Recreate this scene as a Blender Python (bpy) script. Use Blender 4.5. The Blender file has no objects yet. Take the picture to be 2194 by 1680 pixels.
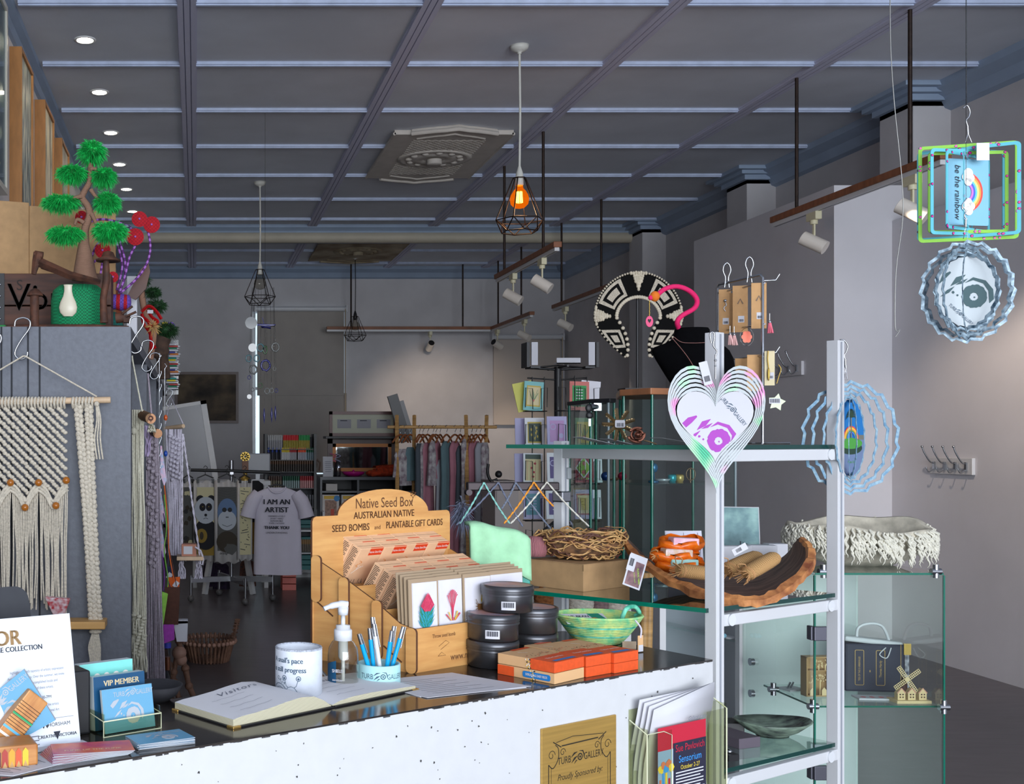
import bpy, math, random
from mathutils import Vector, Matrix
random.seed(7)
PI = math.pi
S = bpy.context.scene
COL = S.collection
F = 2400.0; VX = 420.0; VY = 945.0; H = 1.40          # focal in pixels, vanishing point, eye height
# ---------------- camera
cam = bpy.data.cameras.new('camera'); co = bpy.data.objects.new('camera', cam); COL.objects.link(co)
co.location = (0, 0, H); co.rotation_euler = (PI/2, 0, 0)
cam.sensor_width = 36; cam.sensor_fit = 'HORIZONTAL'; cam.lens = 36*F/2194
cam.shift_x = (1097-VX)/2194; cam.shift_y = (VY-840)/2194
cam.clip_start = .05; cam.clip_end = 200
S.camera = co
# ---------------- world, exposure
S.view_settings.view_transform = 'Standard'; S.view_settings.look = 'None'
S.view_settings.gamma = 1; S.view_settings.use_curve_mapping = False
S.view_settings.exposure = 0.0
w = bpy.data.worlds.new('world'); S.world = w; w.use_nodes = True
bg = w.node_tree.nodes['Background']; bg.inputs[0].default_value = (.72, .82, 1, 1); bg.inputs[1].default_value = 1.5
def light(kind, name, loc, rot, energy, color, **k):
    l = bpy.data.lights.new(name, kind); l.energy = energy; l.color = color
    for a, b in k.items(): setattr(l, a, b)
    o = bpy.data.objects.new(name, l); COL.objects.link(o); o.location = loc; o.rotation_euler = rot
    return o
# daylight entering through the shop front behind the camera
light('AREA', 'shopfront_daylight', (2.0, -4.9, 1.85), (PI/2, 0, 0), 640, (.90, .95, 1), shape='RECTANGLE', size=6.4, size_y=3.2)
# ---------------- helpers
def P(px, py, Y): return Vector(((px-VX)*Y/F, Y, H-(py-VY)*Y/F))      # a pixel at a known distance
def G(px, py, z): return P(px, py, (H-z)*F/(py-VY))                    # a pixel on a known height
def lin(c):
    c = c/255
    return c/12.92 if c <= .04045 else ((c+.055)/1.055)**2.4
def rgb(c): return (lin(c[0]), lin(c[1]), lin(c[2]), 1)
MATS = {}
def mat(name, c, rough=.6, metal=0, noise=0, scale=20, bump=0, c2=None, emit=0, spec=.5, tex='noise', stretch=(1,1,1), alpha=None, trans=0, sheen=0, detail=4):
    if name in MATS: return MATS[name]
    m = bpy.data.materials.new(name); m.use_nodes = True; MATS[name] = m
    nt = m.node_tree; b = nt.nodes['Principled BSDF']; L = nt.links
    b.inputs['Base Color'].default_value = rgb(c); b.inputs['Roughness'].default_value = rough
    b.inputs['Metallic'].default_value = metal; b.inputs['Specular IOR Level'].default_value = spec
    if trans: b.inputs['Transmission Weight'].default_value = trans
    if sheen: b.inputs['Sheen Weight'].default_value = sheen
    if alpha is not None: b.inputs['Alpha'].default_value = alpha
    if emit:
        b.inputs['Emission Color'].default_value = rgb(c); b.inputs['Emission Strength'].default_value = emit
    if noise or bump:
        tc = nt.nodes.new('ShaderNodeTexCoord'); mp = nt.nodes.new('ShaderNodeMapping')
        mp.inputs['Scale'].default_value = stretch; L.new(tc.outputs['Object'], mp.inputs['Vector'])
        if tex == 'voronoi':
            n = nt.nodes.new('ShaderNodeTexVoronoi'); fac = n.outputs['Distance']
        elif tex == 'wave':
            n = nt.nodes.new('ShaderNodeTexWave'); fac = n.outputs['Fac']; n.inputs['Distortion'].default_value = 3
        elif tex == 'checker':
            n = nt.nodes.new('ShaderNodeTexChecker'); fac = n.outputs['Fac']
        elif tex == 'bands':
            n = nt.nodes.new('ShaderNodeTexWave'); n.bands_direction = 'Z'; fac = n.outputs['Fac']; n.inputs['Distortion'].default_value = 0
        else:
            n = nt.nodes.new('ShaderNodeTexNoise'); fac = n.outputs['Fac']; n.inputs['Detail'].default_value = detail
        n.inputs['Scale'].default_value = scale
        L.new(mp.outputs['Vector'], n.inputs['Vector'])
        if noise:
            r = nt.nodes.new('ShaderNodeValToRGB'); e = r.color_ramp.elements
            lo = .5-.5/max(1, noise*4) if tex == 'noise' else 0
            e[0].position = .32 if tex == 'noise' else .1; e[1].position = .68 if tex == 'noise' else .8
            k = 1-noise
            e[0].color = rgb(c2) if c2 else rgb(tuple(x*k for x in c)); e[1].color = rgb(c)
            L.new(fac, r.inputs['Fac']); L.new(r.outputs['Color'], b.inputs['Base Color'])
        if bump:
            bp = nt.nodes.new('ShaderNodeBump'); bp.inputs['Strength'].default_value = bump; bp.inputs['Distance'].default_value = .01
            L.new(fac, bp.inputs['Height']); L.new(bp.outputs['Normal'], b.inputs['Normal'])
    return m
def glassmat(name, tint=(240, 250, 247), rough=0.02, refl=1.0):
    if name in MATS: return MATS[name]
    m = bpy.data.materials.new(name); m.use_nodes = True; MATS[name] = m; nt = m.node_tree
    nt.nodes.remove(nt.nodes['Principled BSDF']); out = nt.nodes['Material Output']
    t = nt.nodes.new('ShaderNodeBsdfTransparent'); t.inputs[0].default_value = rgb(tint)
    g = nt.nodes.new('ShaderNodeBsdfGlossy'); g.inputs['Roughness'].default_value = rough
    f = nt.nodes.new('ShaderNodeFresnel'); f.inputs[0].default_value = 1.45
    mu = nt.nodes.new('ShaderNodeMath'); mu.operation = 'MULTIPLY'; mu.inputs[1].default_value = refl; mu.use_clamp = True
    x = nt.nodes.new('ShaderNodeMixShader'); L = nt.links
    ge = nt.nodes.new('ShaderNodeNewGeometry'); iv = nt.nodes.new('ShaderNodeMath'); iv.operation = 'SUBTRACT'; iv.inputs[0].default_value = 1
    m2 = nt.nodes.new('ShaderNodeMath'); m2.operation = 'MULTIPLY'; L.new(ge.outputs['Backfacing'], iv.inputs[1]); L.new(iv.outputs[0], m2.inputs[1])
    L.new(f.outputs[0], mu.inputs[0]); L.new(mu.outputs[0], m2.inputs[0]); L.new(m2.outputs[0], x.inputs[0]); L.new(t.outputs[0], x.inputs[1]); L.new(g.outputs[0], x.inputs[2])
    L.new(x.outputs[0], out.inputs['Surface'])
    return m
_tc = {}
def textmesh(s, shear=0, sp=1.0):
    key = (s, shear, sp)
    if key not in _tc:
        cu = bpy.data.curves.new('t', 'FONT'); cu.body = s; cu.size = 1; cu.align_x = 'CENTER'; cu.align_y = 'CENTER'; cu.shear = shear
        cu.space_character = sp; cu.resolution_u = 3
        o = bpy.data.objects.new('t', cu); COL.objects.link(o)
        bpy.context.view_layer.update()
        me = bpy.data.meshes.new_from_object(o.evaluated_get(bpy.context.evaluated_depsgraph_get()))
        _tc[key] = ([v.co.copy() for v in me.vertices], [list(p.vertices) for p in me.polygons])
        bpy.data.objects.remove(o); bpy.data.curves.remove(cu); bpy.data.meshes.remove(me)
    return _tc[key]
def frame(o, x, y):                                   # matrix: origin, local x and y axes
    x = Vector(x).normalized(); z = x.cross(Vector(y)).normalized(); y = z.cross(x)
    return Matrix(((x.x, y.x, z.x, o[0]), (x.y, y.y, z.y, o[1]), (x.z, y.z, z.z, o[2]), (0, 0, 0, 1)))
def FR(o): return frame(o, (1, 0, 0), (0, 0, 1))      # upright, facing local -y
def UP(o): return Matrix.Translation(o)
class B:
    def __init__(s, T=None): s.v = []; s.f = []; s.mi = []; s.sm = []; s.T = T or Matrix()
    def add(s, vs, fs, m=0, sm=False):
        o = len(s.v); s.v += [s.T @ Vector(p) for p in vs]
        for f in fs: s.f.append([i+o for i in f]); s.mi.append(m); s.sm.append(sm)
        return s
    def box(s, c, d, m=0, rz=0, R=None):
        Mx = R or Matrix.Rotation(rz, 3, 'Z'); c = Vector(c)
        vs = [c + Mx @ Vector((x*d[0]/2, y*d[1]/2, z*d[2]/2)) for z in (-1, 1) for y in (-1, 1) for x in (-1, 1)]
        return s.add(vs, [(0,2,3,1), (4,5,7,6), (0,1,5,4), (2,6,7,3), (0,4,6,2), (1,3,7,5)], m)
    def b2(s, lo, hi, m=0):
        return s.box([(a+b)/2 for a, b in zip(lo, hi)], [b-a for a, b in zip(lo, hi)], m)
    def tube(s, pts, r, n=6, m=0, closed=False, caps=True, sm=True):
        pts = [Vector(p) for p in pts]; k = len(pts); R = r if isinstance(r, (list, tuple)) else [r]*k
        vs = []; fs = []; nrm = None
        for i in range(k):
            if closed: t = pts[(i+1) % k]-pts[i-1]
            else: t = pts[min(i+1, k-1)]-pts[max(i-1, 0)]
            if t.length < 1e-9: t = Vector((0, 0, 1))
            t.normalize()
            if nrm is None:
                a = Vector((0, 0, 1)) if abs(t.z) < .9 else Vector((1, 0, 0)); nrm = a.cross(t).normalized()
            nrm = nrm - t*nrm.dot(t)
            if nrm.length < 1e-6: nrm = Vector((1, 0, 0)).cross(t)
            nrm.normalize(); bn = t.cross(nrm)
            for j in range(n):
                a = 2*PI*j/n; vs.append(pts[i] + (nrm*math.cos(a)+bn*math.sin(a))*R[i])
        for i in range(k if closed else k-1):
            q = (i+1) % k
            for j in range(n): fs.append((i*n+j, i*n+(j+1) % n, q*n+(j+1) % n, q*n+j))
        s.add(vs, fs, m, sm)
        if caps and not closed:
            s.add(vs[:n], [tuple(range(n-1, -1, -1))], m); s.add(vs[-n:], [tuple(range(n))], m)
        return s
    def cyl(s, a, b, r, r2=None, n=16, m=0): return s.tube([a, b], [r, r if r2 is None else r2], n, m)
    def lathe(s, prof, c=(0,0,0), n=24, m=0, sm=True, sx=1, sy=1):
        vs = []; fs = []; k = len(prof)
        for r, z in prof:
            for j in range(n): a = 2*PI*j/n; vs.append((c[0]+r*math.cos(a)*sx, c[1]+r*math.sin(a)*sy, c[2]+z))
        for i in range(k-1):
            for j in range(n): fs.append((i*n+j, i*n+(j+1) % n, (i+1)*n+(j+1) % n, (i+1)*n+j))
        s.add(vs, fs, m, sm)
        if prof[0][0] > 1e-6: s.add(vs[:n], [tuple(range(n-1, -1, -1))], m)
        if prof[-1][0] > 1e-6: s.add(vs[-n:], [tuple(range(n))], m)
        return s
    def ball(s, c, r, n=12, k=8, m=0):
        if not isinstance(r, (list, tuple)): r = (r, r, r)
        vs = [(c[0]+r[0]*math.sin(PI*i/k)*math.cos(2*PI*j/n), c[1]+r[1]*math.sin(PI*i/k)*math.sin(2*PI*j/n), c[2]+r[2]*math.cos(PI*i/k)) for i in range(k+1) for j in range(n)]
        return s.add(vs, [((i+1)*n+j, (i+1)*n+(j+1) % n, i*n+(j+1) % n, i*n+j) for i in range(k) for j in range(n)], m, True)
    def prism(s, poly, z0=0, z1=.001, m=0, ms=None):
        n = len(poly); vs = [(x, y, z0) for x, y in poly]+[(x, y, z1) for x, y in poly]
        s.add(vs, [tuple(range(n, 2*n))], m); s.add(vs, [tuple(range(n-1, -1, -1))]+[(i, (i+1) % n, n+(i+1) % n, n+i) for i in range(n)], m if ms is None else ms)
        return s
    def ring(s, out, inn, z0=0, z1=.001, m=0):
        n = len(out); vs = [(x, y, z) for z in (z0, z1) for q in (out, inn) for x, y in q]; fs = []
        for i in range(n):
            j = (i+1) % n
            fs += [(2*n+i, 2*n+j, 3*n+j, 3*n+i), (j, i, n+i, n+j), (i, j, 2*n+j, 2*n+i), (n+j, n+i, 3*n+i, 3*n+j)]
        return s.add(vs, fs, m)
    def quad(s, a, b, c, d, m=0): return s.add([a, b, c, d], [(0, 1, 2, 3)], m)
    def disc(s, c, r, z=0, n=24, m=0, sx=1): return s.add([(c[0]+r*sx*math.cos(2*PI*i/n), c[1]+r*math.sin(2*PI*i/n), z) for i in range(n)], [tuple(range(n))], m)
    def rect(s, x0, y0, x1, y1, z=0, m=0): return s.quad((x0, y0, z), (x1, y0, z), (x1, y1, z), (x0, y1, z), m)
    def blob(s, c, r, z=0, n=14, m=0, j=.25, sx=1, rnd=None):
        rr = rnd or random
        return s.add([(c[0]+sx*r*(1+rr.uniform(-j, j))*math.cos(2*PI*i/n), c[1]+r*(1+rr.uniform(-j, j))*math.sin(2*PI*i/n), z) for i in range(n)], [tuple(range(n))], m)
    def stroke(s, pts, w, z=0, m=0):                  # a flat ribbon drawn along 2D points
        pts = [Vector((p[0], p[1], 0)) for p in pts]; vs = []; k = len(pts)
        W = w if isinstance(w, (list, tuple)) else [w]*k
        for i in range(k):
            t = pts[min(i+1, k-1)]-pts[max(i-1, 0)]; t.normalize(); q = Vector((-t.y, t.x, 0))*W[i]/2
            a = pts[i]+q; b = pts[i]-q; vs += [(a.x, a.y, z), (b.x, b.y, z)]
        return s.add(vs, [(2*i+1, 2*i+3, 2*i+2, 2*i) for i in range(k-1)], m)
    def text(s, t, size, x=0, y=0, z=.0004, m=0, rot=0, shear=0, sx=1, sp=1.0, bold=0):
        vs, fs = textmesh(t, shear, sp); c, q = math.cos(rot), math.sin(rot)
        for dx in ((0,) if not bold else (-bold, 0, bold)):
            s.add([(x+((v.x*sx)*c-v.y*q)*size+dx, y+((v.x*sx)*q+v.y*c)*size, z+abs(dx)*.01) for v in vs], fs, m)
        return s
    def build(s, name, mats, parent=None, bev=0, sub=0, loc=None):
        me = bpy.data.meshes.new(name); me.from_pydata([tuple(v) for v in s.v], [], s.f); me.update()
        me.polygons.foreach_set('material_index', s.mi); me.polygons.foreach_set('use_smooth', s.sm)
        for m in (mats if isinstance(mats, (list, tuple)) else [mats]): me.materials.append(m)
        o = bpy.data.objects.new(name, me); COL.objects.link(o)
        if parent: o.parent = parent
        if loc is not None: o.location = loc
        if bev:
            b = o.modifiers.new('b', 'BEVEL'); b.width = bev; b.segments = 2; b.limit_method = 'ANGLE'; b.angle_limit = .6
        if sub: b = o.modifiers.new('s', 'SUBSURF'); b.levels = sub; b.render_levels = sub
        return o
def tag(o, label, cat, group=None, kind=None):
    o['label'] = label; o['category'] = cat
    if group: o['group'] = group
    if kind: o['kind'] = kind
    return o
def thing(name, label, cat, loc=(0,0,0), rz=0, group=None, rot=None):
    o = bpy.data.objects.new(name, None); COL.objects.link(o); o.empty_display_size = .05
    o.location = loc; o.rotation_euler = rot or (0, 0, rz)
    return tag(o, label, cat, group)
def kids(o): return [c for c in bpy.data.objects if c.parent == o]
def dup(o, loc, rz=None, label=None, group=None, parent=None, scale=None):
    c = o.copy(); COL.objects.link(c)
    if parent is not None: c.parent = parent
    if loc is not None: c.location = loc
    if rz is not None: c.rotation_euler = (0, 0, rz) if not isinstance(rz, tuple) else rz
    if scale: c.scale = scale
    if label: c['label'] = label
    if group: c['group'] = group
    for k in kids(o): dup(k, None, parent=c)
    return c
def struct(name, b, mats, bev=0):
    o = b.build(name, mats, bev=bev); o['kind'] = 'structure'; return o
def bez(pts, n=8):                                    # catmull-rom through points
    pts = [Vector(p) if len(p) == 3 else Vector((p[0], p[1], 0)) for p in pts]; out = []
    for i in range(len(pts)-1):
        p0 = pts[max(i-1, 0)]; p1 = pts[i]; p2 = pts[i+1]; p3 = pts[min(i+2, len(pts)-1)]
        for k in range(n):
            t = k/n; out.append(.5*((2*p1)+(p2-p0)*t+(2*p0-5*p1+4*p2-p3)*t*t+(3*p1-p0-3*p2+p3)*t**3))
    out.append(pts[-1]); return out
def rrect(x0, y0, x1, y1, r, n=4):
    o = []
    for cx, cy, a in ((x1-r, y0+r, -PI/2), (x1-r, y1-r, 0), (x0+r, y1-r, PI/2), (x0+r, y0+r, PI)):
        for i in range(n+1): t = a+PI/2*i/n; o.append((cx+r*math.cos(t), cy+r*math.sin(t)))
    return o
# the eye-and-swoosh emblem with its lettering, width about 1 in local units
def logo(b, w, x=0, y=0, z=.0004, m=0, rot=0, full=True):
    T0 = b.T.copy(); b.T = b.T @ Matrix.Translation((x, y, z)) @ Matrix.Rotation(rot, 4, 'Z') @ Matrix.Scale(w, 4)
    if full: b.text('TURB', .15, -.345, 0, 0, m, sx=.78); b.text('GALLERY', .15, .305, 0, 0, m, sx=.72)
    n = 20
    b.ring([(.0+.055*math.cos(2*PI*i/n), .01+.055*math.sin(2*PI*i/n)) for i in range(n)], [(.0+.036*math.cos(2*PI*i/n), .01+.036*math.sin(2*PI*i/n)) for i in range(n)], 0, .0005, m)
    b.disc((0, .01), .018, .0005, m=m)
    b.stroke([(-.02, .10), (.06, .09), (.085, .04), (.08, -.01)], [.004, .022, .02, .004], .0003, m)
    b.stroke([(-.20, .02), (-.13, .075), (-.06, .09)], [.004, .03, .006], .0002, m)
    b.stroke([(-.19, -.06), (-.12, 0), (-.06, .03)], [.004, .035, .006], .0003, m)
    b.stroke([(-.13, -.08), (-.09, -.04), (-.06, -.03)], [.004, .02, .004], .0002, m)
    b.T = T0; return b
def eyeart(b, r, x=0, y=0, z=.0005, m=0, mw=None, rnd=None):   # the large broken-brush eye
    rnd = rnd or random.Random(3); n = 40
    o = [(x+r*(1+.05*rnd.uniform(-1, 1))*math.cos(2*PI*i/n), y+r*(1+.05*rnd.uniform(-1, 1))*math.sin(2*PI*i/n)) for i in range(n)]
    q = [(x+r*.34*(1+.12*rnd.uniform(-1, 1))*math.cos(2*PI*i/n)-r*.05, y-r*.05+r*.34*(1+.12*rnd.uniform(-1, 1))*math.sin(2*PI*i/n)) for i in range(n)]
    b.ring(o, q, z, z+.0003, m)
    b.blob((x, y-.1*r), .07*r, z+.0002, m=m)
    b.stroke([(x-.75*r, y+1.15*r), (x-.1*r, y+1.5*r), (x+.8*r, y+1.2*r), (x+1.3*r, y+.5*r), (x+1.35*r, y-.25*r), (x+1.2*r, y-.6*r)], [.02*r, .25*r, .32*r, .4*r, .4*r, .02*r], z, m)
    b.stroke([(x-1.9*r, y+.9*r), (x-1.3*r, y+1.45*r), (x-.7*r, y+1.85*r)], [.02*r, .5*r, .02*r], z, m)
    b.stroke([(x-1.5*r, y+1.0*r), (x-1.0*r, y+1.2*r), (x-.55*r, y+1.5*r)], [.02*r, .25*r, .02*r], z+.0002, m)
    b.stroke([(x-2.7*r, y-.0*r), (x-2.1*r, y+.45*r), (x-1.6*r, y+.85*r)], [.02*r, .28*r, .02*r], z, m)
    b.stroke([(x-3*r, y+1.3*r), (x-2.5*r, y+1.75*r), (x-1.9*r, y+2.1*r)], [.5*r, .55*r, .15*r], z, m)
    b.blob((x-1.7*r, y+.35*r), .12*r, z, m=m); b.blob((x-1.35*r, y+.1*r), .09*r, z, m=m)
    return b
def barcode(b, x0, y0, x1, y1, z, m, rnd=random):
    x = x0
    while x < x1:
        w = rnd.choice((.02, .035, .05))*(x1-x0); b.rect(x, y0, min(x+w, x1), y1, z, m); x += w+rnd.choice((.02, .04))*(x1-x0)
# common materials
white = mat('white_paint', (214, 214, 216), .45, noise=.04, scale=6)
wallm = mat('wall_paint', (200, 198, 201), .75, noise=.05, scale=3, bump=.03)
panelm = mat('panel_paint', (220, 218, 223), .7, noise=.04, scale=2)
black = mat('black_metal', (20, 20, 22), .4)
blackp = mat('black_plastic', (28, 28, 31), .45)
chrome = mat('chrome', (176, 179, 184), .24, 1)
paper = mat('paper', (200, 200, 206), .7)
ink = mat('ink', (30, 34, 48), .7)
greyink = mat('grey_ink', (110, 115, 130), .7)
pine = mat('pine', (205, 160, 100), .5, noise=.22, scale=6, stretch=(1, 1, 12), bump=.02)
card = mat('cardboard', (176, 140, 98), .8, noise=.08, scale=30)
glass = glassmat('clear_glass', (244, 251, 249))
gedge = mat('glass_edge', (0, 104, 84), .15, spec=.7)
cotton = mat('cotton_cord', (214, 204, 186), .9, noise=.15, scale=160, bump=.35)
whitepl = mat('white_plastic', (212, 214, 218), .35)
brown = mat('dark_wood', (86, 48, 34), .5, noise=.25, scale=8, stretch=(1, 1, 8))
# ================= SETTING =================
CZ = 3.75; DZ = CZ-H; YB = 15.2; XL = -1.05; XR = 5.0
ceilm = mat('ceiling_paint', (212, 218, 229), .7, noise=.06, scale=2)
battm = mat('batten_paint', (190, 202, 228), .6, noise=.08, scale=12)
corn = mat('cornice_paint', (150, 168, 192), .6, noise=.05, scale=5)
floorm = mat('floor_vinyl', (90, 84, 88), .3, noise=.16, scale=5, bump=.02, stretch=(1, 4, 1))
struct('floor', B().b2((-5, -5, -.1), (7, YB+.3, 0)), floorm)
struct('ceiling', B().b2((-5, -5, CZ), (7, YB+.3, CZ+.1)), ceilm)
struct('wall_left', B().b2((XL-.2, -5, 0), (XL, YB, CZ)), wallm)
# back wall with the window opening behind the left blind
wx0, wx1 = P(541, 0, YB).x, P(738, 0, YB).x; wz0 = .95; wz1 = P(0, 668, YB).z
b = B(); b.b2((XL-.2, YB, 0), (wx0, YB+.2, CZ)); b.b2((wx1, YB, 0), (XR+.2, YB+.2, CZ)); b.b2((wx0, YB, wz1), (wx1, YB+.2, CZ)); b.b2((wx0, YB, 0), (wx1, YB+.2, wz0))
struct('wall_back', b, wallm)
w1 = struct('window_1', B().b2((wx0-.02, YB+.16, wz0), (wx0+.05, YB+.2, wz1)).b2((wx1-.05, YB+.16, wz0), (wx1, YB+.2, wz1)).b2((wx0, YB+.17, 2.1), (wx1, YB+.19, 2.14)), white)
B().b2((wx0, YB+.178, wz0), (wx1, YB+.182, wz1)).build('window_pane', glass, w1)
# right wall with pilasters
b = B(); b.b2((XR, -5, 0), (XR+.2, YB+.2, CZ))
for y in (5.25, 7.42, 9.66, 11.92): b.b2((XR-.25, y, 0), (XR+.01, y+.36, CZ))
struct('wall_right', b, wallm)
# freestanding gallery panels along the right wall
X1, X2 = 4.68, 4.29; YR = X2*F/1367
struct('trim_1', B().b2((X1, 1.5, 0), (X1+.12, YR, 2.88)), panelm)
struct('trim_2', B().b2((X2, YR, 0), (X1+.12, 9.65, 3.12)), panelm)
# beam, cornices, battens
BY = 12.26
struct('trim_3', B().b2((XL, BY, CZ-.14), (XR-.12, BY+.28, CZ)), corn)
beam = mat('beam_paint', (186, 178, 160), .6, noise=.05, scale=4)
struct('trim_4', B().tube([(XL, BY-.01, 3.625), (4.83, BY-.01, 3.625)], .06, 14), beam)
def cornice(p, q, dirn, name, c=.13):
    p = Vector(p); q = Vector(q); d = Vector(dirn)
    pr = [(0, 0), (c, 0), (c*.9, .25*c), (c*.45, .5*c), (.25*c, .9*c), (0, c)]
    vs = []
    for e in (p, q):
        for a, z in pr: vs.append(e+d*a-Vector((0, 0, z)))
    n = len(pr); struct(name, B().add(vs, [(i, (i+1) % n, n+(i+1) % n, n+i) for i in range(n)]+[tuple(range(n)), tuple(range(2*n-1, n-1, -1))]), corn)
cornice((XL, -5, CZ), (XL, BY, CZ), (1, 0, 0), 'trim_5', .08)
cornice((XL, BY+.28, CZ), (XL, YB, CZ), (1, 0, 0), 'trim_6', .08)
cornice((XL, YB, CZ), (XR, YB, CZ), (0, -1, 0), 'trim_7', .15)
cornice((XR, -5, CZ), (XR, YB, CZ), (-1, 0, 0), 'trim_8', .16)
cornice((XL, BY, CZ), (XR, BY, CZ), (0, -1, 0), 'trim_9', .12)
b = B()
for y in (5.25, 7.42, 9.66, 11.92):
    x0 = XR-.25
    for k, (g, h) in enumerate(((.0, .13), (.035, .10), (.08, .06), (.13, .03))): b.b2((x0-g, y-g, CZ-h), (XR, y+.36+g, CZ-h+.05))
struct('trim_10', b, corn)
b = B(); yb0 = DZ*F/811; d = .97
for i in range(-9, 10):
    y = yb0+i*d
    if BY-.2 < y < BY+.35 or y > YB-.2 or y < -4: continue
    xs = [XL+.05]+[-.05+1.31*k for k in range(5)]+[XR-.12]
    for a, c in zip(xs, xs[1:]):
        if c-a > .2: b.b2((a+.05, y-.022, CZ-.018), (c-.05, y+.022, CZ+.01)); b.b2((a+.05, y-.010, CZ-.026), (c-.05, y+.010, CZ))
struct('trim_11', b, battm)
b = B()
for k in range(5):
    x = -.05+1.31*k
    for dx in (-.036, 0, .036): b.b2((x+dx-.015, -4.9, CZ-.024), (x+dx+.015, YB, CZ+.01))
    b.b2((x-.055, -4.9, CZ-.012), (x+.055, YB, CZ+.01))
struct('trim_12', b, mat('long_batten_paint', (196, 198, 220), .7))
# right second window, covered by its own blind (see blinds)
# warm spot light pools
warm = (1, .80, .62)
def spot(name, loc, tgt, e, size=60, blend=.8, col=warm):
    o = light('SPOT', name, loc, (0, 0, 0), e, col, spot_size=math.radians(size), spot_blend=blend, shadow_soft_size=.03)
    o.rotation_euler = (Vector(tgt)-Vector(loc)).to_track_quat('-Z', 'Y').to_euler(); return o
spot('spot_beam', P(930, 735, 13.6), P(948, 960, YB), 46, 95)
spot('spot_beam', P(1062, 730, 13.6), P(1130, 1010, YB), 42, 45)
spot('spot_beam', P(1935, 440, 5.9), (X1, 6.5, 1.35), 50, 75)
spot('spot_beam', P(1205, 690, 11.9), (XR, 12.8, 1.3), 55, 35)
# ================= CEILING FITTINGS =================
glow = mat('downlight_glow', (255, 250, 240), emit=14)
ringm = mat('downlight_ring', (230, 230, 230), .4)
for i, px in enumerate((6.56, 7.54, 8.53, 9.51, 10.45, 11.46)):
    t = thing('downlight', 'lit recessed downlight, %s from the front in the row above the left wall' % ('first', 'second', 'third', 'fourth', 'fifth', 'sixth')[i], 'downlight', (-.65, px, CZ), group='downlights along the left wall')
    B().lathe([(.065, 0), (.065, -.004), (.05, -.006), (.048, 0)]).build('trim_ring', ringm, t)
    B().lathe([(.001, -.002), (.047, -.002)]).build('lamp', glow, t)
    spot('downlight_beam', (-.65, px, CZ-.02), (-.65, px, 0), 14, 85, 1, (1, .93, .82))
cordm = mat('white_cord', (205, 204, 196), .5)
cagem = mat('cage_wire', (34, 22, 18), .4, .6)
bulbglass = glassmat('bulb_glass', (225, 222, 215), .02, 1.5)
amber = mat('amber_bulb', (255, 116, 10), .3, emit=1.0); filam = mat('filament', (255, 214, 130), emit=30)
def pendant(px, top, bot, Y, label, lit=False, cordmat=cordm, dark=False):
    rr = .14; X = (px-VX)*Y/F; zc = H-(top-VY)*Y/F; zb = H-(bot-VY)*Y/F; h = zc-zb
    t = thing('pendant_light', label, 'lamp', (X, Y, CZ))
    B().lathe([(.001, 0), (.055, 0), (.05, -.02), (.03, -.035), (.012, -.04), (.012, -.05)]).build('ceiling_rose', cordm, t)
    B().tube([(0, 0, -.04), (.004, 0, (zc-CZ)/2), (0, 0, zc-CZ+.05)], .007, 6).build('cord', cordmat, t)
    zt = zc-CZ
    B().lathe([(.008, .07), (.02, .03), (.024, .0), (.024, -.04), (.018, -.045)], (0, 0, zt), 16).build('lamp_holder', blackp if dark else cordm, t)
    b = B(); n = 6; z0 = zt; z1 = zt-h*.78; z2 = zt-h
    a = [(.038*math.cos(2*PI*i/n), .038*math.sin(2*PI*i/n), z0) for i in range(n)]
    c = [(rr*math.cos(2*PI*i/n), rr*math.sin(2*PI*i/n), z1) for i in range(n)]
    e = [(rr*.75*math.cos(2*PI*(i+.5)/n), rr*.75*math.sin(2*PI*(i+.5)/n), z2) for i in range(n)]
    for i in range(n):
        j = (i+1) % n
        for p, q in ((a[i], a[j]), (a[i], c[i]), (c[i], c[j]), (c[i], e[i]), (c[j], e[i]), (e[i], e[j])): b.tube([p, q], .0036, 5)
    b.build('wire_cage', cagem, t)
    z = zt-.10
    prof = [(.02, .06), (.022, .04), (.035, .025), (.05, 0), (.056, -.025), (.05, -.055), (.03, -.075), (.001, -.082)]
    g = B().lathe(prof, (0, 0, z+.0), 20).build('bulb', amberg if lit else bulbglass, t)
    if lit:
        f = B()
        for i in range(8):
            a0 = 2*PI*i/8; a1 = a0+2*PI/8; f.tube([(.014*math.cos(a0), .014*math.sin(a0), z+.02), (.018*math.cos(a0), .018*math.sin(a0), z-.045), (.018*math.cos(a1), .018*math.sin(a1), z-.045), (.014*math.cos(a1), .014*math.sin(a1), z+.02)], .0028, 5)
        f.build('filament', filam, g)
        light('POINT', 'bulb_light', (X, Y, CZ+z-.1), (0, 0, 0), 5, (1, .6, .3), shadow_soft_size=.05)
amberg = bpy.data.materials.new('amber_glass'); amberg.use_nodes = True
_n = amberg.node_tree; _n.nodes.remove(_n.nodes['Principled BSDF'])
_t = _n.nodes.new('ShaderNodeBsdfTransparent'); _t.inputs[0].default_value = rgb((255, 200, 120)); _e = _n.nodes.new('ShaderNodeEmission'); _e.inputs[0].default_value = rgb((255, 120, 10)); _e.inputs[1].default_value = .9
_x = _n.nodes.new('ShaderNodeMixShader'); _x.inputs[0].default_value = .6
_n.links.new(_t.outputs[0], _x.inputs[1]); _n.links.new(_e.outputs[0], _x.inputs[2]); _n.links.new(_x.outputs[0], _n.nodes['Material Output'].inputs['Surface'])
pendant(1113, 382, 497, 6.66, 'black wire cage pendant with a glowing amber bulb', True)
pendant(557, 578, 652, 10.16, 'unlit black wire cage pendant on a white cord, high on the left')
pendant(761, 678, 730, 14.2, 'small distant unlit wire cage pendant in front of the back wall', cordmat=glassmat('clear_cord', (180, 180, 180)), dark=True)
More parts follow.
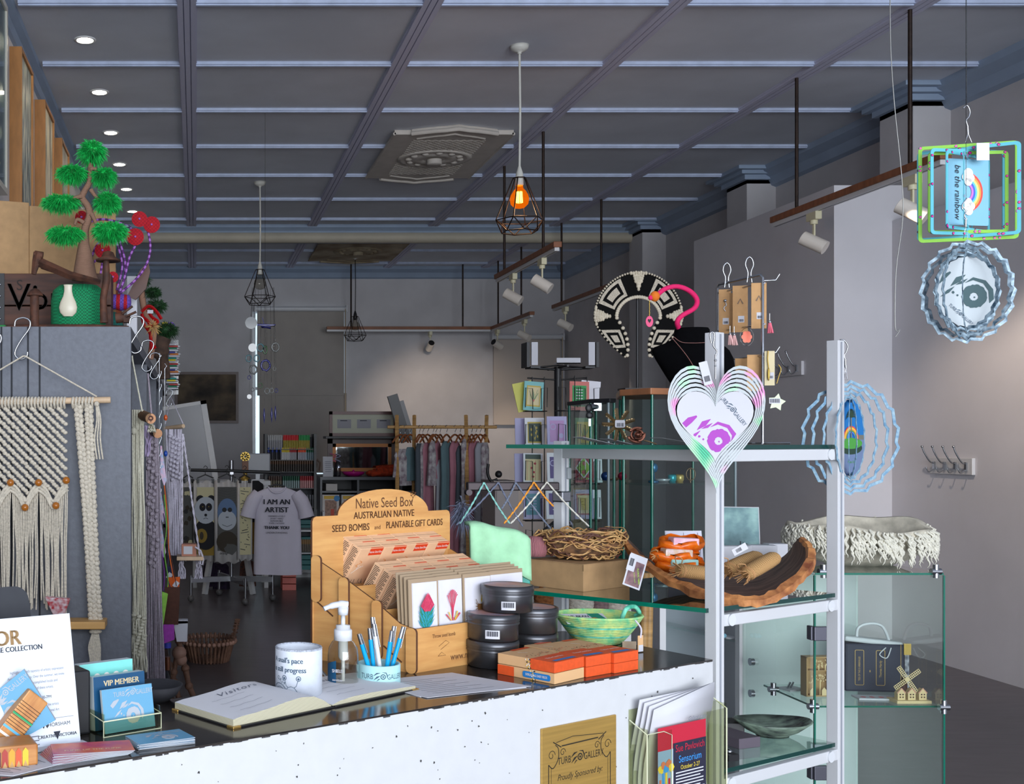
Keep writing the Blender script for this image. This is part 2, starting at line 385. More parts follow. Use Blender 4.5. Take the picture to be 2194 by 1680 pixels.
# plaster ceiling roses
plas = mat('plaster_cream', (200, 194, 186), .7, noise=.06, scale=9)
def rose(x0, x1, y0, y1, label, m, fine=True):
    t = thing('ceiling_rose_panel', label, 'ceiling panel', ((x0+x1)/2, (y0+y1)/2, CZ))
    a = (x1-x0)/2; c = (y1-y0)/2
    arch = []
    for i in range(9): u = i/8; arch.append((-a*.72+1.44*a*u, c+.02+.10*math.sin(PI*u)+(.035 if .4 < u < .6 else 0)))
    poly = [(-a, -c), (-a*.72, -c)]+[(x, -y) for x, y in arch]+[(a*.72, -c), (a, -c), (a, c), (a*.72, c)]+list(reversed(arch))+[(-a*.72, c), (-a, c)]
    B().prism(poly, -.035, -.001).build('plaster_field', m, t)
    b = B()
    for s in (-1, 1):
        b.tube([(x, s*y, -.035) for x, y in arch], .018, 6); b.tube([(s*a, -c, -.03), (s*a, c, -.03)], .012, 6)
        b.tube([(x*.8, s*(y-.13), -.035) for x, y in arch], .011, 6)
    b.build('raised_border', m, t)
    if fine:
        b = B(); k = 26
        for i in range(-k, k):
            for s in (-1, 1):
                p = []
                for u in (0, 1):
                    pass
                x = i*.055; y = -c*.78; L = c*1.56
                xa, xb = x, x+s*L
                lo, hi = -a*.62, a*.62
                if xa == xb: continue
                t0, t1 = sorted(((lo-xa)/(xb-xa), (hi-xa)/(xb-xa))); t0 = max(0, t0); t1 = min(1, t1)
                if t1-t0 > .02: b.tube([(xa+(xb-xa)*t0, y+L*t0, -.036), (xa+(xb-xa)*t1, y+L*t1, -.036)], .0055, 4)
        b.build('lattice', m, t)
    b = B(); b.lathe([(.30, -.034), (.30, -.046), (.26, -.05), (.24, -.04), (.20, -.04), (.18, -.052), (.10, -.052), (.09, -.045)], n=28, sy=.9)
    for i in range(12): b.ball((.21*math.cos(i*PI/6), .19*math.sin(i*PI/6), -.046), (.03, .03, .014), 8, 5)
    b.build('centre_medallion', m, t)
    B().lathe([(.06, -.05), (.06, -.085), (.055, -.09), (.001, -.09)]).build('boss', m, t)
rose(1.50, 2.40, 8.46, 9.87, 'cream plaster ceiling panel with lattice and centre boss', plas)
rose(1.45, 2.50, 12.9, 14.4, 'stained plaster ceiling panel beyond the beam', mat('plaster_stained', (188, 176, 150), .8, noise=.35, scale=3, c2=(120, 100, 74)), False)
# lighting tracks
railw = mat('rail_wood', (150, 92, 58), .5, noise=.2, scale=5, stretch=(1, 6, 1)); rodm = mat('rod_steel', (58, 44, 38), .5, .5, noise=.3, scale=30)
def track(x, y0, y1, z, rods, label, along='y'):
    t = thing('lighting_track', label, 'lighting track', (x, y0, z), group='timber backed lighting tracks')
    L = y1-y0
    if along == 'y':
        B().b2((-.03, 0, -.02), (.03, L, .02)).build('timber_rail', railw, t, bev=.003)
        B().b2((-.017, .02, -.045), (.017, L-.0, -.02)).build('track_channel', whitepl, t)
        B().b2((-.004, .03, -.0455), (.004, L-.01, -.0449)).build('channel_slot', blackp, t)
        for r in rods: B().cyl((0, r-y0, .015), (0, r-y0, CZ-z), .011, n=8).build('hanging_rod', rodm, t)
    else:
        B().b2((0, -.03, -.02), (along, .03, .02)).build('timber_rail', railw, t, bev=.003)
        B().b2((0, -.017, -.045), (along, .017, -.02)).build('track_channel', whitepl, t)
        for r in rods: B().cyl((r-x, 0, .015), (r-x, 0, CZ-z), .011, n=8).build('hanging_rod', rodm, t)
track(3.85, 5.75, 7.46, 2.87, (6.04, 7.18), 'lighting track at the front right, hung in front of the tall pale panel')
track(2.61, 8.08, 9.70, 2.82, (8.42, 9.48), 'lighting track in mid air beyond the lit pendant')
track(3.9, 10.2, 12.2, 2.86, (10.78, 11.95), 'lighting track partly behind the shell collar')
track(3.9, 13.0, 14.74, 2.885, (13.43, 14.46), 'distant short track joined to the long cross track')
track(1.72, 14.74, 0, 2.885, (2.04, 3.51), 'long horizontal track crossing in front of the back wall', along=2.15)
creampl = mat('cream_plastic', (214, 208, 176), .4); spotw = mat('spot_white', (226, 218, 208), .35)
def spotlight(x, y, z, az, el, label):
    t = thing('track_spotlight', label, 'spotlight', (x, y, z), group='white track spotlights')
    B().b2((-.02, -.055, -.05), (.02, .055, 0)).build('track_adapter', creampl, t, bev=.003)
    B().cyl((0, 0, -.05), (0, 0, -.075), .022).box((0, 0, -.11), (.01, .018, .09)).build('swivel_arm', creampl, t)
    d = Vector((math.cos(az)*math.cos(el), math.sin(az)*math.cos(el), math.sin(el))); c = Vector((0, 0, -.19))
    h = B().cyl(c-d*.075, c+d*.075, .043, n=20).build('lamp_head', spotw, t)
    B().cyl(c+d*.0755, c+d*.0765, .04, n=20).build('lamp_mouth', blackp, h)
for (x, y, z, az, el, l) in (
    (3.85, 6.98, 2.825, 2.4, .55, 'white spotlight at the far end of the front right track'), (3.85, 6.02, 2.825, 2.4, .6, 'white spotlight on the front right track, nearest the rainbow spinner'),
    (2.61, 8.45, 2.775, 2.6, .6, 'white spotlight on the nearer end of the mid air track'), (2.61, 9.22, 2.775, 2.6, .55, 'white spotlight on the far end of the mid air track'),
    (3.9, 11.83, 2.815, 2.3, .5, 'small white spotlight left of the shell collar'), (3.9, 10.62, 2.815, 2.6, .4, 'small spotlight half hidden by the rim of the shell collar'),
    (3.9, 13.3, 2.84, 2.3, .5, 'small spotlight at the near end of the distant short track'), (3.9, 14.5, 2.84, -2.6, .4, 'small spotlight where the two distant tracks meet'),
    (3.08, 14.74, 2.84, -1.5, .5, 'small spotlight hanging from the long cross track')):
    spotlight(x, y, z, az, el, l)
# ================= LEFT WALL PICTURES =================
oak = mat('oak_frame', (178, 122, 66), .5, noise=.1, scale=10, stretch=(3, 3, 1)); 
def artmat(name, a, c, d, sc=3, st=(1, 1, 1), ro=.5):
    m = mat(name, a, ro, noise=.5, scale=sc, stretch=st, c2=c); r = [n for n in m.node_tree.nodes if n.type == 'VALTORGB'][0]
    e = r.color_ramp.elements.new(.5); e.color = rgb(d); return m
arts = [artmat('art_bark_forest', (206, 202, 178), (40, 44, 44), (124, 138, 140), 5, (1, 5, 1.1)), artmat('art_pale_tower', (206, 196, 170), (70, 66, 58), (190, 184, 164), 2.6, (1, 3, 1)), artmat('art_grey_wash', (196, 188, 176), (110, 108, 104), (160, 158, 152), 2, (1, 2, 1))]
def wallpic(y0, y1, z0, z1, m, fm, label, k=.07, fw=.022):
    t = thing('framed_picture', label, 'picture', (XL, y0, z0), group='pictures on the left wall'); w, h = y1-y0, z1-z0
    b = B(); b.b2((0, 0, 0), (k, fw, h)); b.b2((0, w-fw, 0), (k, w, h)); b.b2((0, fw, 0), (k, w-fw, fw)); b.b2((0, fw, h-fw), (k, w-fw, h)); b.build('frame', fm, t)
    B().b2((0, fw, fw), (k-.012, w-fw, h-fw)).build('artwork', m, t)
    return t
t = wallpic(6.3, 6.76, 2.35, 3.62, arts[0], oak, 'tall oak framed bark and forest painting, nearest of the three')
t = wallpic(7.28, 7.76, 2.35, 3.62, arts[1], oak, 'tall oak framed pale painting with a dark spire, middle of the three')
t = wallpic(8.2, 8.68, 2.35, 3.62, arts[2], oak, 'tall oak framed pale grey painting, farthest of the three')
t = wallpic(4.9, 5.84, 2.68, 3.66, mat('mount_board', (130, 134, 150), .25), mat('silver_frame', (205, 200, 188), .4), 'white framed picture under glass at the left edge of view', .07, .03)
B().b2((.06, .03, .03), (.062, .91, .95)).build('glazing', glassmat('picture_glass', (235, 240, 240), .05, .35), t)
# ================= BACK WALL =================
def place(px, py, Y): return P(px, py, Y)
Y = YB-.03
t = thing('framed_picture', 'large landscape photograph in a thin dark frame on the back wall', 'picture', P(443, 907, Y))
wd = 136*Y/F; ht = 110*Y/F
b = B(); fw = .035
for lo, hi in (((-wd/2, -.02, 0), (wd/2, .02, fw)), ((-wd/2, -.02, ht-fw), (wd/2, .02, ht)), ((-wd/2, -.02, fw), (-wd/2+fw, .02, ht-fw)), ((wd/2-fw, -.02, fw), (wd/2, .02, ht-fw))): b.b2(lo, hi)
b.build('frame', mat('mahogany', (70, 40, 36), .4), t)
B().b2((-wd/2+fw, -.01, fw), (wd/2-fw, .02, ht-fw)).build('print', artmat('art_landscape', (120, 104, 82), (34, 32, 32), (78, 68, 58), 2.5, (1, 1, 1.4), .8), t)
blindm = mat('blind_fabric', (170, 164, 158), .8, noise=.04, scale=4)
def blind(px0, px1, pt, pb, label, m, Y=YB-.09):
    a = P(px0, pb, Y); c = P(px1, pt, Y); t = thing('roller_blind', label, 'blind', (a.x, Y, c.z)); w = c.x-a.x; h = c.z-a.z
    B().cyl((0, 0, 0), (w, 0, 0), .035).build('roller', whitepl, t)
    B().b2((-.02, -.04, -.045), (0, .085, .045)).build('bracket', whitepl, t); B().b2((w, -.04, -.045), (w+.02, .085, .045)).build('bracket', whitepl, t)
    B().b2((.02, .03, -h), (w-.02, .034, -.02)).build('fabric', m, t)
    B().b2((.02, .02, -h-.015), (w-.02, .044, -h+.015)).build('bottom_bar', m, t)
    B().tube([(w-.01, -.03, 0), (w-.01, -.03, -1.6)], .006, 5).build('pull_chain', mat('chain_beige', (190, 170, 140), .5), t)
    return t
blind(548, 741, 662, 845, 'grey roller blind pulled over the left window', blindm)
t = blind(1056, 1205, 722, 908, 'pale roller blind at the right of the back wall', mat('blind_pale', (190, 180, 172), .8))
# lower blind panel, boards leaning over the window so only a lit strip shows
t = thing('roller_blind', 'lower grey blind covering the bottom half of the left window', 'blind', P(556, 1010, YB-.03))
B().b2((0, 0, 0), (P(738, 0, YB).x-P(556, 0, YB).x+.03, .01, 1.06)).build('fabric', blindm, t)
B().b2((0, -.012, -.02), (P(738, 0, YB).x-P(556, 0, YB).x+.03, .012, .0)).build('bottom_bar', blindm, t)
# hanging glass mobile
gb = {k: mat('ring_'+k, c, .1, spec=.8) for k, c in dict(blue=(26, 30, 120), teal=(70, 120, 130), green=(40, 90, 40), clear=(120, 124, 122), grey=(92, 94, 92)).items()}
Y = 8.0; t = thing('glass_mobile', 'hanging mobile of blue, green and clear glass rings', 'mobile', P(568, 400, Y)); o0 = P(568, 400, Y)
bs = B(); 
for px, py, r, k, q in ((538, 692, 13, 'grey', 1), (541, 745, 9, 'grey', 1), (533, 768, 7, 'teal', 0), (558, 745, 8, 'teal', 0), (568, 750, 8, 'green', 2), (590, 744, 9, 'clear', 0), (550, 768, 7, 'teal', 0), (569, 783, 11, 'blue', 0), (543, 792, 9, 'grey', 0), (534, 809, 4, 'blue', 0), (558, 826, 5, 'green', 0), (572, 838, 6, 'clear', 0), (592, 837, 4, 'blue', 0), (582, 837, 5, 'clear', 0), (541, 835, 4, 'grey', 0), (534, 850, 5, 'grey', 1), (588, 790, 4, 'clear', 0)):
    p = P(px, py, Y)-o0; s = Y/F
    if q == 1: B(FR(p)).prism([(r*s*math.cos(i*PI/8), r*s*math.sin(i*PI/8)) for i in range(16)], 0, .006).build('glass_disc', gb[k], t)
    else: B(FR(p)).tube([(r*s*(.5 if q == 2 else .85)*math.cos(i*PI/7), r*s*math.sin(i*PI/7)*(1+.1*math.sin(3*i)), 0) for i in range(14)], r*s*.2, 6, closed=True).build('glass_ring', gb[k], t)
    bs.tube([p+Vector((0, 0, r*s)), (p.x*.8, p.y, (616-400)*-s)], .0009, 4)
for px, py in ((566, 890), (582, 888), (590, 885)):
    p = P(px, py, Y)-o0; B().tube([p+Vector((0, 0, .05)), p, p-Vector((0, 0, .06))], [.002, .009, .001], 6).build('glass_drop', gb['blue'], t); bs.tube([p+Vector((0, 0, .05)), (p.x*.8, p.y, -216*Y/F)], .0009, 4)
bs.tube([(0, 0, -216*Y/F), (0, 0, CZ-o0.z)], .0012, 4)
bs.build('thread', glassmat('nylon', (190, 190, 190)), t)
B().tube([P(551, 696, Y)-o0, P(590, 697, Y)-o0, P(560, 701, Y)-o0, P(580, 703, Y)-o0], .008, 6).tube([P(562, 680, Y)-o0, P(566, 696, Y)-o0], .003).build('hanger_bar', gb['blue'], t)
# ================= BACK OF THE SHOP =================
def garm(b, prof, dep, folds=5, amp=.25, ph=0, m=0, n=32, c=(0, 0, 0)):      # hollow hanging cloth, prof = (z, half width)
    vs = []; fs = []; k = len(prof)
    for i, (z, hw) in enumerate(prof):
        u = i/(k-1)
        for j in range(n):
            a = 2*PI*j/n; f = 1+amp*u*math.sin(folds*a+ph+u*.8)
            vs.append((c[0]+hw*math.cos(a)*(1+amp*.12*u*math.sin(7*a+ph)), c[1]+dep*math.sin(a)*f*(.55+.45*u), c[2]+z))
    for i in range(k-1):
        for j in range(n): fs.append((i*n+j, i*n+(j+1) % n, (i+1)*n+(j+1) % n, (i+1)*n+j))
    b.add(vs, fs, m, True); b.add(vs[:n], [tuple(range(n))], m); return b
def hanger_mb(b, w=.2, m=0, mh=1):
    b.tube(bez([(-w, 0, -.10), (-w*.5, 0, -.055), (0, 0, -.035), (w*.5, 0, -.055), (w, 0, -.10)]), [.008]*33, 6, m)
    b.tube(bez([(0, 0, -.035), (0, 0, -.01), (.022, 0, .015), (.012, 0, .042), (-.012, 0, .042), (-.02, 0, .028)], 4), .0025, 5, mh)
hangw = mat('hanger_wood', (140, 82, 46), .45)
# --- clothes rail with tea towels and tee
RC = Vector((.31, 9.85, 0))
t = thing('clothes_rail', 'chrome clothes rail on a four armed castor base', 'clothes rail', RC)
railc = mat('rail_chrome', (150, 150, 154), .25, .9)
zr = H-65*9.6/F
B().cyl((0, 0, .2), (0, 0, zr), .016).build('upright', railc, t)
a = P(408, 1008, 9.6)-RC; c = P(600, 1013, 9.7)-RC; a.y = c.y = -.12
B().tube([a, (0, -.12, zr), c], .014, 8).build('hanging_bar', blackp, t)
B().cyl((0, 0, zr-.05), (0, 0, zr+.09), .022).b2((-.015, -.13, zr-.03), (.015, .01, zr)).build('bar_clamp', railc, t)
for (x, y) in ((-.355, -.1), (.36, -.05), (.11, -.3), (-.1, .3)):
    b = B(); d = Vector((x, y, 0)); ang = math.atan2(y, x)
    b.box((x/2, y/2, .19), (d.length, .03, .045), rz=ang); b.cyl((x, y, .23), (x, y, .05), .012)
    leg = b.build('base_arm', railc, t); B().ball((x, y, .03), .03).build('castor', mat('castor_grey', (90, 88, 88), .35), leg)
towelm = mat('towel_cotton', (196, 192, 190), .9, noise=.04, scale=8)
pc = {k: mat('print_'+k, c, .85) for k, c in dict(black=(26, 26, 32), ochre=(136, 112, 44), blue=(92, 116, 150), grey=(84, 84, 82), pale=(172, 178, 186), brown=(58, 50, 40), cream=(196, 188, 150), dark=(44, 44, 46)).items()}
PL = list(pc.values()); PK = {k: i+1 for i, k in enumerate(pc)}
def towel(px, w, yt, yb, Y, kind, label, tw=.15):
    o = P(px, yt, Y); h = (yb-yt)*Y/F; W = w*Y/F
    t = thing('tea_towel', label, 'tea towel', o, tw, 'printed tea towels on the clothes rail')
    b = B(); n = 14
    vs = []; 
    for i in range(2):
        for j in range(n+1):
            x = -W/2+W*j/n; vs.append((x, .012*math.sin(j*1.1+px), -h*i+.012*math.sin(j)))
    b.add(vs, [(j, j+1, n+2+j, n+1+j) for j in range(n)], 0, True)
    o2 = b.build('cloth', towelm, t); md = o2.modifiers.new('s', 'SOLIDIFY'); md.thickness = .004; md.offset = 1
    b = B(frame((0, -.018, 0), (1, 0, 0), (0, 0, 1)))
    x0, x1, y0, y1 = -W*.38, W*.38, -h*.93, -h*.07
    if kind == 'panda':
        b.rect(x0, y0, x1, y1, 0, PK['cream']); b.rect(x0, y0, x1, y0+h*.3, .0006, PK['ochre'])
        b.disc((0, -h*.66), h*.2, .001, m=PK['black'], sx=.75); b.disc((0, -h*.36), h*.17, .0015, m=PK['pale'], sx=.85)
        for s in (-1, 1): b.disc((s*W*.24, -h*.22), h*.05, .001, m=PK['black']); b.disc((s*W*.14, -h*.32), h*.05, .002, m=PK['black'], sx=.8); b.disc((s*W*.13, -h*.315), h*.007, .0025, m=PK['ochre'])
        b.disc((0, -h*.42), h*.018, .002, m=PK['black']); b.stroke([(-.02, -h*.47), (0, -h*.455), (.02, -h*.47)], .004, .002, PK['black'])
        b.disc((-W*.18, -h*.68), h*.09, .002, m=PK['ochre'], sx=.8); b.disc((-W*.18, -h*.68), h*.05, .0025, m=PK['brown'], sx=.5)
    elif kind == 'ape':
        b.rect(x0, -h*.85, x1, y1, 0, PK['grey']); 
        for i in range(16): b.stroke([(x0+.005, -h*(.10+.02*i)), (0, -h*(.08+.02*i)), (x1-.005, -h*(.10+.02*i))], .003, .0005, PK['dark'])
        b.disc((0, -h*.74), h*.13, .0008, m=PK['brown'], sx=1.0); b.disc((0, -h*.38), h*.17, .001, m=PK['blue'], sx=.7)
        b.disc((0, -h*.48), h*.12, .0015, m=PK['pale'], sx=.95)
        for s in (-1, 1): b.disc((s*W*.11, -h*.35), h*.028, .002, m=PK['dark']); b.disc((s*W*.03, -h*.44), h*.008, .002, m=PK['dark'])
        b.stroke([(-W*.2, -h*.53), (0, -h*.555), (W*.2, -h*.53)], .004, .002, PK['dark'])
        b.text('orang', .03, -W*.15, -h*.88, .001, PK['dark'], shear=.3); b.blob((W*.15, -h*.82), h*.07, .001, m=PK['grey'])
    elif kind == 'bird':
        b.rect(x0, y0, x1, y1, 0, PK['grey']); 
        for i in range(12): b.blob((random.uniform(x0*.7, x1*.7), random.uniform(y0*.9, y1*1.6)), .02, .0006+i*.0001, m=random.choice((PK['dark'], PK['cream'], PK['brown'])))
    else:
        b.rect(x0, y0, x1, y1, 0, PK['cream'])
        for i in range(26): b.stroke([(random.uniform(x0, x1)*.9, -h*(.1+.8*i/26)), (random.uniform(x0, x1)*.9, -h*(.1+.8*i/26)+.01)], .006, .0006, random.choice((PK['dark'], PK['grey'])))
    b.build('printed_picture', [towelm]+PL, t)
    for s in (-1, 1): B().box((s*W*.33, -.004, .005), (.02, .022, .035)).build('clip', blackp, t)
    b = B(); b.tube([(-W*.36, 0, .03), (0, 0, .06), (W*.36, 0, .03)], .006, 6); b.tube(bez([(0, 0, .06), (.0, 0, .10), (.018, 0, .118), (0, 0, .135), (-.016, 0, .12)], 4), .003, 5); b.build('clip_hanger', blackp, t)
towel(403, 30, 1032, 1200, 9.68, 'bird', 'narrow tea towel with a bird print, mostly behind the rope swing', .3)
towel(440, 50, 1032, 1202, 9.62, 'panda', 'tea towel printed with a panda')
towel(486, 54, 1031, 1206, 9.6, 'ape', 'tea towel printed with a blue faced ape', .1)
towel(524, 34, 1032, 1200, 9.6, 'lines', 'tea towel with black line drawing beside the ape towel', .35)
# tee
Y = 9.55; o = P(594, 1036, Y); s = Y/F
t = thing('tee_shirt', 'white t-shirt with I AM AN ARTIST printed on the front', 'shirt', o, -.12)
teem = mat('tee_cotton', (206, 200, 214), .9, noise=.03, scale=5)
b = B(); garm(b, [(-.035, .075), (-.05, .12), (-.075, .175), (-.11, .20), (-.25, .195), (-.45, .20), (-.70, .205), (-.775, .205)], .055, 5, .22, 1)
b.build('body', teem, t)
for sg in (-1, 1):
    b = B(); b.tube([(sg*.155, 0, -.085), (sg*.205, -.01, -.15), (sg*.235, -.02, -.22), (sg*.25, -.02, -.285)], [.055, .065, .062, .068], 14); b.build('sleeve', teem, t)
b = B(); b.tube(bez([(-.075, -.02, -.03), (-.045, -.045, -.065), (0, -.052, -.078), (.045, -.045, -.065), (.075, -.02, -.03)]), .008, 6); b.build('collar', teem, t)
b = B(frame((0, -.074, 0), (1, 0, 0), (0, 0, 1)))
for tx, sz, y in (('I AM AN', .062, -.155), ('ARTIST', .062, -.222), ('THANK YOU', .036, -.372)): b.text(tx, sz, 0, y, 0, 0, bold=.0022)
for tx, sz, y in (('MEMBERS LOVELY', .018, -.275), ('SMART HARD', .018, -.295), ('REMARKABLE', .018, -.315), ('EXPECTATIONS', .018, -.335), ('UNDERSTANDING', .022, -.415)): b.text(tx, sz, 0, y)
b.build('printed_lettering', ink, t)
b = B(); hanger_mb(b, .13, 0, 0); h_ = b.build('coat_hanger', [blackp], None, loc=o+Vector((0, .02, .025))); tag(h_, 'black hanger carrying the white t-shirt', 'hanger')
for i, (px, c, w, zt, zb) in enumerate(((548, (16, 16, 18), 20, 1030, 1120), (560, (120, 24, 36), 12, 1060, 1150), (552, (150, 110, 40), 14, 1050, 1190))):
    b = B(); garm(b, [(0, w*.3*s), (-.03, w*s*.8), (-(zb-zt)*s, w*s)], .03, 5, .3, i)
    tag(b.build('hanging_garment', mat('garm_%d' % i, c, .9), loc=P(px, zt, 9.72+.03*i)), ('black', 'dark red', 'mustard')[i]+' garment hanging behind the white t-shirt', 'garment')
for i, (px, zt, zb) in enumerate(((452, 1206, 1262), (474, 1208, 1268), (530, 1202, 1262))):
    b = B(); garm(b, [(0, .05), (-.03, .07), (-(zb-zt)*s, .08)], .03, 7, .4, i)
    tag(b.build('hanging_garment', mat('purple_velvet', (52, 34, 66), .9, noise=.5, scale=40, c2=(24, 20, 34)) if i < 2 else mat('bead_dark', (30, 30, 34), .6, noise=.6, scale=60, c2=(110, 60, 40)), loc=P(px, zt, 10.6)), ('left of two purple velvet garments seen below the towels', 'right of two purple velvet garments seen below the towels', 'dark sequinned garment below the line drawing towel')[i], 'garment')
# --- white canvas / easel and trestle behind
t = thing('leaning_board', 'grey panel in a white frame leaning beneath the landscape photograph', 'board', P(416, 1120, 10.9), rot=(.0, math.radians(-9), 0))
b = B(); W_, H_, f_ = .30, 1.16, .035
for lo, hi in (((-W_, -.02, 0), (-W_+f_, .02, H_)), ((W_-f_*1.6, -.02, 0), (W_, .02, H_)), ((-W_, -.02, H_-f_), (W_, .02, H_)), ((-W_, -.02, 0), (W_, .02, f_))): b.b2(lo, hi)
b.build('frame', white, t); B().b2((-W_+.02, -.005, .02), (W_-.02, .01, H_-.02)).build('panel', mat('panel_grey', (128, 128, 134), .3), t)
t = thing('trestle', 'white painted timber trestle behind the clothes rail', 'trestle', (.1, 10.35, 0))
for x0, x1 in ((-.02, .1), (.42, .3)):
    B().tube([(x0, -.12, 0), (x1, 0, .75)], .028, 4, sm=False).build('leg', white, t)
    B().tube([(x0, .15, 0), (x1, 0, .75)], .028, 4, sm=False).build('leg', white, t)
B().b2((-.1, -.05, .75), (.6, .05, .81)).build('top_beam', white, t); B().b2((.0, -.07, .36), (.42, -.05, .42)).build('cross_rail', white, t)
t = thing('art_table', 'white work table behind the rail of tea towels', 'table', (.55, 10.9, 0))
B().b2((-.6, -.25, .98), (.16, .2, 1.02)).build('top', white, t)
for x in (-.56, .12):
    for y in (-.2, .2): B().b2((x-.02, y-.02, 0), (x+.02, y+.02, .98)).build('leg', white, t)
p = P(524, 1000, 10.9); t = thing('trophy', 'small brown trophy topped by a gold star cluster', 'trophy', (p.x, 10.75, 1.02))
gold = mat('gold', (170, 140, 66), .35, .7)
B().lathe([(.05, 0), (.05, .03), (.02, .04), (.02, .09), (.05, .10)]).build('base', gold, t); B().b2((-.03, -.03, .10), (.03, .03, .19)).build('block', mat('trophy_brown', (120, 74, 44), .5), t)
b = B()
for i in range(9): a = i*.7; b.box((.03*math.cos(a), 0, .23+.03*math.sin(a)), (.03, .03, .03), R=Matrix.Rotation(i, 3, 'Y'))
b.build('star_cluster', gold, t)
p = P(553, 0, 10.8); t = thing('monitor', 'back of a light grey computer screen near the window', 'monitor', (p.x, 10.85, 1.02))
B().b2((-.12, -.01, .06), (.12, .01, .26)).build('screen_back', mat('monitor_grey', (160, 162, 168), .4), t, bev=.01); B().b2((-.02, .01, 0), (.02, .03, .1)).b2((-.06, -.04, 0), (.06, .05, .008)).build('stand', whitepl, t)
# --- pen rack
Y = 11.2; s = Y/F; o = P(620, 1165, Y); o.z = 0
t = thing('marker_rack', 'tall black framed wire rack full of markers and brushes', 'display rack', o)
w = 52*s; zt = H-(930-VY)*s
for x in (-w, w): B().b2((x-.012, -.15, 0), (x+.012, .1, zt)).build('side_post', blackp, t)
B().b2((-w, .07, .1), (w, .09, zt-.03)).build('back_panel', mat('rack_back', (70, 70, 76), .7), t)
for py in (962, 985, 1010, 1045, 1085, 1130, 1180, 1220): B().b2((-w, -.12, H-(py-VY)*s-.008), (w, .09, H-(py-VY)*s)).build('shelf', blackp, t)
mk = {}
def marker(k, cap, body):
    b = B(); b.cyl((0, 0, 0), (0, 0, .075), .009, n=8, m=1); b.cyl((0, 0, .075), (0, 0, .12), .0105, .009, n=8, m=0)
    return b.build('marker', [mat('cap_'+k, cap, .4), mat('body_'+k, body, .4)])
rows = (('clear', (170, 170, 170), (150, 150, 156), 574, 602, 8, 962), ('red', (190, 22, 30), (150, 136, 44), 607, 636, 9, 962), ('green', (20, 130, 60), (150, 136, 44), 640, 660, 7, 962),
        ('blue', (24, 60, 160), (60, 60, 70), 574, 600, 4, 985), ('yellow', (206, 180, 30), (190, 190, 190), 603, 617, 5, 985), ('scarlet', (170, 30, 34), (170, 170, 176), 620, 632, 4, 985), ('orange', (220, 74, 26), (160, 160, 170), 638, 652, 5, 985), ('forest', (20, 90, 60), (120, 140, 150), 655, 668, 4, 985),
        ('brown', (96, 66, 44), (60, 50, 44), 574, 666, 20, 1010), ('pine', (14, 78, 54), (150, 170, 170), 606, 638, 8, 1045), ('crimson', (150, 24, 34), (206, 150, 150), 643, 670, 7, 1045), ('umber', (84, 60, 50), (130, 120, 100), 576, 600, 6, 1045),
        ('tan', (150, 116, 76), (110, 100, 90), 640, 668, 8, 1180), ('steel', (110, 112, 118), (90, 90, 96), 576, 668, 18, 1085), ('plum', (70, 40, 80), (120, 110, 120), 580, 640, 12, 1130))
for k, cp, bd, a0, a1, n, py in rows:
    src = marker(k, cp, bd); lab = 'marker with %s cap standing on the %s shelf of the marker rack' % ({'clear': 'a clear'}.get(k, 'a '+k), {962: 'top', 985: 'second', 1010: 'third', 1045: 'fourth', 1085: 'fifth', 1130: 'sixth', 1180: 'seventh'}[py])
    for i in range(n):
        p = P(a0+(a1-a0)*i/max(1, n-1), py, Y); p.y -= .09; p.z = H-(py-VY)*s
        if i == 0: q = src; q.location = p
        else: q = src.copy(); COL.objects.link(q); q.location = p
        q.scale = (1, 1, 1.0 if py != 962 else 1.15); tag(q, lab, 'marker', k+' markers on the rack')
def simplebox(name, lo, hi, m, label, cat, group=None, bev=.003, rz=0):
    c = [(a+b)/2 for a, b in zip(lo, hi)]; d = [b-a for a, b in zip(lo, hi)]
    return tag(B().box((0, 0, d[2]/2), d).build(name, m, loc=(c[0], c[1], lo[2]), bev=bev), label, cat, group)
tealb = mat('teal_card', (24, 104, 104), .5); salm = mat('salmon_card', (214, 112, 100), .5)
# low white shelf with boxes of paint beside the rack
p = P(672, 0, 10.9)
t = thing('paint_shelf', 'white stepped shelf of paint boxes right of the marker rack', 'shelf', (p.x-.09, 11.3, 0))
for z in (.12, .30, .52): B().b2((-.18, -.2, z-.02), (.2, .2, z)).build('shelf_board', white, t)
B().b2((-.18, .2, 0), (.2, .22, .7)).build('back', white, t)
B().b2((-.20, -.2, 0), (-.18, .22, .7)).build('side', white, t); B().b2((.2, -.2, 0), (.22, .22, .7)).build('side', white, t)
for i, z in enumerate((.12, .17, .22, .30, .35, .40, .52, .57)):
    simplebox('paint_box', (p.x-.22+.01*(i % 2), 11.14, z), (p.x+.06, 11.4, z+.045), tealb, 'flat teal paint box in a stack on the white shelf, %s from the floor' % ('lowest', 'second', 'third', 'fourth', 'fifth', 'sixth', 'seventh', 'topmost')[i], 'box', 'teal paint boxes')
for i, py in enumerate((1268, 1256, 1244)):
    pp = P(618, py, 10.6); z = .0+i*.062
    simplebox('paper_box', (pp.x-.065, 10.5, z), (pp.x+.065, 10.72, z+.055), salm, '%s salmon pink box in the small stack under the marker rack' % ('bottom', 'middle', 'top')[i], 'box', 'salmon boxes')
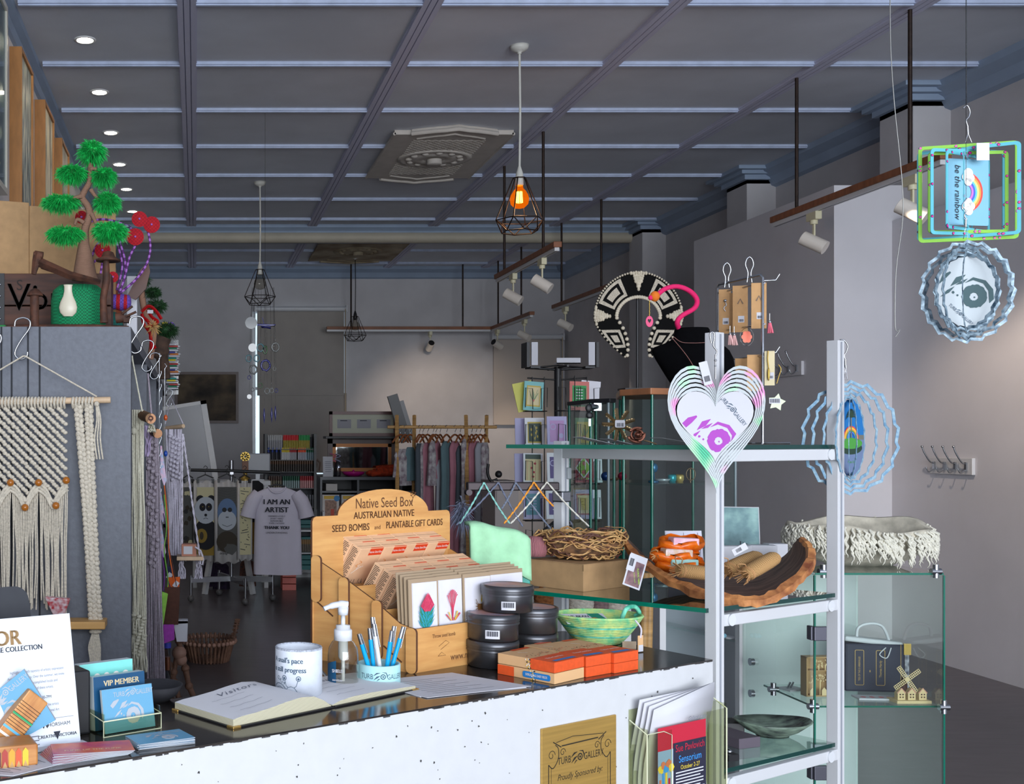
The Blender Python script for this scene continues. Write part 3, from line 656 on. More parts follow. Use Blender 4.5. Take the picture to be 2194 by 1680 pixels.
# --- grey cabinet with mirror and frames
Y = 11.2; s = Y/F; x0 = P(686, 0, Y).x; x1 = P(905, 0, Y).x; zt = H-(1022-VY)*s
t = thing('display_cabinet', 'dark open fronted cabinet beneath the gilt mirror', 'cabinet', (x0, Y, 0))
cg = mat('cabinet_grey', (86, 88, 94), .4); W = x1-x0
B().b2((0, 0, zt-.03), (W, .45, zt)).build('top', cg, t); B().b2((0, .42, 0), (W, .45, zt-.03)).build('back', blackp, t)
for x in (0, .37, .8, W-.02): B().b2((x, .0, 0), (x+.02, .42, zt-.03)).build('divider', cg, t)
for z in (.1, .5, .9): B().b2((.02, .01, z-.018), (W-.02, .42, z)).build('shelf', cg, t)
for i, (a0, a1, zz, hh, c) in enumerate(((692, 728, .5, .36, (214, 206, 200)), (733, 765, .5, .36, (206, 206, 206)), (700, 724, .9, .07, (196, 190, 184)))):
    lo = (P(a0, 0, Y).x, Y+.05, zz); hi = (P(a1, 0, Y).x, Y+.3, zz+hh)
    q = thing('kit_box', ('craft kit box with an orange picture in the left cabinet bay', 'craft kit box with a blue label in the second cabinet bay', 'pale folded paper pile on the upper cabinet shelf')[i], 'box', ((lo[0]+hi[0])/2, lo[1], lo[2]))
    ww = (hi[0]-lo[0]); B().b2((-ww/2, 0, 0), (ww/2, .25, hh)).build('carton', mat('kit_%d' % i, c, .5), q)
    if i < 2:
        B(FR((0, -.001, 0))).rect(-ww*.35, hh*.3, ww*.35, hh*.85, 0, 0).rect(-ww*.4, hh*.1, ww*.4, hh*.17, 0, 1).rect(-ww*.4, hh*.88, ww*.3, hh*.97, 0, 1).disc((ww*.36, hh*.9), .03, .001, m=2).rect(ww*.0, hh*.4, ww*.2, hh*.6, .001, 3).build('printed_label', [mat('kit_pic', (190, 150, 130), .6, noise=.3, scale=40), mat('kit_yellow', (226, 180, 40), .5), mat('kit_blue', (40, 130, 190), .5), mat('kit_red', (200, 60, 30), .5)], q)
Y2 = Y+.18
def top_item(px): return P(px, 0, Y2).x
q = thing('sign_card', 'small white sign card standing on the dark cabinet', 'sign', (top_item(700), Y+.08, zt)); B().box((0, 0, .1), (.1, .004, .205), R=Matrix.Rotation(-.1, 3, 'X')).build('card', paper, q); b = B(FR((0, -.012, 0)))
for i in range(6): b.rect(-.03, .05+.02*i, .03, .054+.02*i, 0)
b.build('lettering', greyink, q)
for i, (px, c) in enumerate(((712, (200, 60, 140)), (722, (150, 150, 190)))):
    q = thing('trinket_jar', ('clear jar with pink ribbon beside the sign card', 'clear jar with a coiled grey wire on the cabinet')[i], 'jar', (top_item(px), Y+.12, zt))
    B().lathe([(.03, 0), (.035, .06), (.03, .12), (.02, .15)], n=14).build('jar', glassmat('jar_glass', (190, 190, 200), .05, 2), q)
    B().tube(bez([(.03*math.cos(a*1.3), .01, .15+.012*a) for a in range(8)], 4), .004, 5).build('ribbon', mat('ribbon%d' % i, c, .4), q)
b = B(); b.lathe([(.001, .004), (.05, .0), (.10, .025), (.115, .05), (.11, .05), (.09, .03), (.001, .01)]); b.ball((0, 0, .05), (.012, .012, .02))
tag(b.build('dish', mat('magenta_glass', (190, 20, 130), .2), loc=(top_item(755), Y+.1, zt)), 'shallow magenta dish on the dark cabinet before the mirror', 'dish')
b = B(); rr = random.Random(2)
for i in range(16): b.tube(bez([(rr.uniform(-.17, .15), rr.uniform(-.06, .06), rr.uniform(.02, .05+.06*(i % 3)/2)) for _ in range(4)], 5), .022, 7)
tag(b.build('knitted_scarf', mat('orange_knit', (200, 64, 22), .9, noise=.3, scale=40, bump=.4), loc=(top_item(820), Y+.09, zt)), 'bundled orange knitted scarf on the dark cabinet', 'scarf')
t = thing('mirror', 'long mirror in a gilt and dark wood frame on the cabinet', 'mirror', (top_item(703), Y2+.06, zt))
w = 150*s; h = 82*s; b = B()
for k, (e, m_) in enumerate(((0, 0), (.05, 1))):
    f = .05 if k == 0 else .035
    for lo, hi in (((e, -.03+k*.005, e), (w-e, .0, e+f)), ((e, -.03+k*.005, h-e-f), (w-e, .0, h-e)), ((e, -.03+k*.005, e), (e+f, .0, h-e)), ((w-e-f, -.03+k*.005, e), (w-e, .0, h-e))): b.b2(lo, hi, m_)
b.build('frame', [mat('mirror_brown', (66, 36, 28), .4), mat('mirror_gilt', (150, 92, 34), .4, .3)], t)
B().b2((.08, -.015, .08), (w-.08, -.005, h-.08)).build('mirror_glass', mat('mirror_silver', (200, 204, 206), .04, 1), t)
simplebox('wall_board', (top_item(695), Y2-.1, zt+h), (top_item(856), Y2+.12, zt+h+.025), blackp, 'dark board lying along the top of the gilt mirror', 'board')
t = thing('framed_certificates', 'brown frame holding three pale certificates, on top of the mirror', 'picture', (top_item(705), Y2, zt+h+.025)); h2 = 54*s; w = 147*s; b = B(); f = .032
for lo, hi in (((0, -.03, 0), (w, 0, f)), ((0, -.03, h2-f), (w, 0, h2)), ((0, -.03, 0), (f, 0, h2)), ((w-f, -.03, 0), (w, 0, h2))): b.b2(lo, hi)
b.build('frame', mat('frame_redbrown', (84, 38, 30), .4), t); B().b2((f, -.015, f), (w-f, -.005, h2-f)).build('mount', mat('mount_green', (176, 178, 160), .6), t)
for k in range(3): b = B(FR((f+.12+k*.2, -.0155, h2/2))); b.rect(-.07, -.045, .07, .045, .0, 0); b.rect(-.04, .028, .03, .036, .001, 1); b.build('certificate', [mat('cert', (140, 140, 148), .6), ink], t)
t = thing('slanted_picture', 'stack end of a dark frame leaning behind the dress rack', 'picture', P(858, 905, 11.0), rot=(0, math.radians(-17), 0))
B().b2((-.05, -.02, -.20), (.05, .02, .28)).build('frame', mat('charcoal_frame', (52, 52, 54), .4), t); B().b2((.045, -.012, -.20), (.09, .03, .2)).build('inner_frame', mat('silver_edge', (120, 120, 122), .4), t)
# statuette
b = B(); b.lathe([(.025, 0), (.03, .02), (.02, .06), (.035, .12), (.02, .2), (.012, .24)], n=12); b.ball((0, 0, .27), (.022, .024, .03)); b.tube([(.02, 0, .18), (.06, 0, .14), (.05, -.02, .06)], .009)
tag(b.build('statuette', mat('statuette_brown', (96, 74, 62), .5), loc=(P(681, 0, 11).x, 11.35, zt)), 'small brown figure statuette beside the marker rack', 'statuette')
# --- dress rack
Y = 9.5; s = Y/F; zrl = H+30*s; xl = P(830, 0, Y).x; xr = P(1064, 0, Y).x
t = thing('dress_rack', 'timber a-frame clothes rack hung with dresses', 'clothes rack', ((xl+xr)/2, Y, 0)); cx = (xl+xr)/2
B().cyl((xl-cx, 0, zrl), (xr-cx, 0, zrl), .014, n=12).build('rail', pine, t)
for pa, pb in ((849, 889), (997, 1044)):
    xa = P(pa, 0, Y).x-cx; xb = P(pb, 0, Y).x-cx
    B().tube([(xa-.03, -.25, 0), (xa, -.03, zrl-.0), (xa+.005, .0, zrl+.1)], .016, 4, sm=False).build('leg', pine, t)
    B().tube([(xb+.03, .25, 0), (xb, .03, zrl), (xb-.005, .0, zrl+.1)], .016, 4, sm=False).build('leg', pine, t)
flor = lambda n, a, c: mat(n, a, .85, noise=.4, scale=26, c2=c)
dm = dict(floral=flor('floral', (186, 184, 184), (120, 104, 114)), rose=mat('rose_linen', (168, 112, 126), .9, noise=.1, scale=8), grey=mat('grey_linen', (146, 148, 156), .9), teal=mat('teal_linen', (92, 118, 124), .9, noise=.1, scale=8), dgrey=mat('slate_linen', (70, 78, 86), .9))
gl = ((858, 'floral', 9, 962, 1022, 'short floral top, leftmost on the dress rack'), (868, 'floral', 10, 962, 1040, 'pale floral top near the left end of the dress rack'), (879, 'teal', 8, 958, 1030, 'grey blue short top near the left end of the dress rack'),
      (899, 'dgrey', 6, 950, 1190, 'slate grey dress just right of the second rack post'), (906, 'floral', 7, 950, 1190, 'narrow grey floral dress seen edge on'), (916, 'rose', 8, 948, 1200, 'dusty rose dress, first of the rose dresses from the left'), (928, 'floral', 9, 945, 1040, 'floral wrap top between rose and grey dresses'),
      (934, 'rose', 8, 945, 1025, 'rose blouse hanging over a grey skirt'), (943, 'grey', 12, 985, 1200, 'pale grey skirt near the rack centre'), (957, 'teal', 14, 945, 1200, 'sea green dress with crossed straps'), (975, 'rose', 9, 945, 1200, 'rose dress right of the sea green dress'), (986, 'dgrey', 8, 955, 1120, 'dark teal dress at the third rack post'),
      (999, 'floral', 9, 940, 1200, 'grey floral dress by the third rack post'), (1011, 'rose', 8, 945, 1200, 'rose dress, left of the closest pair at the right'), (1020, 'rose', 7, 945, 1200, 'rose dress, right of the closest pair at the right'), (1029, 'grey', 6, 948, 1200, 'grey dress behind the last floral dress'), (1039, 'floral', 11, 948, 1200, 'white floral dress, rightmost on the rack'))
hb = B(); hanger_mb(hb, .12, 0, 1); h0 = hb.build('coat_hanger', [hangw, chrome])
for i, (px, k, w, yt, yb, lab) in enumerate(gl):
    a = math.radians(62+(i*37 % 23)); p = P(px, yt, Y-.02+(i % 3)*.02)
    b = B(); L = (yb-yt)*s; hw = .15 if i % 4 else .19; hw = max(.09, w*s*2.1)
    garm(b, [(.0, .04), (-.02, hw*.7), (-.06, hw), (-.3*min(1, L), hw*.85), (-L*.7, hw*1.05), (-L, hw*1.2)], .035, 6, .35, i)
    o2 = b.build('dress', dm[k], loc=p); o2.rotation_euler = (0, 0, a*.75); tag(o2, lab, 'garment', 'garments on the timber rack')
    h = h0 if i == 0 else h0.copy()
    if i: COL.objects.link(h)
    h.location = (p.x, p.y, zrl-.03); h.rotation_euler = (0, 0, a*.75); tag(h, 'wooden hanger holding the '+lab.replace(', ', ' that is ', 1)[:60].rsplit(' ', 1)[0] if len(lab) > 60 else 'wooden hanger holding the '+lab.split(',')[0], 'hanger', 'wooden hangers on the timber rack')
# small black hand ornament
b = B(); b.ball((.03, 0, .05), .028); b.tube(bez([(-.05, 0, .13), (-.055, 0, .06), (-.03, 0, .0), (.02, 0, .01)], 5), .012)
tag(b.build('ornament', blackp, loc=P(1060, 1030, 8.7)), 'small black curled ornament right of the dress rack', 'ornament')
t = thing('small_cabinet', 'narrow beige cabinet right of the dress rack', 'cabinet', (P(1066, 0, 8.8).x, 8.8, 0)); zt2 = P(1060, 1030, 8.7).z
bm_ = mat('beige_laminate', (168, 160, 158), .6)
B().b2((-.08, -.2, zt2-.03), (.12, .2, zt2)).build('top', bm_, t); B().b2((-.07, -.19, 0), (.11, .19, zt2-.03)).build('carcass', bm_, t); B().b2((-.06, -.2, zt2-.2), (.10, -.19, zt2-.05)).build('drawer_front', bm_, t)
# --- peg basket on the floor
Yb = 7.15; t = thing('peg_basket', 'round basket made of wooden dolly pegs with two loop handles', 'basket', (P(447, 0, Yb).x, Yb, 0))
pegm = mat('peg_wood', (128, 92, 72), .7, noise=.35, scale=14, c2=(78, 52, 40)); pegk = mat('peg_knob', (168, 128, 110), .6, noise=.2, scale=12)
n = 34
for i in range(n):
    a = 2*PI*i/n; c, q = math.cos(a), math.sin(a)
    b = B(); b.tube([(.125*c, .125*q, 0), (.165*c, .165*q, .15)], .009, 6); b.build('peg', pegm, t)
b = B()
for i in range(n): a = 2*PI*(i+.5)/n; b.ball((.17*math.cos(a), .17*math.sin(a), .125), .014, 8, 6)
b.build('knob_ring', pegk, t)
B().lathe([(.001, .005), (.125, .005), (.125, .015), (.001, .015)], n=24).build('basket_floor', pegm, t)
for sg in (-1, 1):
    b = B(); pts = [(sg*(.155+.03*math.sin(u*PI)), .07-.14*u, .13+.13*math.sin(u*PI)) for u in [k/14 for k in range(15)]]
    b.tube(pts, .007, 6)
    for k in range(14): b.tube([(Vector(pts[k])+Vector((-.016, 0, 0))), Vector(pts[k])+Vector((.016, 0, 0))], .006, 5)
    b.build('handle', pegm, t)
# --- peg figure stand
t = thing('peg_sculpture', 'tall leggy sculpture of joined wooden pegs beside the shelving', 'sculpture', (P(400, 0, 5.2).x, 5.2, 0))
def rel(px, py, Y=5.2): return P(px, py, Y)-Vector((P(400, 0, 5.2).x, 5.2, 0))
for path in (((378, 1345), (383, 1372), (388, 1400), (397, 1432), (405, 1470), (424, 1515), (440, 1585)), ((352, 1392), (362, 1425), (374, 1462), (384, 1500), (392, 1580)), ((382, 1395), (372, 1440), (366, 1500), (360, 1588))):
    b = B(); pts = [rel(*q) for q in path]; pts[-1].z = .0
    for k in range(len(pts)-1): b.tube([pts[k], pts[k+1]], [.016, .013], 6); b.ball(pts[k+1] if k < len(pts)-2 else pts[k], .02, 8, 6)
    b.build('leg', pegm, t)
B().ball(rel(384, 1399), .034).ball(rel(388, 1414), .028).build('bead', pegk, t)
# --- hook racks on the right
def hookrack(X, px0, px1, zt, zb, label, m):
    Y0 = X*F/(px1-VX); Y1 = X*F/(px0-VX)
    t = thing('hook_rack', label, 'hook rack', (X, Y0, zb), group='coat hook racks'); L = Y1-Y0
    B().b2((-.02, 0, 0), (0, L, zt-zb)).build('board', m, t, bev=.003)
    for i in range(4):
        y = L*(.12+.25*i); zz = (zt-zb)*.45; b = B()
        b.tube(bez([(-.022, y, zz+.02), (-.05, y, zz+.03), (-.085, y, zz+.085), (-.10, y, zz+.125)], 5), .005, 6); b.ball((-.10, y, zz+.125), .008)
        b.tube(bez([(-.022, y, zz-.01), (-.055, y, zz-.035), (-.07, y, zz-.02), (-.075, y, zz-.005)], 5), .004, 6); b.b2((-.03, y-.009, zz-.02), (-.02, y+.009, zz+.03))
        b.build('hook', chrome, t)
hookrack(X1, 1998, 2090, 1.296, 1.195, 'four hook white coat rack on the right hand panel', white)
hookrack(X2, 1652, 1723, 1.966, 1.867, 'four hook coat rack on the tall panel behind the jewellery stand', panelm)
# ================= CARD SPINNER =================
Y = 5.8; s = Y/F; cp = P(1195, 0, Y); cx, cy = cp.x, Y
t = thing('card_spinner', 'black wire revolving stand filled with greeting cards', 'display stand', (cx, cy, 0))
def SR(px, py, dy=0): p = P(px, py, Y); return Vector((p.x-cx, dy, p.z))
wz = lambda py: H-(py-VY)*s
B().cyl((0, 0, .03), (0, 0, wz(786)), .018, n=16).build('pole', blackp, t)
B().lathe([(.26, 0), (.26, .015), (.05, .03), (.03, .06)]).build('base', blackp, t)
b = B()
for px in (1131, 1268): b.tube([SR(px, 788), (0, 0, wz(792))], .007, 6); b.tube([SR(px, 788, .05), (0, 0, wz(783))], .005, 6)
b.tube([(0, -.16, wz(788)), (0, .16, wz(788))], .006); b.build('top_arm', black, t)
for px, sg in ((1131, 1), (1268, -1)):
    a = SR(px, 788); c = SR(px, 735)
    b = B(); b.b2((a.x-.02 if sg > 0 else a.x+.005, -.05, a.z), (a.x-.005 if sg > 0 else a.x+.02, .05, c.z), 0); b.b2((a.x, -.05, a.z-.005), (a.x+sg*.05, .05, a.z+.005), 0)
    q = b.build('header_holder', blackp, t); B().b2((a.x+sg*.003, -.055, a.z+.01), (a.x+sg*.035, -.045, c.z)).build('card_panel', paper, q)
B().b2((-.06, -.17, wz(784)), (.06, -.165, wz(772))).b2((-.06, -.17, wz(784)), (.06, -.13, wz(782))).build('card_tray', paper, t)
wire = B(); 
for zz in (wz(810), wz(945+116)):
    for px in (1130, 1258): wire.tube([SR(px, 0, 0).xy.to_3d()+Vector((0, 0, zz)), (0, 0, zz-.01)], .004, 5)
for px in (1138, 1164, 1228, 1255): wire.tube([SR(px, 808, -.02), SR(px, 1175, -.02)], .003, 5)
for px in (1182, 1212): wire.tube([SR(px, 808, -.14), SR(px, 1175, -.14)], .0025, 5)
colx = ((1139, -.05), (1195, -.15), (1250, -.05)); rowy = ((826, 880), (900, 957), (978, 1034), (1055, 1112), (1132, 1180))
for c, (px, dy) in enumerate(colx):
    for r, (y0, y1) in enumerate(rowy):
        a = SR(px, y1+2, dy); w = .055; h = .16
        wire.tube([(a.x-w, dy-.03, a.z+.02), (a.x-w, dy-.035, a.z+h*.75), (a.x-w*.4, dy-.04, a.z+h*.72), (a.x-w*.4, dy-.045, a.z+.01), (a.x+w*.4, dy-.045, a.z+.01), (a.x+w*.4, dy-.04, a.z+h*.72), (a.x+w, dy-.035, a.z+h*.75), (a.x+w, dy-.03, a.z+.02)], .0022, 4)
        wire.tube([(a.x-w, dy-.03, a.z), (a.x+w, dy-.03, a.z), (a.x+w, dy+.02, a.z), (a.x-w, dy+.02, a.z)], .0025, 4, closed=True)
wire.build('wire_pockets', black, t)
cm = {k: mat('gc_'+k, c, .5) for k, c in dict(aqua=(122, 186, 186), yellow=(206, 200, 90), lilac=(176, 168, 206), mauve=(184, 140, 190), navy=(60, 74, 66), gold=(196, 168, 70), green=(36, 148, 74), coral=(206, 110, 100), crimson=(166, 26, 50), lime=(150, 190, 60), cream=(214, 196, 150), blue=(96, 146, 164), white=(224, 222, 228), sage=(110, 140, 100), purple=(90, 70, 130)).items()}
CL = list(cm.values()); CK = {k: i for i, k in enumerate(cm)}
cards = ((1131, 880, -.04, 'yellow', 'lilac', 'q', -.2, 'yellow card tucked behind the aqua one in the top left pocket'), (1141, 880, -.07, 'aqua', 'cream', 'f', .08, 'aqua card with a yellow bordered plant sketch in the top left pocket'),
    (1241, 880, -.07, 'coral', 'green', 'r', .03, 'coral card with a green panel in the top right pocket'), (1262, 878, -.03, 'white', 'white', 'q', .1, 'blank pale card edge behind the coral card'),
    (1125, 958, -.03, 'lilac', 'lilac', 'q', 0, 'plain lilac envelope left of the dark floral card'), (1146, 958, -.07, 'white', 'navy', 'd', .0, 'white card with a dark floral panel in a gold border'), (1194, 956, -.17, 'lilac', 'mauve', 'e', 0, 'lilac card with a mauve embossed panel, centre column'), (1252, 958, -.07, 'sage', 'gold', 'f', 0, 'green and gold patterned card in the second right pocket'),
    (1124, 1034, -.03, 'lilac', 'lilac', 'q', 0, 'plain lilac envelope left of the red and cream card'), (1142, 1034, -.07, 'white', 'cream', 'b', .02, 'cream card with red birds and dark top in the third left pocket'), (1194, 1034, -.17, 'white', 'purple', 'e', 0, 'white card with a purple lattice panel, centre column'), (1251, 1034, -.07, 'crimson', 'lime', 'x', 0, 'crimson card with a lime green diamond'), (1270, 1034, -.03, 'white', 'white', 'q', 0, 'white card edge right of the crimson card'),
    (1143, 1112, -.07, 'lilac', 'blue', 'r', 0, 'lilac edged card with a blue sea panel in the fourth left pocket'), (1192, 1112, -.17, 'white', 'purple', 'r', 0, 'white and purple card in the fourth centre pocket'), (1251, 1112, -.07, 'lilac', 'cream', 's', 0, 'card with a red stitched border round a cream stamp'), (1268, 1112, -.03, 'white', 'white', 'q', 0, 'white card edge beside the stitched border card'))
for px, py, dy, k, k2, kind, tl, lab in cards:
    p = P(px, py, Y+dy); q = thing('greeting_card', lab, 'greeting card', p, rot=(-.08, tl, 0), group='greeting cards in the revolving stand')
    w = .05; h = .15; b = B(); b.b2((-w, -.002, 0), (w, .002, h), CK[k]); b.build('card', CL, q)
    b = B(FR((0, -.0025, 0)))
    if kind in 'fdrse': b.rect(-w*.72, h*.14, w*.72, h*.86, 0, CK['gold'] if kind in 'fd' else CK['crimson'] if kind == 's' else CK[k2]); b.rect(-w*.62, h*.19, w*.62, h*.81, .0005, CK[k2])
    if kind == 'f':
        for i in range(9): b.stroke([(0, h*.3), (w*.5*math.sin(i-4), h*.72-.003*i)], .002, .001, CK['sage'])
        b.disc((0, h*.35), .006, .0015, m=CK['coral'])
    if kind == 'd':
        for i in range(7): b.disc((w*.35*math.sin(i*2.2), h*(.3+.06*i)), .008, .001, 6, CK['gold'], .5)
        b.stroke([(0, h*.22), (.01, h*.5), (0, h*.75)], .002, .001, CK['cream'])
    if kind == 'r': 
        for i in range(5): b.rect(-w*.35, h*(.3+.1*i), w*.35, h*(.33+.1*i), .001, CK['white'] if k2 == 'green' else CK[k])
    if kind == 'e': b.ring([(-.02+.016*math.cos(i*PI/6), h*.65+.016*math.sin(i*PI/6)) for i in range(12)], [(-.02+.012*math.cos(i*PI/6), h*.65+.012*math.sin(i*PI/6)) for i in range(12)], .0006, .001, CK['lilac']); b.disc((.02, h*.35), .012, .001, m=CK['lilac'])
    if kind == 'b':
        b.rect(-w*.8, h*.06, w*.8, h*.8, 0, CK['cream']); b.rect(-w*.8, h*.8, w*.8, h*.96, 0, CK['navy'])
        for i in range(4): b.stroke([(-w*.6+.02*i, h*.08), (-w*.55+.02*i, h*.75)], .0016, .0005, CK['crimson']); b.blob((w*.5*math.sin(i*3), h*(.2+.15*i)), .006, .001, m=CK['crimson'])
    if kind == 'x': b.add([(0, h*.12, .0004), (w*.85, h*.5, .0004), (0, h*.9, .0004), (-w*.85, h*.5, .0004)], [(0, 1, 2, 3)], CK['white']); b.add([(0, h*.18, .0008), (w*.72, h*.5, .0008), (0, h*.84, .0008), (-w*.72, h*.5, .0008)], [(0, 1, 2, 3)], CK['lime']); b.disc((0, h*.35), .011, .001, m=CK['coral']); b.disc((.003, h*.65), .01, .001, m=CK['coral'])
    if kind == 's': b.rect(-w*.35, h*.3, w*.4, h*.72, .001, CK['gold'])
    if len(b.v): b.build('printed_panel', CL, q)
# ================= TALL GLASS CABINETS =================
cglass = glassmat('cabinet_glass', (232, 244, 241), .01, 1.8)
def vitrine(name, poly, z0, z1, topm, th, label, shelves, plinth, over=.02):
    cxm = sum(p[0] for p in poly)/len(poly); cym = sum(p[1] for p in poly)/len(poly)
    t = thing(name, label, 'display cabinet', (cxm, cym, 0)); q = [(x-cxm, y-cym) for x, y in poly]
    o = [(x*(1+over/.2), y*(1+over/.2)) for x, y in q]
    B().prism(o, z1-th, z1).build('top', topm, t, bev=.003); B().prism(o, 0, plinth).build('plinth', topm, t)
    n = len(q)
    for i in range(n):
        a, c = q[i], q[(i+1) % n]
        B().quad((a[0], a[1], plinth), (c[0], c[1], plinth), (c[0], c[1], z1-th), (a[0], a[1], z1-th)).build('glass_pane', cglass, t)
        B().cyl((a[0], a[1], plinth), (a[0], a[1], z1-th), .006, n=4).build('corner_strip', gedge if i != 1 else mat('grey_seal', (120, 136, 140), .3), t)
    for z in shelves:
        B().prism([(x*.94, y*.94) for x, y in q], z-.004, z+.004).build('glass_shelf', [glass], t)
    return t, cxm, cym
woodtop = mat('wood_top', (176, 116, 78), .4, noise=.2, scale=4, stretch=(1, 6, 1))
va, vx, vy = vitrine('glass_cabinet', [(1.71, 4.2), (2.09, 4.34), (2.05, 4.62), (1.78, 4.70), (1.655, 4.335)], 0, 1.598, woodtop, .024, 'wood topped corner glass cabinet of jewellery', (1.235, .95), .08)
vb, ux, uy = vitrine('glass_cabinet', [(1.575, 4.47), (1.62, 4.40), (1.650, 4.42), (1.70, 4.76), (1.59, 4.77)], 0, 1.567, blackp, .016, 'black topped glass cabinet with a key in its lock', (1.24, .92), .08)
p = P(1279, 872, 4.44)-Vector((ux, uy, 0))
B().cyl(p, p+Vector((-.03, -.01, 0)), .012).box(p, (.03, .02, .03)).build('lock', chrome, vb)
t = thing('key_bunch', 'black headed key hanging from the cabinet lock', 'keys', P(1262, 875, 4.42))
B().ball((-.004, -.01, 0), (.014, .006, .016)).ball((-.002, -.012, -.028), (.014, .006, .014)).build('key_head', blackp, t); B().box((-.002, -.012, -.055), (.008, .002, .03)).build('key_blade', chrome, t)
# jewellery in the cabinets
rr = random.Random(5)
for i, (px, py, c, k, lab) in enumerate(((1400, 1030, (20, 90, 130), 'stand', 'blue pendant on a small clear stand in the wood topped cabinet'), (1362, 1030, (150, 30, 60), 'bead', 'dark pink bead on the cabinet shelf'), (1325, 1028, (30, 60, 120), 'bead', 'small blue bead at the left of the cabinet shelf'),
     (1440, 1033, (30, 150, 160), 'ring', 'turquoise ring on the glass shelf'), (1456, 1033, (190, 160, 90), 'ring', 'gold ring next to the turquoise ring'), (1480, 1015, (120, 90, 60), 'hoop', 'copper wire hoop earring on a clear stand'), (1340, 1036, (110, 70, 50), 'dish', 'small brown trinket dish at the left of the shelf'), (1420, 1036, (180, 184, 188), 'dish', 'small clear trinket dish at the middle of the shelf'))):
    YY = 4.42; zz = 1.239; p = P(px, 1000, YY); m = mat('jewel%d' % i, c, .2, .3)
    b = B()
    if k == 'stand': b.lathe([(.02, 0), (.02, .004), (.006, .006), (.003, .05), (.012, .07), (.001, .075)], n=12); b.ball((0, -.01, .055), (.014, .006, .018))
    elif k == 'bead': b.ball((0, 0, .018), .018)
    elif k == 'ring': b.lathe([(.012, 0), (.016, .008), (.016, .024), (.012, .03), (.011, .02), (.011, .008), (.012, 0)], n=16)
    elif k == 'hoop': b.tube([(.018*math.cos(a/8*PI), 0, .03+.024*math.sin(a/8*PI)) for a in range(16)], .002, 5, closed=True); b.cyl((0, .004, 0), (0, .004, .05), .003)
    else: b.lathe([(.001, .003), (.02, 0), (.03, .012), (.027, .012), (.018, .005), (.001, .005)], n=16)
    xx = min(max(p.x, 1.62), 2.03)
    if xx < 1.74: YY = 4.56; 
    tag(b.build('jewellery', m, loc=(xx, YY, zz)), lab, 'jewellery')
# cards at the foot of the cabinets, in front
# ================= LEFT SHELVING =================
shm = mat('shelf_grey', (104, 108, 118), .55, noise=.08, scale=60, bump=.12)
TZ = 1.747; SX = -.198
ys = [3.4, 4.5, 5.55, 6.6, 7.65]
for i in range(4):
    y0, y1 = ys[i], ys[i+1]
    t = thing('shelving_unit', ('grey textured shelving unit whose end panel faces the counter', 'second grey shelving unit of the row on the left', 'third grey shelving unit of the row on the left', 'farthest grey shelving unit of the row on the left')[i], 'shelving', (-.62, y0, 0), group='row of grey shelving units')
    B().b2((-.40, 0, 0), (.422, .05, TZ)).build('end_panel', shm, t)
    B().b2((-.40, .05, TZ-.04), (.422, y1-y0-.01, TZ)).build('top_board', shm, t)
    B().b2((-.43, 0, 0), (-.40, y1-y0-.01, TZ)).build('back_panel', shm, t)
    for z in (.25, .75, 1.22): B().b2((-.40, .05, z), (.40, y1-y0-.01, z+.025)).build('shelf_board', shm, t)
    if i == 0:
        b = B(FR((0, -.0005, 0)))
        for px in (3, 25, 60, 85): x = P(px, 0, 3.4).x+.62; b.rect(x-.0028, .0, x+.0028, TZ-.0, 0)
        b.build('panel_groove', mat('groove_dark', (38, 40, 46), .8), t)
# stock standing inside the open bays
rr = random.Random(11)
for i, (y, z, c, lab) in enumerate(((3.9, 1.245, (70, 60, 96), 'purple storage box in the nearest open shelf bay'), (5.0, 1.245, (130, 120, 160), 'lilac storage box in the second open shelf bay'), (6.0, 1.245, (150, 160, 190), 'pale blue storage box in the third open shelf bay'), (4.0, .775, (60, 60, 66), 'charcoal storage box on the middle shelf of the nearest bay'))):
    simplebox('storage_box', (-.7, y-.3, z), (-.34, y+.3, z+.28), mat('stor%d' % i, c, .6), lab, 'box')
# s-hooks
def shook(p, s_, label, flip=1, r=.0028, rz=0):
    b = B(); b.tube([Vector((flip*x*s_, 0, z*s_)) for x, z in [(q.x, q.y) for q in bez([(-.45, .15), (-.38, .42), (-.05, .52), (.22, .38), (.2, .05), (-.15, -.45), (-.4, -.9), (-.42, -1.15), (-.2, -1.32), (.08, -1.2), (.12, -1.0)], 5)]], r, 8)
    o = b.build('s_hook', chrome, loc=p); o.rotation_euler = (0, 0, rz); return tag(o, label, 'hook', 's-shaped hooks on the shelving edge')
shook(P(53, 706, 3.37), .068, 'steel s-hook carrying the large cream macrame')
shook(P(297, 700, 3.45), .062, 'steel s-hook at the corner of the shelving above the wood slice')
shook(P(320, 748, 4.1), .062, 'second steel s-hook along the shelving edge')
shook(P(335, 772, 4.7), .06, 'third steel s-hook along the shelving edge')
shook(P(365, 845, 5.6), .045, 'farthest s-hook, above the white macrame', r=.002)
shook(P(-8, 735, 3.37), .06, 'hook tip at the very left edge of the grey panel', rz=.3)
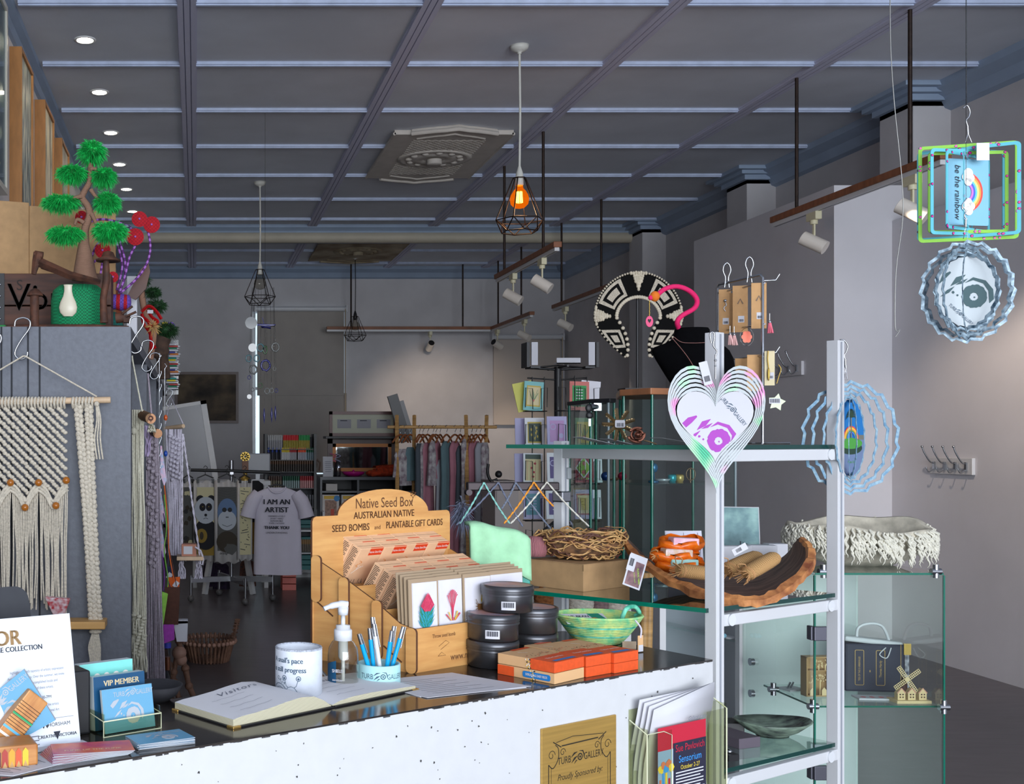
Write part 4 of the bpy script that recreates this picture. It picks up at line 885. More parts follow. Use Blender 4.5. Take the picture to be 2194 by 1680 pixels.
# --- large macrame
Y = 3.34; s = Y/F
o = P(60, 860, Y)
t = thing('macrame_hanging', 'large cream macrame wall hanging with amber beads and a braided swing shelf', 'macrame', o)
R = lambda px, py, dy=0: P(px, py, Y)-o+Vector((0, dy, 0))
dow = mat('dowel_wood', (214, 184, 150), .5, noise=.1, scale=5, stretch=(6, 1, 1))
B().cyl(R(-110, 863), R(237, 857), 7*s, n=16).build('dowel', dow, t)
b = B(); b.tube([R(208, 850, -.008), R(54, 763), R(50, 763), R(-100, 852, -.008)], 1.9*s, 7); b.build('hanging_cord', cotton, t)
b = B()
for px in range(-100, 145, 7): b.tube([R(px, 874, .006), R(px, 868, -.008), R(px, 861, -.011), R(px+1, 854, -.009), R(px+1, 852, .004)], 2.9*s, 6)
for px in range(156, 200, 7): b.tube([R(px, 874, .006), R(px, 868, -.008), R(px, 861, -.011), R(px+1, 854, -.009), R(px+1, 852, .004)], 2.9*s, 6)
b.build('cord_wraps', cotton, t)
b = B(); rr = random.Random(4)
def zig(px):      # lower edge of the knotted field
    u = ((px-24) % 60)/60; return 1036+40*(1-abs(2*u-1))
k = 0; y = 876
while y < 1070:
    x = -100+(k % 2)*9.5
    while x < 146:
        if y < zig(x)-4: 
            b.ball(R(x-2.6+rr.uniform(-.7, .7), y, -.002), (5.4*s, .0052, 4.6*s), 8, 5); b.ball(R(x+3+rr.uniform(-.7, .7), y+4+rr.uniform(-.5, .5), -.003), (5.4*s, .0052, 4.4*s), 8, 5)
        x += 19
    y += 9.5; k += 1
x = -95
while x < 148:
    y0 = zig(x); 
    x += 5
b.build('knotted_field', cotton, t)
b = B(); pts = []
for i in range(5):
    for off in (0, 8, 15): 
        a = 24+60*(i-2)-0; b.tube(bez([R(a, 1036+off, -.004), R(a+15, 1048+off, -.006), R(a+30, 1074+off, -.004), R(a+45, 1050+off, -.006), R(a+60, 1034+off, -.004)] if a+60 < 150 else [R(a, 1036+off, -.004), R(a+1, 1038+off, -.004)], 5), 3.6*s, 7)
b.build('zigzag_ridge', cotton, t)
bead = mat('amber_wood_bead', (166, 98, 30), .25)
for px, py in ((24, 1034), (84, 1034), (143, 1029), (55, 1087), (121, 1083), (-35, 1034)): B().ball(R(px, py, -.014), 8*s, 14, 10).build('bead', bead, t)
b = B(); x = -98
while x < 146:
    ln = 1292+rr.uniform(-14, 26); u = ((x-24) % 60)/60; g = 55+60*math.floor((x-24)/60); pull = (g-x)*.13
    if x > 138: ln = 1480; pull = 0
    b.tube(bez([R(x, zig(x)+6), R(x+pull*.6, zig(x)+70, -.004), R(x+pull+rr.uniform(-3, 3), 1200, .002), R(x+pull*.9+rr.uniform(-4, 4), ln)], 5), 1.75*s, 6, caps=False)
    x += 3.9
b.build('fringe', cotton, t)
# braided straps meeting at the swing shelf
for (xa, xb, xc) in ((167, 188, 199), (190, 197, 210)):
    b = B(); n = 46
    for i in range(n):
        u = i/(n-1); yy = 868+u*(1326-868); cxp = xa*(1-u)**2+2*xb*u*(1-u)+xc*u*u; wv = 1 if i % 2 else -1
        b.ball(R(cxp-4, yy, -.003), (6.4*s, .006, 6.2*s), 8, 5); b.ball(R(cxp+4, yy+4, -.004), (6.4*s, .006, 6.2*s), 8, 5)
        b.ball(R(cxp+wv*7.5, yy+2, 0), (3.6*s, .004, 5.5*s), 6, 4)
    b.build('braided_strap', cotton, t)
b = B()
for dx in (-4, 0, 4): b.tube(bez([R(208+dx*.4, 862, -.012), R(212+dx, 900, -.006), R(209+dx*1.5, 940, -.004), R(214+dx*1.6, 984)], 5), 2*s, 6)
b.ball(R(208, 866, -.014), 6*s); b.build('short_tassel', cotton, t)
sw = B(); p0 = R(145, 1336, -.07); p1 = R(231, 1336, -.02)
sw.b2((R(-60, 0).x, -.05, R(0, 1343).z), (R(228, 0).x, .035, R(0, 1327).z)); sw.build('swing_shelf', mat('swing_pine', (206, 158, 92), .45, noise=.08, scale=4, stretch=(1, 8, 8)), t, bev=.003)
b = B(); b.ball(R(205, 1352, -.01), (14*s, .012, 6*s))
for i in range(9): a = (i-4); b.tube(bez([R(205+a*1.4, 1355, -.01), R(203+a*3.0, 1385, -.01), R(205+a*2.6, 1415, -.012), R(204+a*4, 1431, -.012)], 5), 2*s, 6)
b.build('tassel', cotton, t)
# patterned pouch on the swing shelf
b = B(); q = P(128, 1325, 3.28); b.add([(-.045, 0, .062), (.03, 0, .056), (.01, .02, 0), (-.02, .02, 0), (-.045, .03, .062), (.03, .03, .056)], [(0, 3, 2, 1), (4, 5, 2, 3), (0, 1, 5, 4), (0, 4, 3), (1, 2, 5)])
tag(b.build('patterned_pouch', mat('red_floral', (216, 206, 210), .8, noise=.9, scale=70, c2=(176, 40, 50), detail=1), loc=q, bev=.004), 'small red and white floral fabric pouch behind the paper sign', 'pouch')
# --- items along the side of the shelving
creamc = mat('cream_cord', (214, 210, 190), .9, noise=.12, scale=150, bump=.35); lilacc = mat('lilac_cord', (176, 164, 176), .9, noise=.15, scale=150, bump=.35); whitec = mat('white_cord_cotton', (214, 208, 222), .9, noise=.1, scale=120, bump=.3)
barkm = mat('bark', (150, 112, 78), .8, noise=.35, scale=14); slice_ = mat('wood_slice', (206, 142, 92), .5, noise=.12, scale=10); burn = mat('burnt_mark', (70, 34, 20), .7)
def strands(b, o, Y, pa, pb, y0, y1, n, rpx, seed=1, pinch=None, wob=1.5):
    q = random.Random(seed)
    for i in range(n):
        u = i/(n-1); xa = pa[0]+(pa[1]-pa[0])*u; xb = pb[0]+(pb[1]-pb[0])*u; pts = []
        for k in range(7):
            v = k/6; x = xa+(xb-xa)*v
            if pinch: x += (pinch-x)*.5*math.sin(PI*v)**2
            pts.append(P(x+q.uniform(-wob, wob), y0+(y1-y0)*v, Y+q.uniform(-.012, .012))-o)
        b.tube(bez(pts, 3), rpx*Y/F, 5, caps=False)
def hang(px_o, Y, label, m, cord, slicepos, stw, name='macrame_hanging'):
    o = P(px_o, 900, Y); t = thing(name, label, 'macrame', o); return t, o
Y = 3.6; o = P(298, 890, Y); t = thing('macrame_hanging', 'cream macrame hung from a bark covered branch with a burnt tree mark', 'macrame', o); s = Y/F
b = B(); b.tube([P(283, 762, Y)-o, P(284, 772, Y)-o, P(306, 888, Y-.03)-o], 1.9*s, 6); b.build('hanging_cord', creamc, t)
c0 = P(306, 890, Y)-o; c1 = P(323, 897, Y-.14)-o
q = B().cyl(c0, c1, 11*s, n=18).build('branch', barkm, t); b = B(frame(c1+Vector((0, -.001, 0)), (1, 0, 0), (0, 0, 1))); b.disc((0, 0), 11*(Y-.14)/F, .0, 20, 0)
for i in range(9): b.disc((.006*math.cos(i*.7), .006*math.sin(i*.7)+.001), .003, .0006+.0001*i, 7, 1)
b.rect(-.0008, -.011, .0008, 0, .0008, 1).rect(-.004, -.011, .004, -.010, .0009, 1); b.build('burnt_end', [slice_, burn], q)
b = B(); strands(b, o, Y, (285, 306), (284, 312), 878, 1330, 9, 2.1, 3); strands(b, o, Y-.01, (284, 311), (283, 314), 1328, 1440, 10, 2.3, 5)
for k in range(26): b.ball(P(287+(k*11) % 24, 1318+k*3.4, Y-.012)-o, (6*s, .010, 4.4*s), 8, 5)
for k in range(3): b.ball(P(303-k*8, 905+k*9, Y)-o, (7*s, .01, 9*s), 8, 5)
b.build('cords', creamc, t)
b = B(); strands(b, o, Y-.1, (321, 327), (317, 334), 905, 926, 7, 1.2, 9, None, .4); b.build('tassel', creamc, t)
Y = 4.1; o = P(326, 930, Y); t = thing('macrame_hanging', 'lilac grey macrame hung from a sliced branch, second along the shelving', 'macrame', o); s = Y/F
b = B(); b.tube([P(317, 800, Y)-o, P(322, 860, Y)-o, P(326, 905, Y)-o], 2.2*s, 6); b.build('hanging_cord', lilacc, t)
q = B().cyl(P(328, 925, Y)-o, P(338, 929, Y-.12)-o, 9.5*s, n=16).build('branch', barkm, t); c1 = P(338, 929, Y-.121)-o; B(frame(c1, (1, 0, 0), (0, 0, 1))).disc((0, 0), 9.5*s, .0005).build('cut_end', slice_, q)
b = B(); strands(b, o, Y, (314, 338), (316, 352), 925, 1500, 13, 2.0, 6)
for k in range(40): b.ball(P(316+(k*9) % 20+k*.1, 940+k*7, Y-.015)-o, (5*s, .010, 5*s), 8, 5)
b.build('cords', lilacc, t)
b = B(); strands(b, o, Y-.02, (312, 330), (312, 318), 912, 978, 6, 1.6, 8); b.build('side_tassel', mat('lilac_tassel', (190, 172, 206), .9), t)
Y = 4.9; o = P(374, 915, Y); t = thing('macrame_hanging', 'white lace like macrame on a thin dowel at the end of the shelving', 'macrame', o); s = Y/F
B().cyl(P(354, 918, Y+.1)-o, P(393, 913, Y)-o, 4.5*s, n=12).build('dowel', dow, t)
B().tube([P(392, 908, Y)-o, P(366, 850, Y+.05)-o, P(354, 908, Y+.1)-o], 1.2*s, 5).build('hanging_cord', whitec, t)
b = B(); strands(b, o, Y, (356, 389), (362, 386), 920, 1190, 15, 1.9, 12)
for k in range(30): b.ball(P(364+(k*7) % 22, 935+k*3.2, Y-.012)-o, (4.5*s, .010, 4*s), 8, 5)
b.build('cords', whitec, t)
Y = 4.6; s = Y/F; o = P(408, 1194, Y); t = thing('rope_swing_shelf', 'small pine swing shelf on white twisted rope', 'shelf', o)
B().b2((P(379, 0, Y).x-o.x, -.06, P(0, 1198, Y).z-o.z), (P(436, 0, Y).x-o.x, .05, P(0, 1190, Y).z-o.z)).build('shelf_board', dow, t, bev=.002)
for pts in (((391, 930), (390, 1060), (390, 1192)), ((392, 930), (408, 1050), (428, 1192))):
    b = B()
    for ph in (0, PI):
        pp = [Vector(p) for p in bez([P(*q, Y)-o for q in pts], 22)]
        b.tube([p+Vector((.0022*math.cos(i*1.2+ph), .0022*math.sin(i*1.2+ph), 0)) for i, p in enumerate(pp)], 1.5*s, 5)
    b.build('rope', whitec, t)
for px in (389, 425):
    b = B(); strands(b, o, Y, (px-3, px+3), (px-7, px+8), 1198, 1240, 7, 1.4, px); b.build('tassel', whitec, t)
B().tube([P(x, y, Y-.05)-o for x, y in ((418, 1172), (430, 1180), (436, 1198), (434, 1210), (428, 1208), (430, 1196))], 2*s, 6).build('cord_loop', whitec, t)
q = thing('soap_box', 'small copper coloured box with a white label on the rope swing', 'box', P(405, 1190, Y)); B().b2((-.03, -.03, 0), (.03, .03, .048)).build('carton', mat('copper_card', (170, 104, 76), .4), q); B(FR((-.004, -.031, .024))).rect(-.018, -.016, .018, .016).build('label', paper, q)
# chains with beads, felt pouches and the small stock hung on the shelf side
def chain(px, y0, y1, Y, label, beads, m=chrome, loops=True):
    o = P(px, y0, Y); t = thing('bead_chain', label, 'hanging chain', o, group='thin bead chains on the shelving'); s = Y/F
    b = B(); b.tube([Vector((0, 0, .02)), Vector((.008, 0, .01)), (0, 0, 0), P(px, y1, Y)-o], .0016, 5)
    if loops:
        yy = y0+30
        while yy < y1: b.tube([P(px, yy+14, Y)-o, P(px+5, yy, Y)-o, P(px+4, yy-3, Y)-o], .0016, 4); yy += 28
    b.build('wire', m, t)
    for py, c in beads: B().ball(P(px+2, py, Y)-o, (.008, .008, .012), 10, 7).build('bead', mat('bead_%d_%d_%d' % c, c, .15), t)
chain(341, 768, 1080, 4.2, 'steel display chain with empty side hooks', ())
chain(353, 790, 1120, 4.4, 'thin chain with one orange and one blue glass bead', ((895, (206, 90, 40)), (972, (40, 80, 170))), loops=False)
pf = mat('pink_floral_pouch', (204, 150, 180), .35, noise=.9, scale=60, c2=(120, 150, 190), detail=1)
for i, (y0, y1, x0, x1, lab) in enumerate(((955, 1042, 340, 357, 'upper pink patterned pointed pouch on the bead chain'), (1045, 1120, 337, 354, 'middle pink patterned pouch on the bead chain'), (1118, 1195, 338, 356, 'lower pink and green patterned pouch on the bead chain'))):
    o = P((x0+x1)/2, y0, 4.3); b = B(); w = (x1-x0)*4.3/F/2; h = (y1-y0)*4.3/F
    b.add([(-w*.6, 0, 0), (-w*.2, .0, 0), (w, -.01, -h*.85), (w*.4, -.012, -h), (-w*.6, -.01, -h*.7), (-w*.1, .02, -h*.5)], [(0, 4, 3, 2, 1), (0, 1, 5), (1, 2, 5), (2, 3, 5), (3, 4, 5), (4, 0, 5)])
    tag(b.build('patterned_pouch', pf, loc=o), lab, 'pouch', 'pink patterned pouches')
for i, (c, pts, w) in enumerate((((120, 190, 70), ((352, 1060), (357, 1130), (352, 1180), (360, 1240), (357, 1268)), 1.2), ((214, 100, 40), ((352, 1040), (360, 1120), (362, 1180), (372, 1240)), 1.4), ((60, 50, 90), ((350, 1100), (362, 1170), (358, 1230), (366, 1262)), 1.1), ((120, 60, 150), ((346, 1180), (352, 1230), (350, 1266)), 1.3), ((90, 50, 40), ((356, 1150), (368, 1200), (378, 1256)), .9))):
    o = P(*pts[0], 4.25); tag(B().tube([p-o for p in bez([P(*q, 4.25) for q in pts], 6)], w*4.25/F, 5).build('cord_strap', mat('yarn%d' % i, c, .8), loc=o), ('lime', 'orange', 'navy', 'purple', 'brown')[i]+' cord strap trailing to the felt pouches', 'cord')
def felt(poly, c, Y, label, dz=.012, tag_=None):
    cxp = sum(p[0] for p in poly)/len(poly); cyp = sum(p[1] for p in poly)/len(poly); o = P(cxp, cyp, Y)
    t = thing('felt_pouch', label, 'pouch', o, group='felt pouches at the end of the shelving')
    q = [P(x, y, Y)-o for x, y in poly]; B(frame((0, 0, 0), (1, 0, 0), (0, 0, 1))).prism([(p.x, p.z) for p in q], -dz/2, dz/2).build('pouch', mat('felt%d_%d' % (c[0], c[1]), c, .9, noise=.1, scale=90), t, bev=.004)
    if tag_: p = P(tag_[0], tag_[1], Y-.02)-o; B().box(p, (.018, .002, .024), R=Matrix.Rotation(.6, 3, 'Y')).build('price_tag', paper, t)
felt([(337, 1264), (360, 1272), (348, 1353), (337, 1350)], (150, 208, 84), 4.15, 'bright lime green felt pouch')
felt([(354, 1258), (386, 1258), (382, 1338), (350, 1340)], (84, 50, 38), 4.25, 'dark brown felt pouch with a dashed upper edge')
felt([(359, 1237), (386, 1236), (384, 1258), (359, 1259)], (224, 100, 36), 4.3, 'orange felt pouch showing above the brown one', tag_=(377, 1252))
felt([(347, 1338), (373, 1338), (374, 1370), (345, 1381)], (168, 66, 176), 4.2, 'purple felt pouch below the lime one')
felt([(356, 1214), (372, 1212), (370, 1242), (358, 1240)], (40, 42, 74), 4.35, 'small navy felt pouch above the orange one', tag_=(363, 1234))
q = thing('carton_stack', 'small white folded carton hung beside the purple pouch', 'carton', P(389, 1373, 4.3)); s = 4.3/F
B().add([(-.018, -.02, 0), (.022, -.02, 0), (.022, .02, 0), (-.018, .02, 0), (-.03, -.02, .066), (.024, -.02, .07), (.024, .02, .07), (-.03, .02, .066)], [(0, 1, 5, 4), (1, 2, 6, 5), (2, 3, 7, 6), (3, 0, 4, 7), (3, 2, 1, 0), (4, 5, 6, 7)]).build('carton', paper, q)
for k in range(3): B().b2((-.018+.001*k, -.015, .069), (.024, .02, .070+.004*(k+1))).build('carton_flap', paper, q)
q = thing('candle_tube', 'clear tube with a blue lid and copper foil below the purple pouch', 'packet', P(358, 1452, 4.3)); B().cyl((0, 0, 0), (0, 0, .115), .014).build('tube', glassmat('tube_glass', (200, 205, 215), .05, 2), q); B().cyl((0, 0, .115), (0, 0, .135), .016).build('lid', mat('tube_blue', (60, 70, 180), .3), q); B().cyl((0, 0, .03), (0, 0, .08), .0135).build('foil', mat('copper_foil', (206, 110, 60), .25, .7), q)
# ================= ON TOP OF THE SHELVING =================
rust = mat('rusted_iron', (104, 64, 46), .7, .25, noise=.45, scale=30, c2=(52, 34, 28), bump=.3)
Y = 3.48; s = Y/F; o = P(140, 700, Y); o.z = TZ; R = lambda px, py, dy=0: P(px, py, Y+dy)-o
t = thing('rusted_sculpture', 'rusted iron sculpture with a mushroom capped post and tilted hammer', 'sculpture', o)
B().tube([(R(10, 0).x, 0, .004+.004), (R(60, 0).x, .0, .008), (R(200, 0).x, .0, .008), (R(276, 0).x, 0, .006)], [.006, .008, .008, .005], 8).b2((R(12, 0).x, -.03, 0), (R(274, 0).x, .03, .007)).build('base_plate', rust, t)
B().tube([R(223, 692), R(221, 640), R(228, 600), R(227, 555)], [.013, .011, .012, .010], 10).build('post', rust, t)
B(UP(R(232, 556))).lathe([(.001, -.004), (.038, -.006), (.04, -.002), (.022, .008), (.016, .022), (.006, .026), (.001, .027)], n=20).build('mushroom_cap', rust, t)
b = B(); b.tube([R(85, 562), R(150, 590), R(215, 604)], [.015, .013, .007], 4, sm=False); b.tube([R(90, 568, .01), R(160, 594, .01)], [.012, .010], 4, sm=False); b.build('tilted_arm', rust, t)
B().tube([R(82, 542), R(78, 560), R(72, 588)], [.016, .014, .008], 6, sm=False).tube([R(74, 545), R(92, 548)], .012, 8).build('hammer_head', rust, t)
B().cyl((R(75, 0).x, -.01, .006), (R(75, 0).x, -.01, R(0, 628).z), .014, n=12).build('small_post', rust, t)
B(UP(R(75, 630, -.01))).lathe([(.001, -.004), (.026, -.006), (.024, 0), (.012, .014), (.001, .018)], n=16).build('small_cap', rust, t)
b = B(); b.cyl(R(248, 682, .02), R(266, 680, .02), .016, n=12); b.tube([R(262, 672), R(284, 656)], .004, 5); b.tube([R(270, 678), R(292, 668)], .004, 5); b.box(R(272, 684, .02), (.02, .03, .022)); b.build('cog_fitting', rust, t)
# crocheted tree
def fur(b, c, r, n, L, seed, m=0, sq=(1, 1, 1), droop=.4):
    q = random.Random(seed); c = Vector(c)
    for i in range(n):
        d = Vector((q.gauss(0, 1), q.gauss(0, 1), q.gauss(0, 1))).normalized()
        p = c+Vector((d.x*r*sq[0], d.y*r*sq[1], d.z*r*sq[2]))*q.uniform(.35, 1)
        l = L*q.uniform(.6, 1.25); e = d*l*.8+Vector((q.uniform(-.3, .3)*l, q.uniform(-.3, .3)*l, -l*droop*q.uniform(.4, 1.5)))
        sd = d.cross(Vector((q.uniform(-1, 1), q.uniform(-1, 1), q.uniform(-1, 1)))).normalized()*.0013
        b.add([p-sd, p+sd, p+e*.6+sd*.8+Vector((0, 0, l*.08)), p+e, p+e*.6-sd*.8+Vector((0, 0, l*.08))], [(0, 1, 2, 3, 4)], m)
green = mat('green_fun_fur', (20, 204, 92), .6, noise=.35, scale=40, c2=(8, 130, 50)); yarn = mat('tan_yarn', (178, 136, 112), .9, tex='bands', noise=.25, scale=130, bump=.6)
Y = 3.6; s = Y/F; o = P(168, 692, Y); o.z = TZ; R = lambda px, py, dy=0: P(px, py, Y+dy)-o
gk = mat('green_knit', (0, 140, 86), .85, tex='checker', noise=.3, scale=190, bump=.6)
t = thing('crochet_tree', 'crocheted bonsai tree with furry green tufts on a green knitted base', 'soft sculpture', o)
B().lathe([(.001, .0), (.078, .004), (.088, .02), (.088, .10), (.082, .135), (.062, .152), (.001, .158)], n=40, sy=.75).build('knitted_base', gk, t)
b = B(); b.tube(bez([R(182, 600), R(181, 560), R(180, 520), R(183, 488), R(192, 462), R(188, 442), R(176, 424), R(182, 408), R(192, 388), R(194, 350)], 5), [.043-.013*i/5 if i < 5 else .030-.013*(i-5)/5 if i < 10 else .017-.005*(i-10)/5 if i < 15 else .0125-.004*(i-15)/30 for i in range(46)], 12)
for pts in (((194, 362), (204, 362), (208, 372)), ((194, 406), (204, 420), (216, 432)), ((196, 458), (206, 480), (214, 510)), ((180, 478), (166, 470), (160, 482)), ((176, 420), (160, 424), (150, 430))): b.tube(bez([R(x, y, -.012) for x, y in pts], 4), [.007, .007, .0065, .006, .006, .0055, .0055, .005, .005], 8)
b.build('trunk', yarn, t)
for i, (px, py, rx, rz) in enumerate(((197, 324, 24, 22), (154, 370, 28, 14), (222, 376, 22, 15), (131, 432, 38, 12), (230, 432, 24, 18), (140, 500, 38, 13), (236, 494, 34, 18))):
    b = B(); c = R(px, py, (-.02 if i in (5, 6) else .0)); b.ball(c, (rx*s*.8, rx*s*.6, rz*s*.8), 12, 8); fur(b, c, 1, 2600, .021, i, 0, (rx*s, rx*s*.75, rz*s), .55); b.build('furry_tuft', green, t)
b = B(FR(R(151, 0, 0)*1+Vector((0, -.0635, 0)))); 
o2 = R(151, 683); B(Matrix.Translation((o2.x, -.066, o2.z))).lathe([(.014, 0), (.026, .012), (.029, .028), (.025, .045), (.016, .064), (.0125, .080), (.0125, .094), (.015, .1)], n=24, sy=.45).build('white_vase_patch', mat('cream_ceramic', (214, 206, 184), .35), t)
# cardboard carton
o = P(63, 0, 3.86); o.z = TZ; rz = math.radians(20)
t = thing('cardboard_carton', 'large cardboard carton standing behind the wooden crate', 'carton', o, rz)
Hh = P(0, 440, 3.86).z-TZ; L1 = .31
B().b2((0, 0, 0), (L1, .42, Hh)).build('carton_side', card, t, bev=.004)
B().b2((-.38, .0, 0), (0, .42, Hh+.01)).build('carton_body', card, t, bev=.004); B().b2((-.3, .1, Hh+.01), (-.05, .13, Hh+.012)).build('packing_tape', mat('tape_brown', (150, 110, 70), .3), t)
# crate
o = P(-60, 0, 3.72); o.z = TZ
t = thing('wooden_crate', 'dark wooden crate lettered in black with studded black edging', 'crate', o)
Wc = P(238, 0, 3.72).x-o.x; Hc = P(0, 586, 3.72).z-TZ
B().b2((0, 0, 0), (Wc, .10, Hc*.48)).b2((0, 0, Hc*.5), (Wc, .10, Hc)).build('planks', mat('crate_wood', (92, 52, 34), .6, noise=.4, scale=5, c2=(50, 26, 18), stretch=(1, 4, 8)), t, bev=.002)
x0 = P(6, 0, 3.72).x-o.x; B().b2((x0-.02, -.004, 0), (x0+.006, .0, Hc)).build('edge_strap', blackp, t)
b = B()
for k in range(5): b.ball((x0-.008, -.004, .02+k*.038), .004, 8, 5)
b.build('rivets', chrome, t)
b = B(FR((0, -.001, 0))); b.text('Vi', .13, P(50, 0, 3.72).x-o.x, P(0, 640, 3.72).z-TZ, bold=.001); b.text('ou', .12, P(103, 0, 3.72).x-o.x, P(0, 640, 3.72).z-TZ, bold=.001); b.text('S', .05, P(42, 0, 3.72).x-o.x, P(0, 612, 3.72).z-TZ); b.build('stencilled_lettering', mat('stencil_black', (34, 22, 18), .7), t)
# flowers, octopus cushion
Y = 3.86; s = Y/F; o = P(255, 0, Y); o.z = TZ; R = lambda px, py, dy=0: P(px, py, Y+dy)-o
redk = mat('red_knit', (176, 8, 30), .85, tex='checker', noise=.15, scale=160, bump=.5); purk = mat('purple_knit', (104, 70, 170), .85, tex='checker', noise=.2, scale=160, bump=.5)
t = thing('knitted_flower_sculpture', 'knitted sculpture with striped purple stems and red flowers', 'soft sculpture', o)
b = B(); c0 = R(226, 646); c1 = R(274, 648); n = 12
for i in range(n): b.cyl(c0.lerp(c1, i/n), c0.lerp(c1, (i+1)/n), .028+.002*math.sin(i), n=20, m=i//2 % 2)
b.ball(c1, (.012, .027, .027), 12, 8, 0); b.build('striped_body', [purk, redk], t)
pl = mat('stem_lilac', (160, 100, 186), .6); pdk = mat('stem_purple', (84, 22, 104), .6)
for i, (pts, fl) in enumerate(((((258, 628), (290, 600), (312, 570), (322, 535), (318, 500), (306, 470)), None), (((256, 628), (268, 590), (278, 550), (294, 520)), None), (((254, 626), (266, 600), (268, 560), (256, 515), (258, 500)), None), (((250, 622), (262, 570), (250, 520), (238, 500)), None), (((214, 598), (218, 570), (224, 540)), None), (((193, 560), (205, 530), (225, 505)), None), (((190, 476), (225, 470), (275, 485), (286, 500)), None), (((198, 565), (212, 555), (236, 560)), None))):
    pp = bez([R(x, y, .01*i-.03) for x, y in pts], 6); b = B()
    for k in range(len(pp)-1): b.tube([pp[k], pp[k+1]], 2.6*s, 7, m=k % 2)
    b.build('striped_stem', [pdk, pl], t)
for px, py, r in ((299, 470, 15), (325, 482, 16), (290, 508, 16.5), (220, 537, 15), (175, 466, 12), (242, 594, 10)):
    c = R(px, py, -.03); b = B(frame(c, (1, 0, .1), (0, 0, 1)))
    for k in range(5): b.lathe([((.2+.2*k)*r*s-.003, .004), ((.2+.2*k)*r*s, .007), ((.2+.2*k)*r*s+.003, .004)], n=20)
    b.lathe([(.001, .0), (r*s, 0), (r*s, .005), (.001, .006)], n=22); q = b.build('flower', redk, t); B(frame(c, (1, 0, 0), (0, 0, 1))).ball((0, 0, .009), .004, 8, 5).build('flower_centre', pl, q)
B().lathe([(.001, 0), (.045, 0), (.05, .03), (.04, .07), (.02, .10), (.001, .105)], (R(236, 0).x, .04, 0), 18).build('teal_cushion', mat('teal_knit', (10, 92, 84), .9, tex='checker', noise=.2, scale=160, bump=.4), t)
p = P(245, 0, 4.05); tag(B().lathe([(.03, 0), (.034, .04), (.034, .09), (.02, .13), (.013, .16), (.013, .185), (.018, .2)], n=20).build('clay_bottle', mat('terracotta', (150, 74, 44), .5), loc=(p.x, 4.05, TZ+.0), bev=0), 'narrow terracotta bottle behind the knitted flowers', 'bottle').scale = (1, 1, 1.1)
simplebox('canvas_panel', (P(272, 0, 4.0).x, 3.98, TZ), (P(294, 0, 4.0).x, 4.02, P(0, 593, 4).z), paper, 'narrow white canvas standing upright at the shelving corner', 'canvas')
b = B(); b.prism([(-.02, 0), (.012, 0), (.03, .05), (.02, .11), (0, .14), (-.014, .10)], -.006, .006); o_ = b.build('wooden_paddle', brown, loc=P(284, 640, 3.9)); o_.rotation_euler = (PI/2, .4, 0); tag(o_, 'dark wooden paddle shape leaning on the white canvas', 'ornament')
# rust bits, green dish, clip at the left of the top board
simplebox('paint_tray', (P(-10, 0, 3.5).x, 3.46, TZ), (P(17, 0, 3.5).x, 3.52, TZ+.012), mat('tray_green', (20, 130, 60), .5), 'small green tray at the left end of the top board', 'tray')
# second dark tree with red ribbons farther along
Y = 4.75; s = Y/F; o = P(318, 0, Y); o.z = TZ; R = lambda px, py, dy=0: P(px, py, Y+dy)-o
dkg = mat('dark_green_fur', (34, 84, 36), .7, noise=.5, scale=40, c2=(10, 34, 14)); barkd = mat('brown_wool', (84, 62, 50), .9, noise=.4, scale=30, bump=.5)
t = thing('felt_tree', 'dark green furry tree on a brown felted trunk farther along the shelving', 'soft sculpture', o)
b = B(); b.tube(bez([R(303, 600), R(305, 640), R(314, 680), R(330, 700), (R(322, 0).x, 0, .0)], 5), .014, 8); b.build('trunk', mat('tan_wool', (150, 112, 92), .9), t)
for i, (px, py, rx, rz) in enumerate(((305, 600, 14, 12), (328, 626, 15, 9), (336, 655, 19, 12))):
    b = B(); c = R(px, py); b.ball(c, (rx*s*.8, rx*s*.6, rz*s*.8), 10, 7); fur(b, c, 1, 900, .02, 20+i, 0, (rx*s, rx*s*.8, rz*s), .35); b.build('furry_tuft', dkg, t)
Y = 5.3; s = Y/F; o = P(345, 760, Y); o.z = TZ-.06
t = thing('felt_tree', 'second dark furry tree on a thick brown trunk, hanging past the shelf edge', 'soft sculpture', P(345, 790, Y)); o = P(345, 790, Y); R = lambda px, py, dy=0: P(px, py, Y+dy)-o
B().tube(bez([R(348, 722), R(342, 745), R(350, 780), R(352, 812)], 5), [.045]*8+[.03]*8, 10).build('trunk', barkd, t)
b = B(); c = R(355, 708); b.ball(c, (24*s*.8, 20*s*.8, 15*s*.8), 12, 8); fur(b, c, 1, 1500, .026, 33, 0, (24*s, 22*s, 15*s), .3); b.build('furry_tuft', dkg, t)
Y = 4.55; s = Y/F; o = P(322, 700, Y); R = lambda px, py, dy=0: P(px, py, Y+dy)-o
t = thing('ribbon_ornament', 'tangle of glossy red ribbon with a straw bow and barcode tag', 'ornament', o); redr = mat('red_ribbon', (170, 14, 20), .3)
for pts in (((303, 668), (318, 656), (332, 664), (346, 684)), ((304, 672), (308, 694), (322, 716), (324, 750)), ((316, 664), (326, 680), (338, 690), (322, 700)), ((306, 680), (318, 690), (320, 706)), ((322, 720), (326, 744), (334, 742))):
    B().tube(bez([R(*q) for q in pts], 5), 3.4*s, 4, sm=False).build('ribbon_loop', redr, t)
B().box(R(322, 668, -.02), (.024, .002, .014)).build('barcode_tag', paper, t)
b = B(); fur(b, R(327, 700, -.02), 1, 90, .03, 5, 0, (.012, .01, .02), .3); b.build('straw_bow', mat('straw', (196, 156, 96), .8), t)
t = thing('party_hanging', 'yellow and purple foil curl at the top of the far shelving', 'ornament', P(366, 700, 5.5)); s = 5.5/F
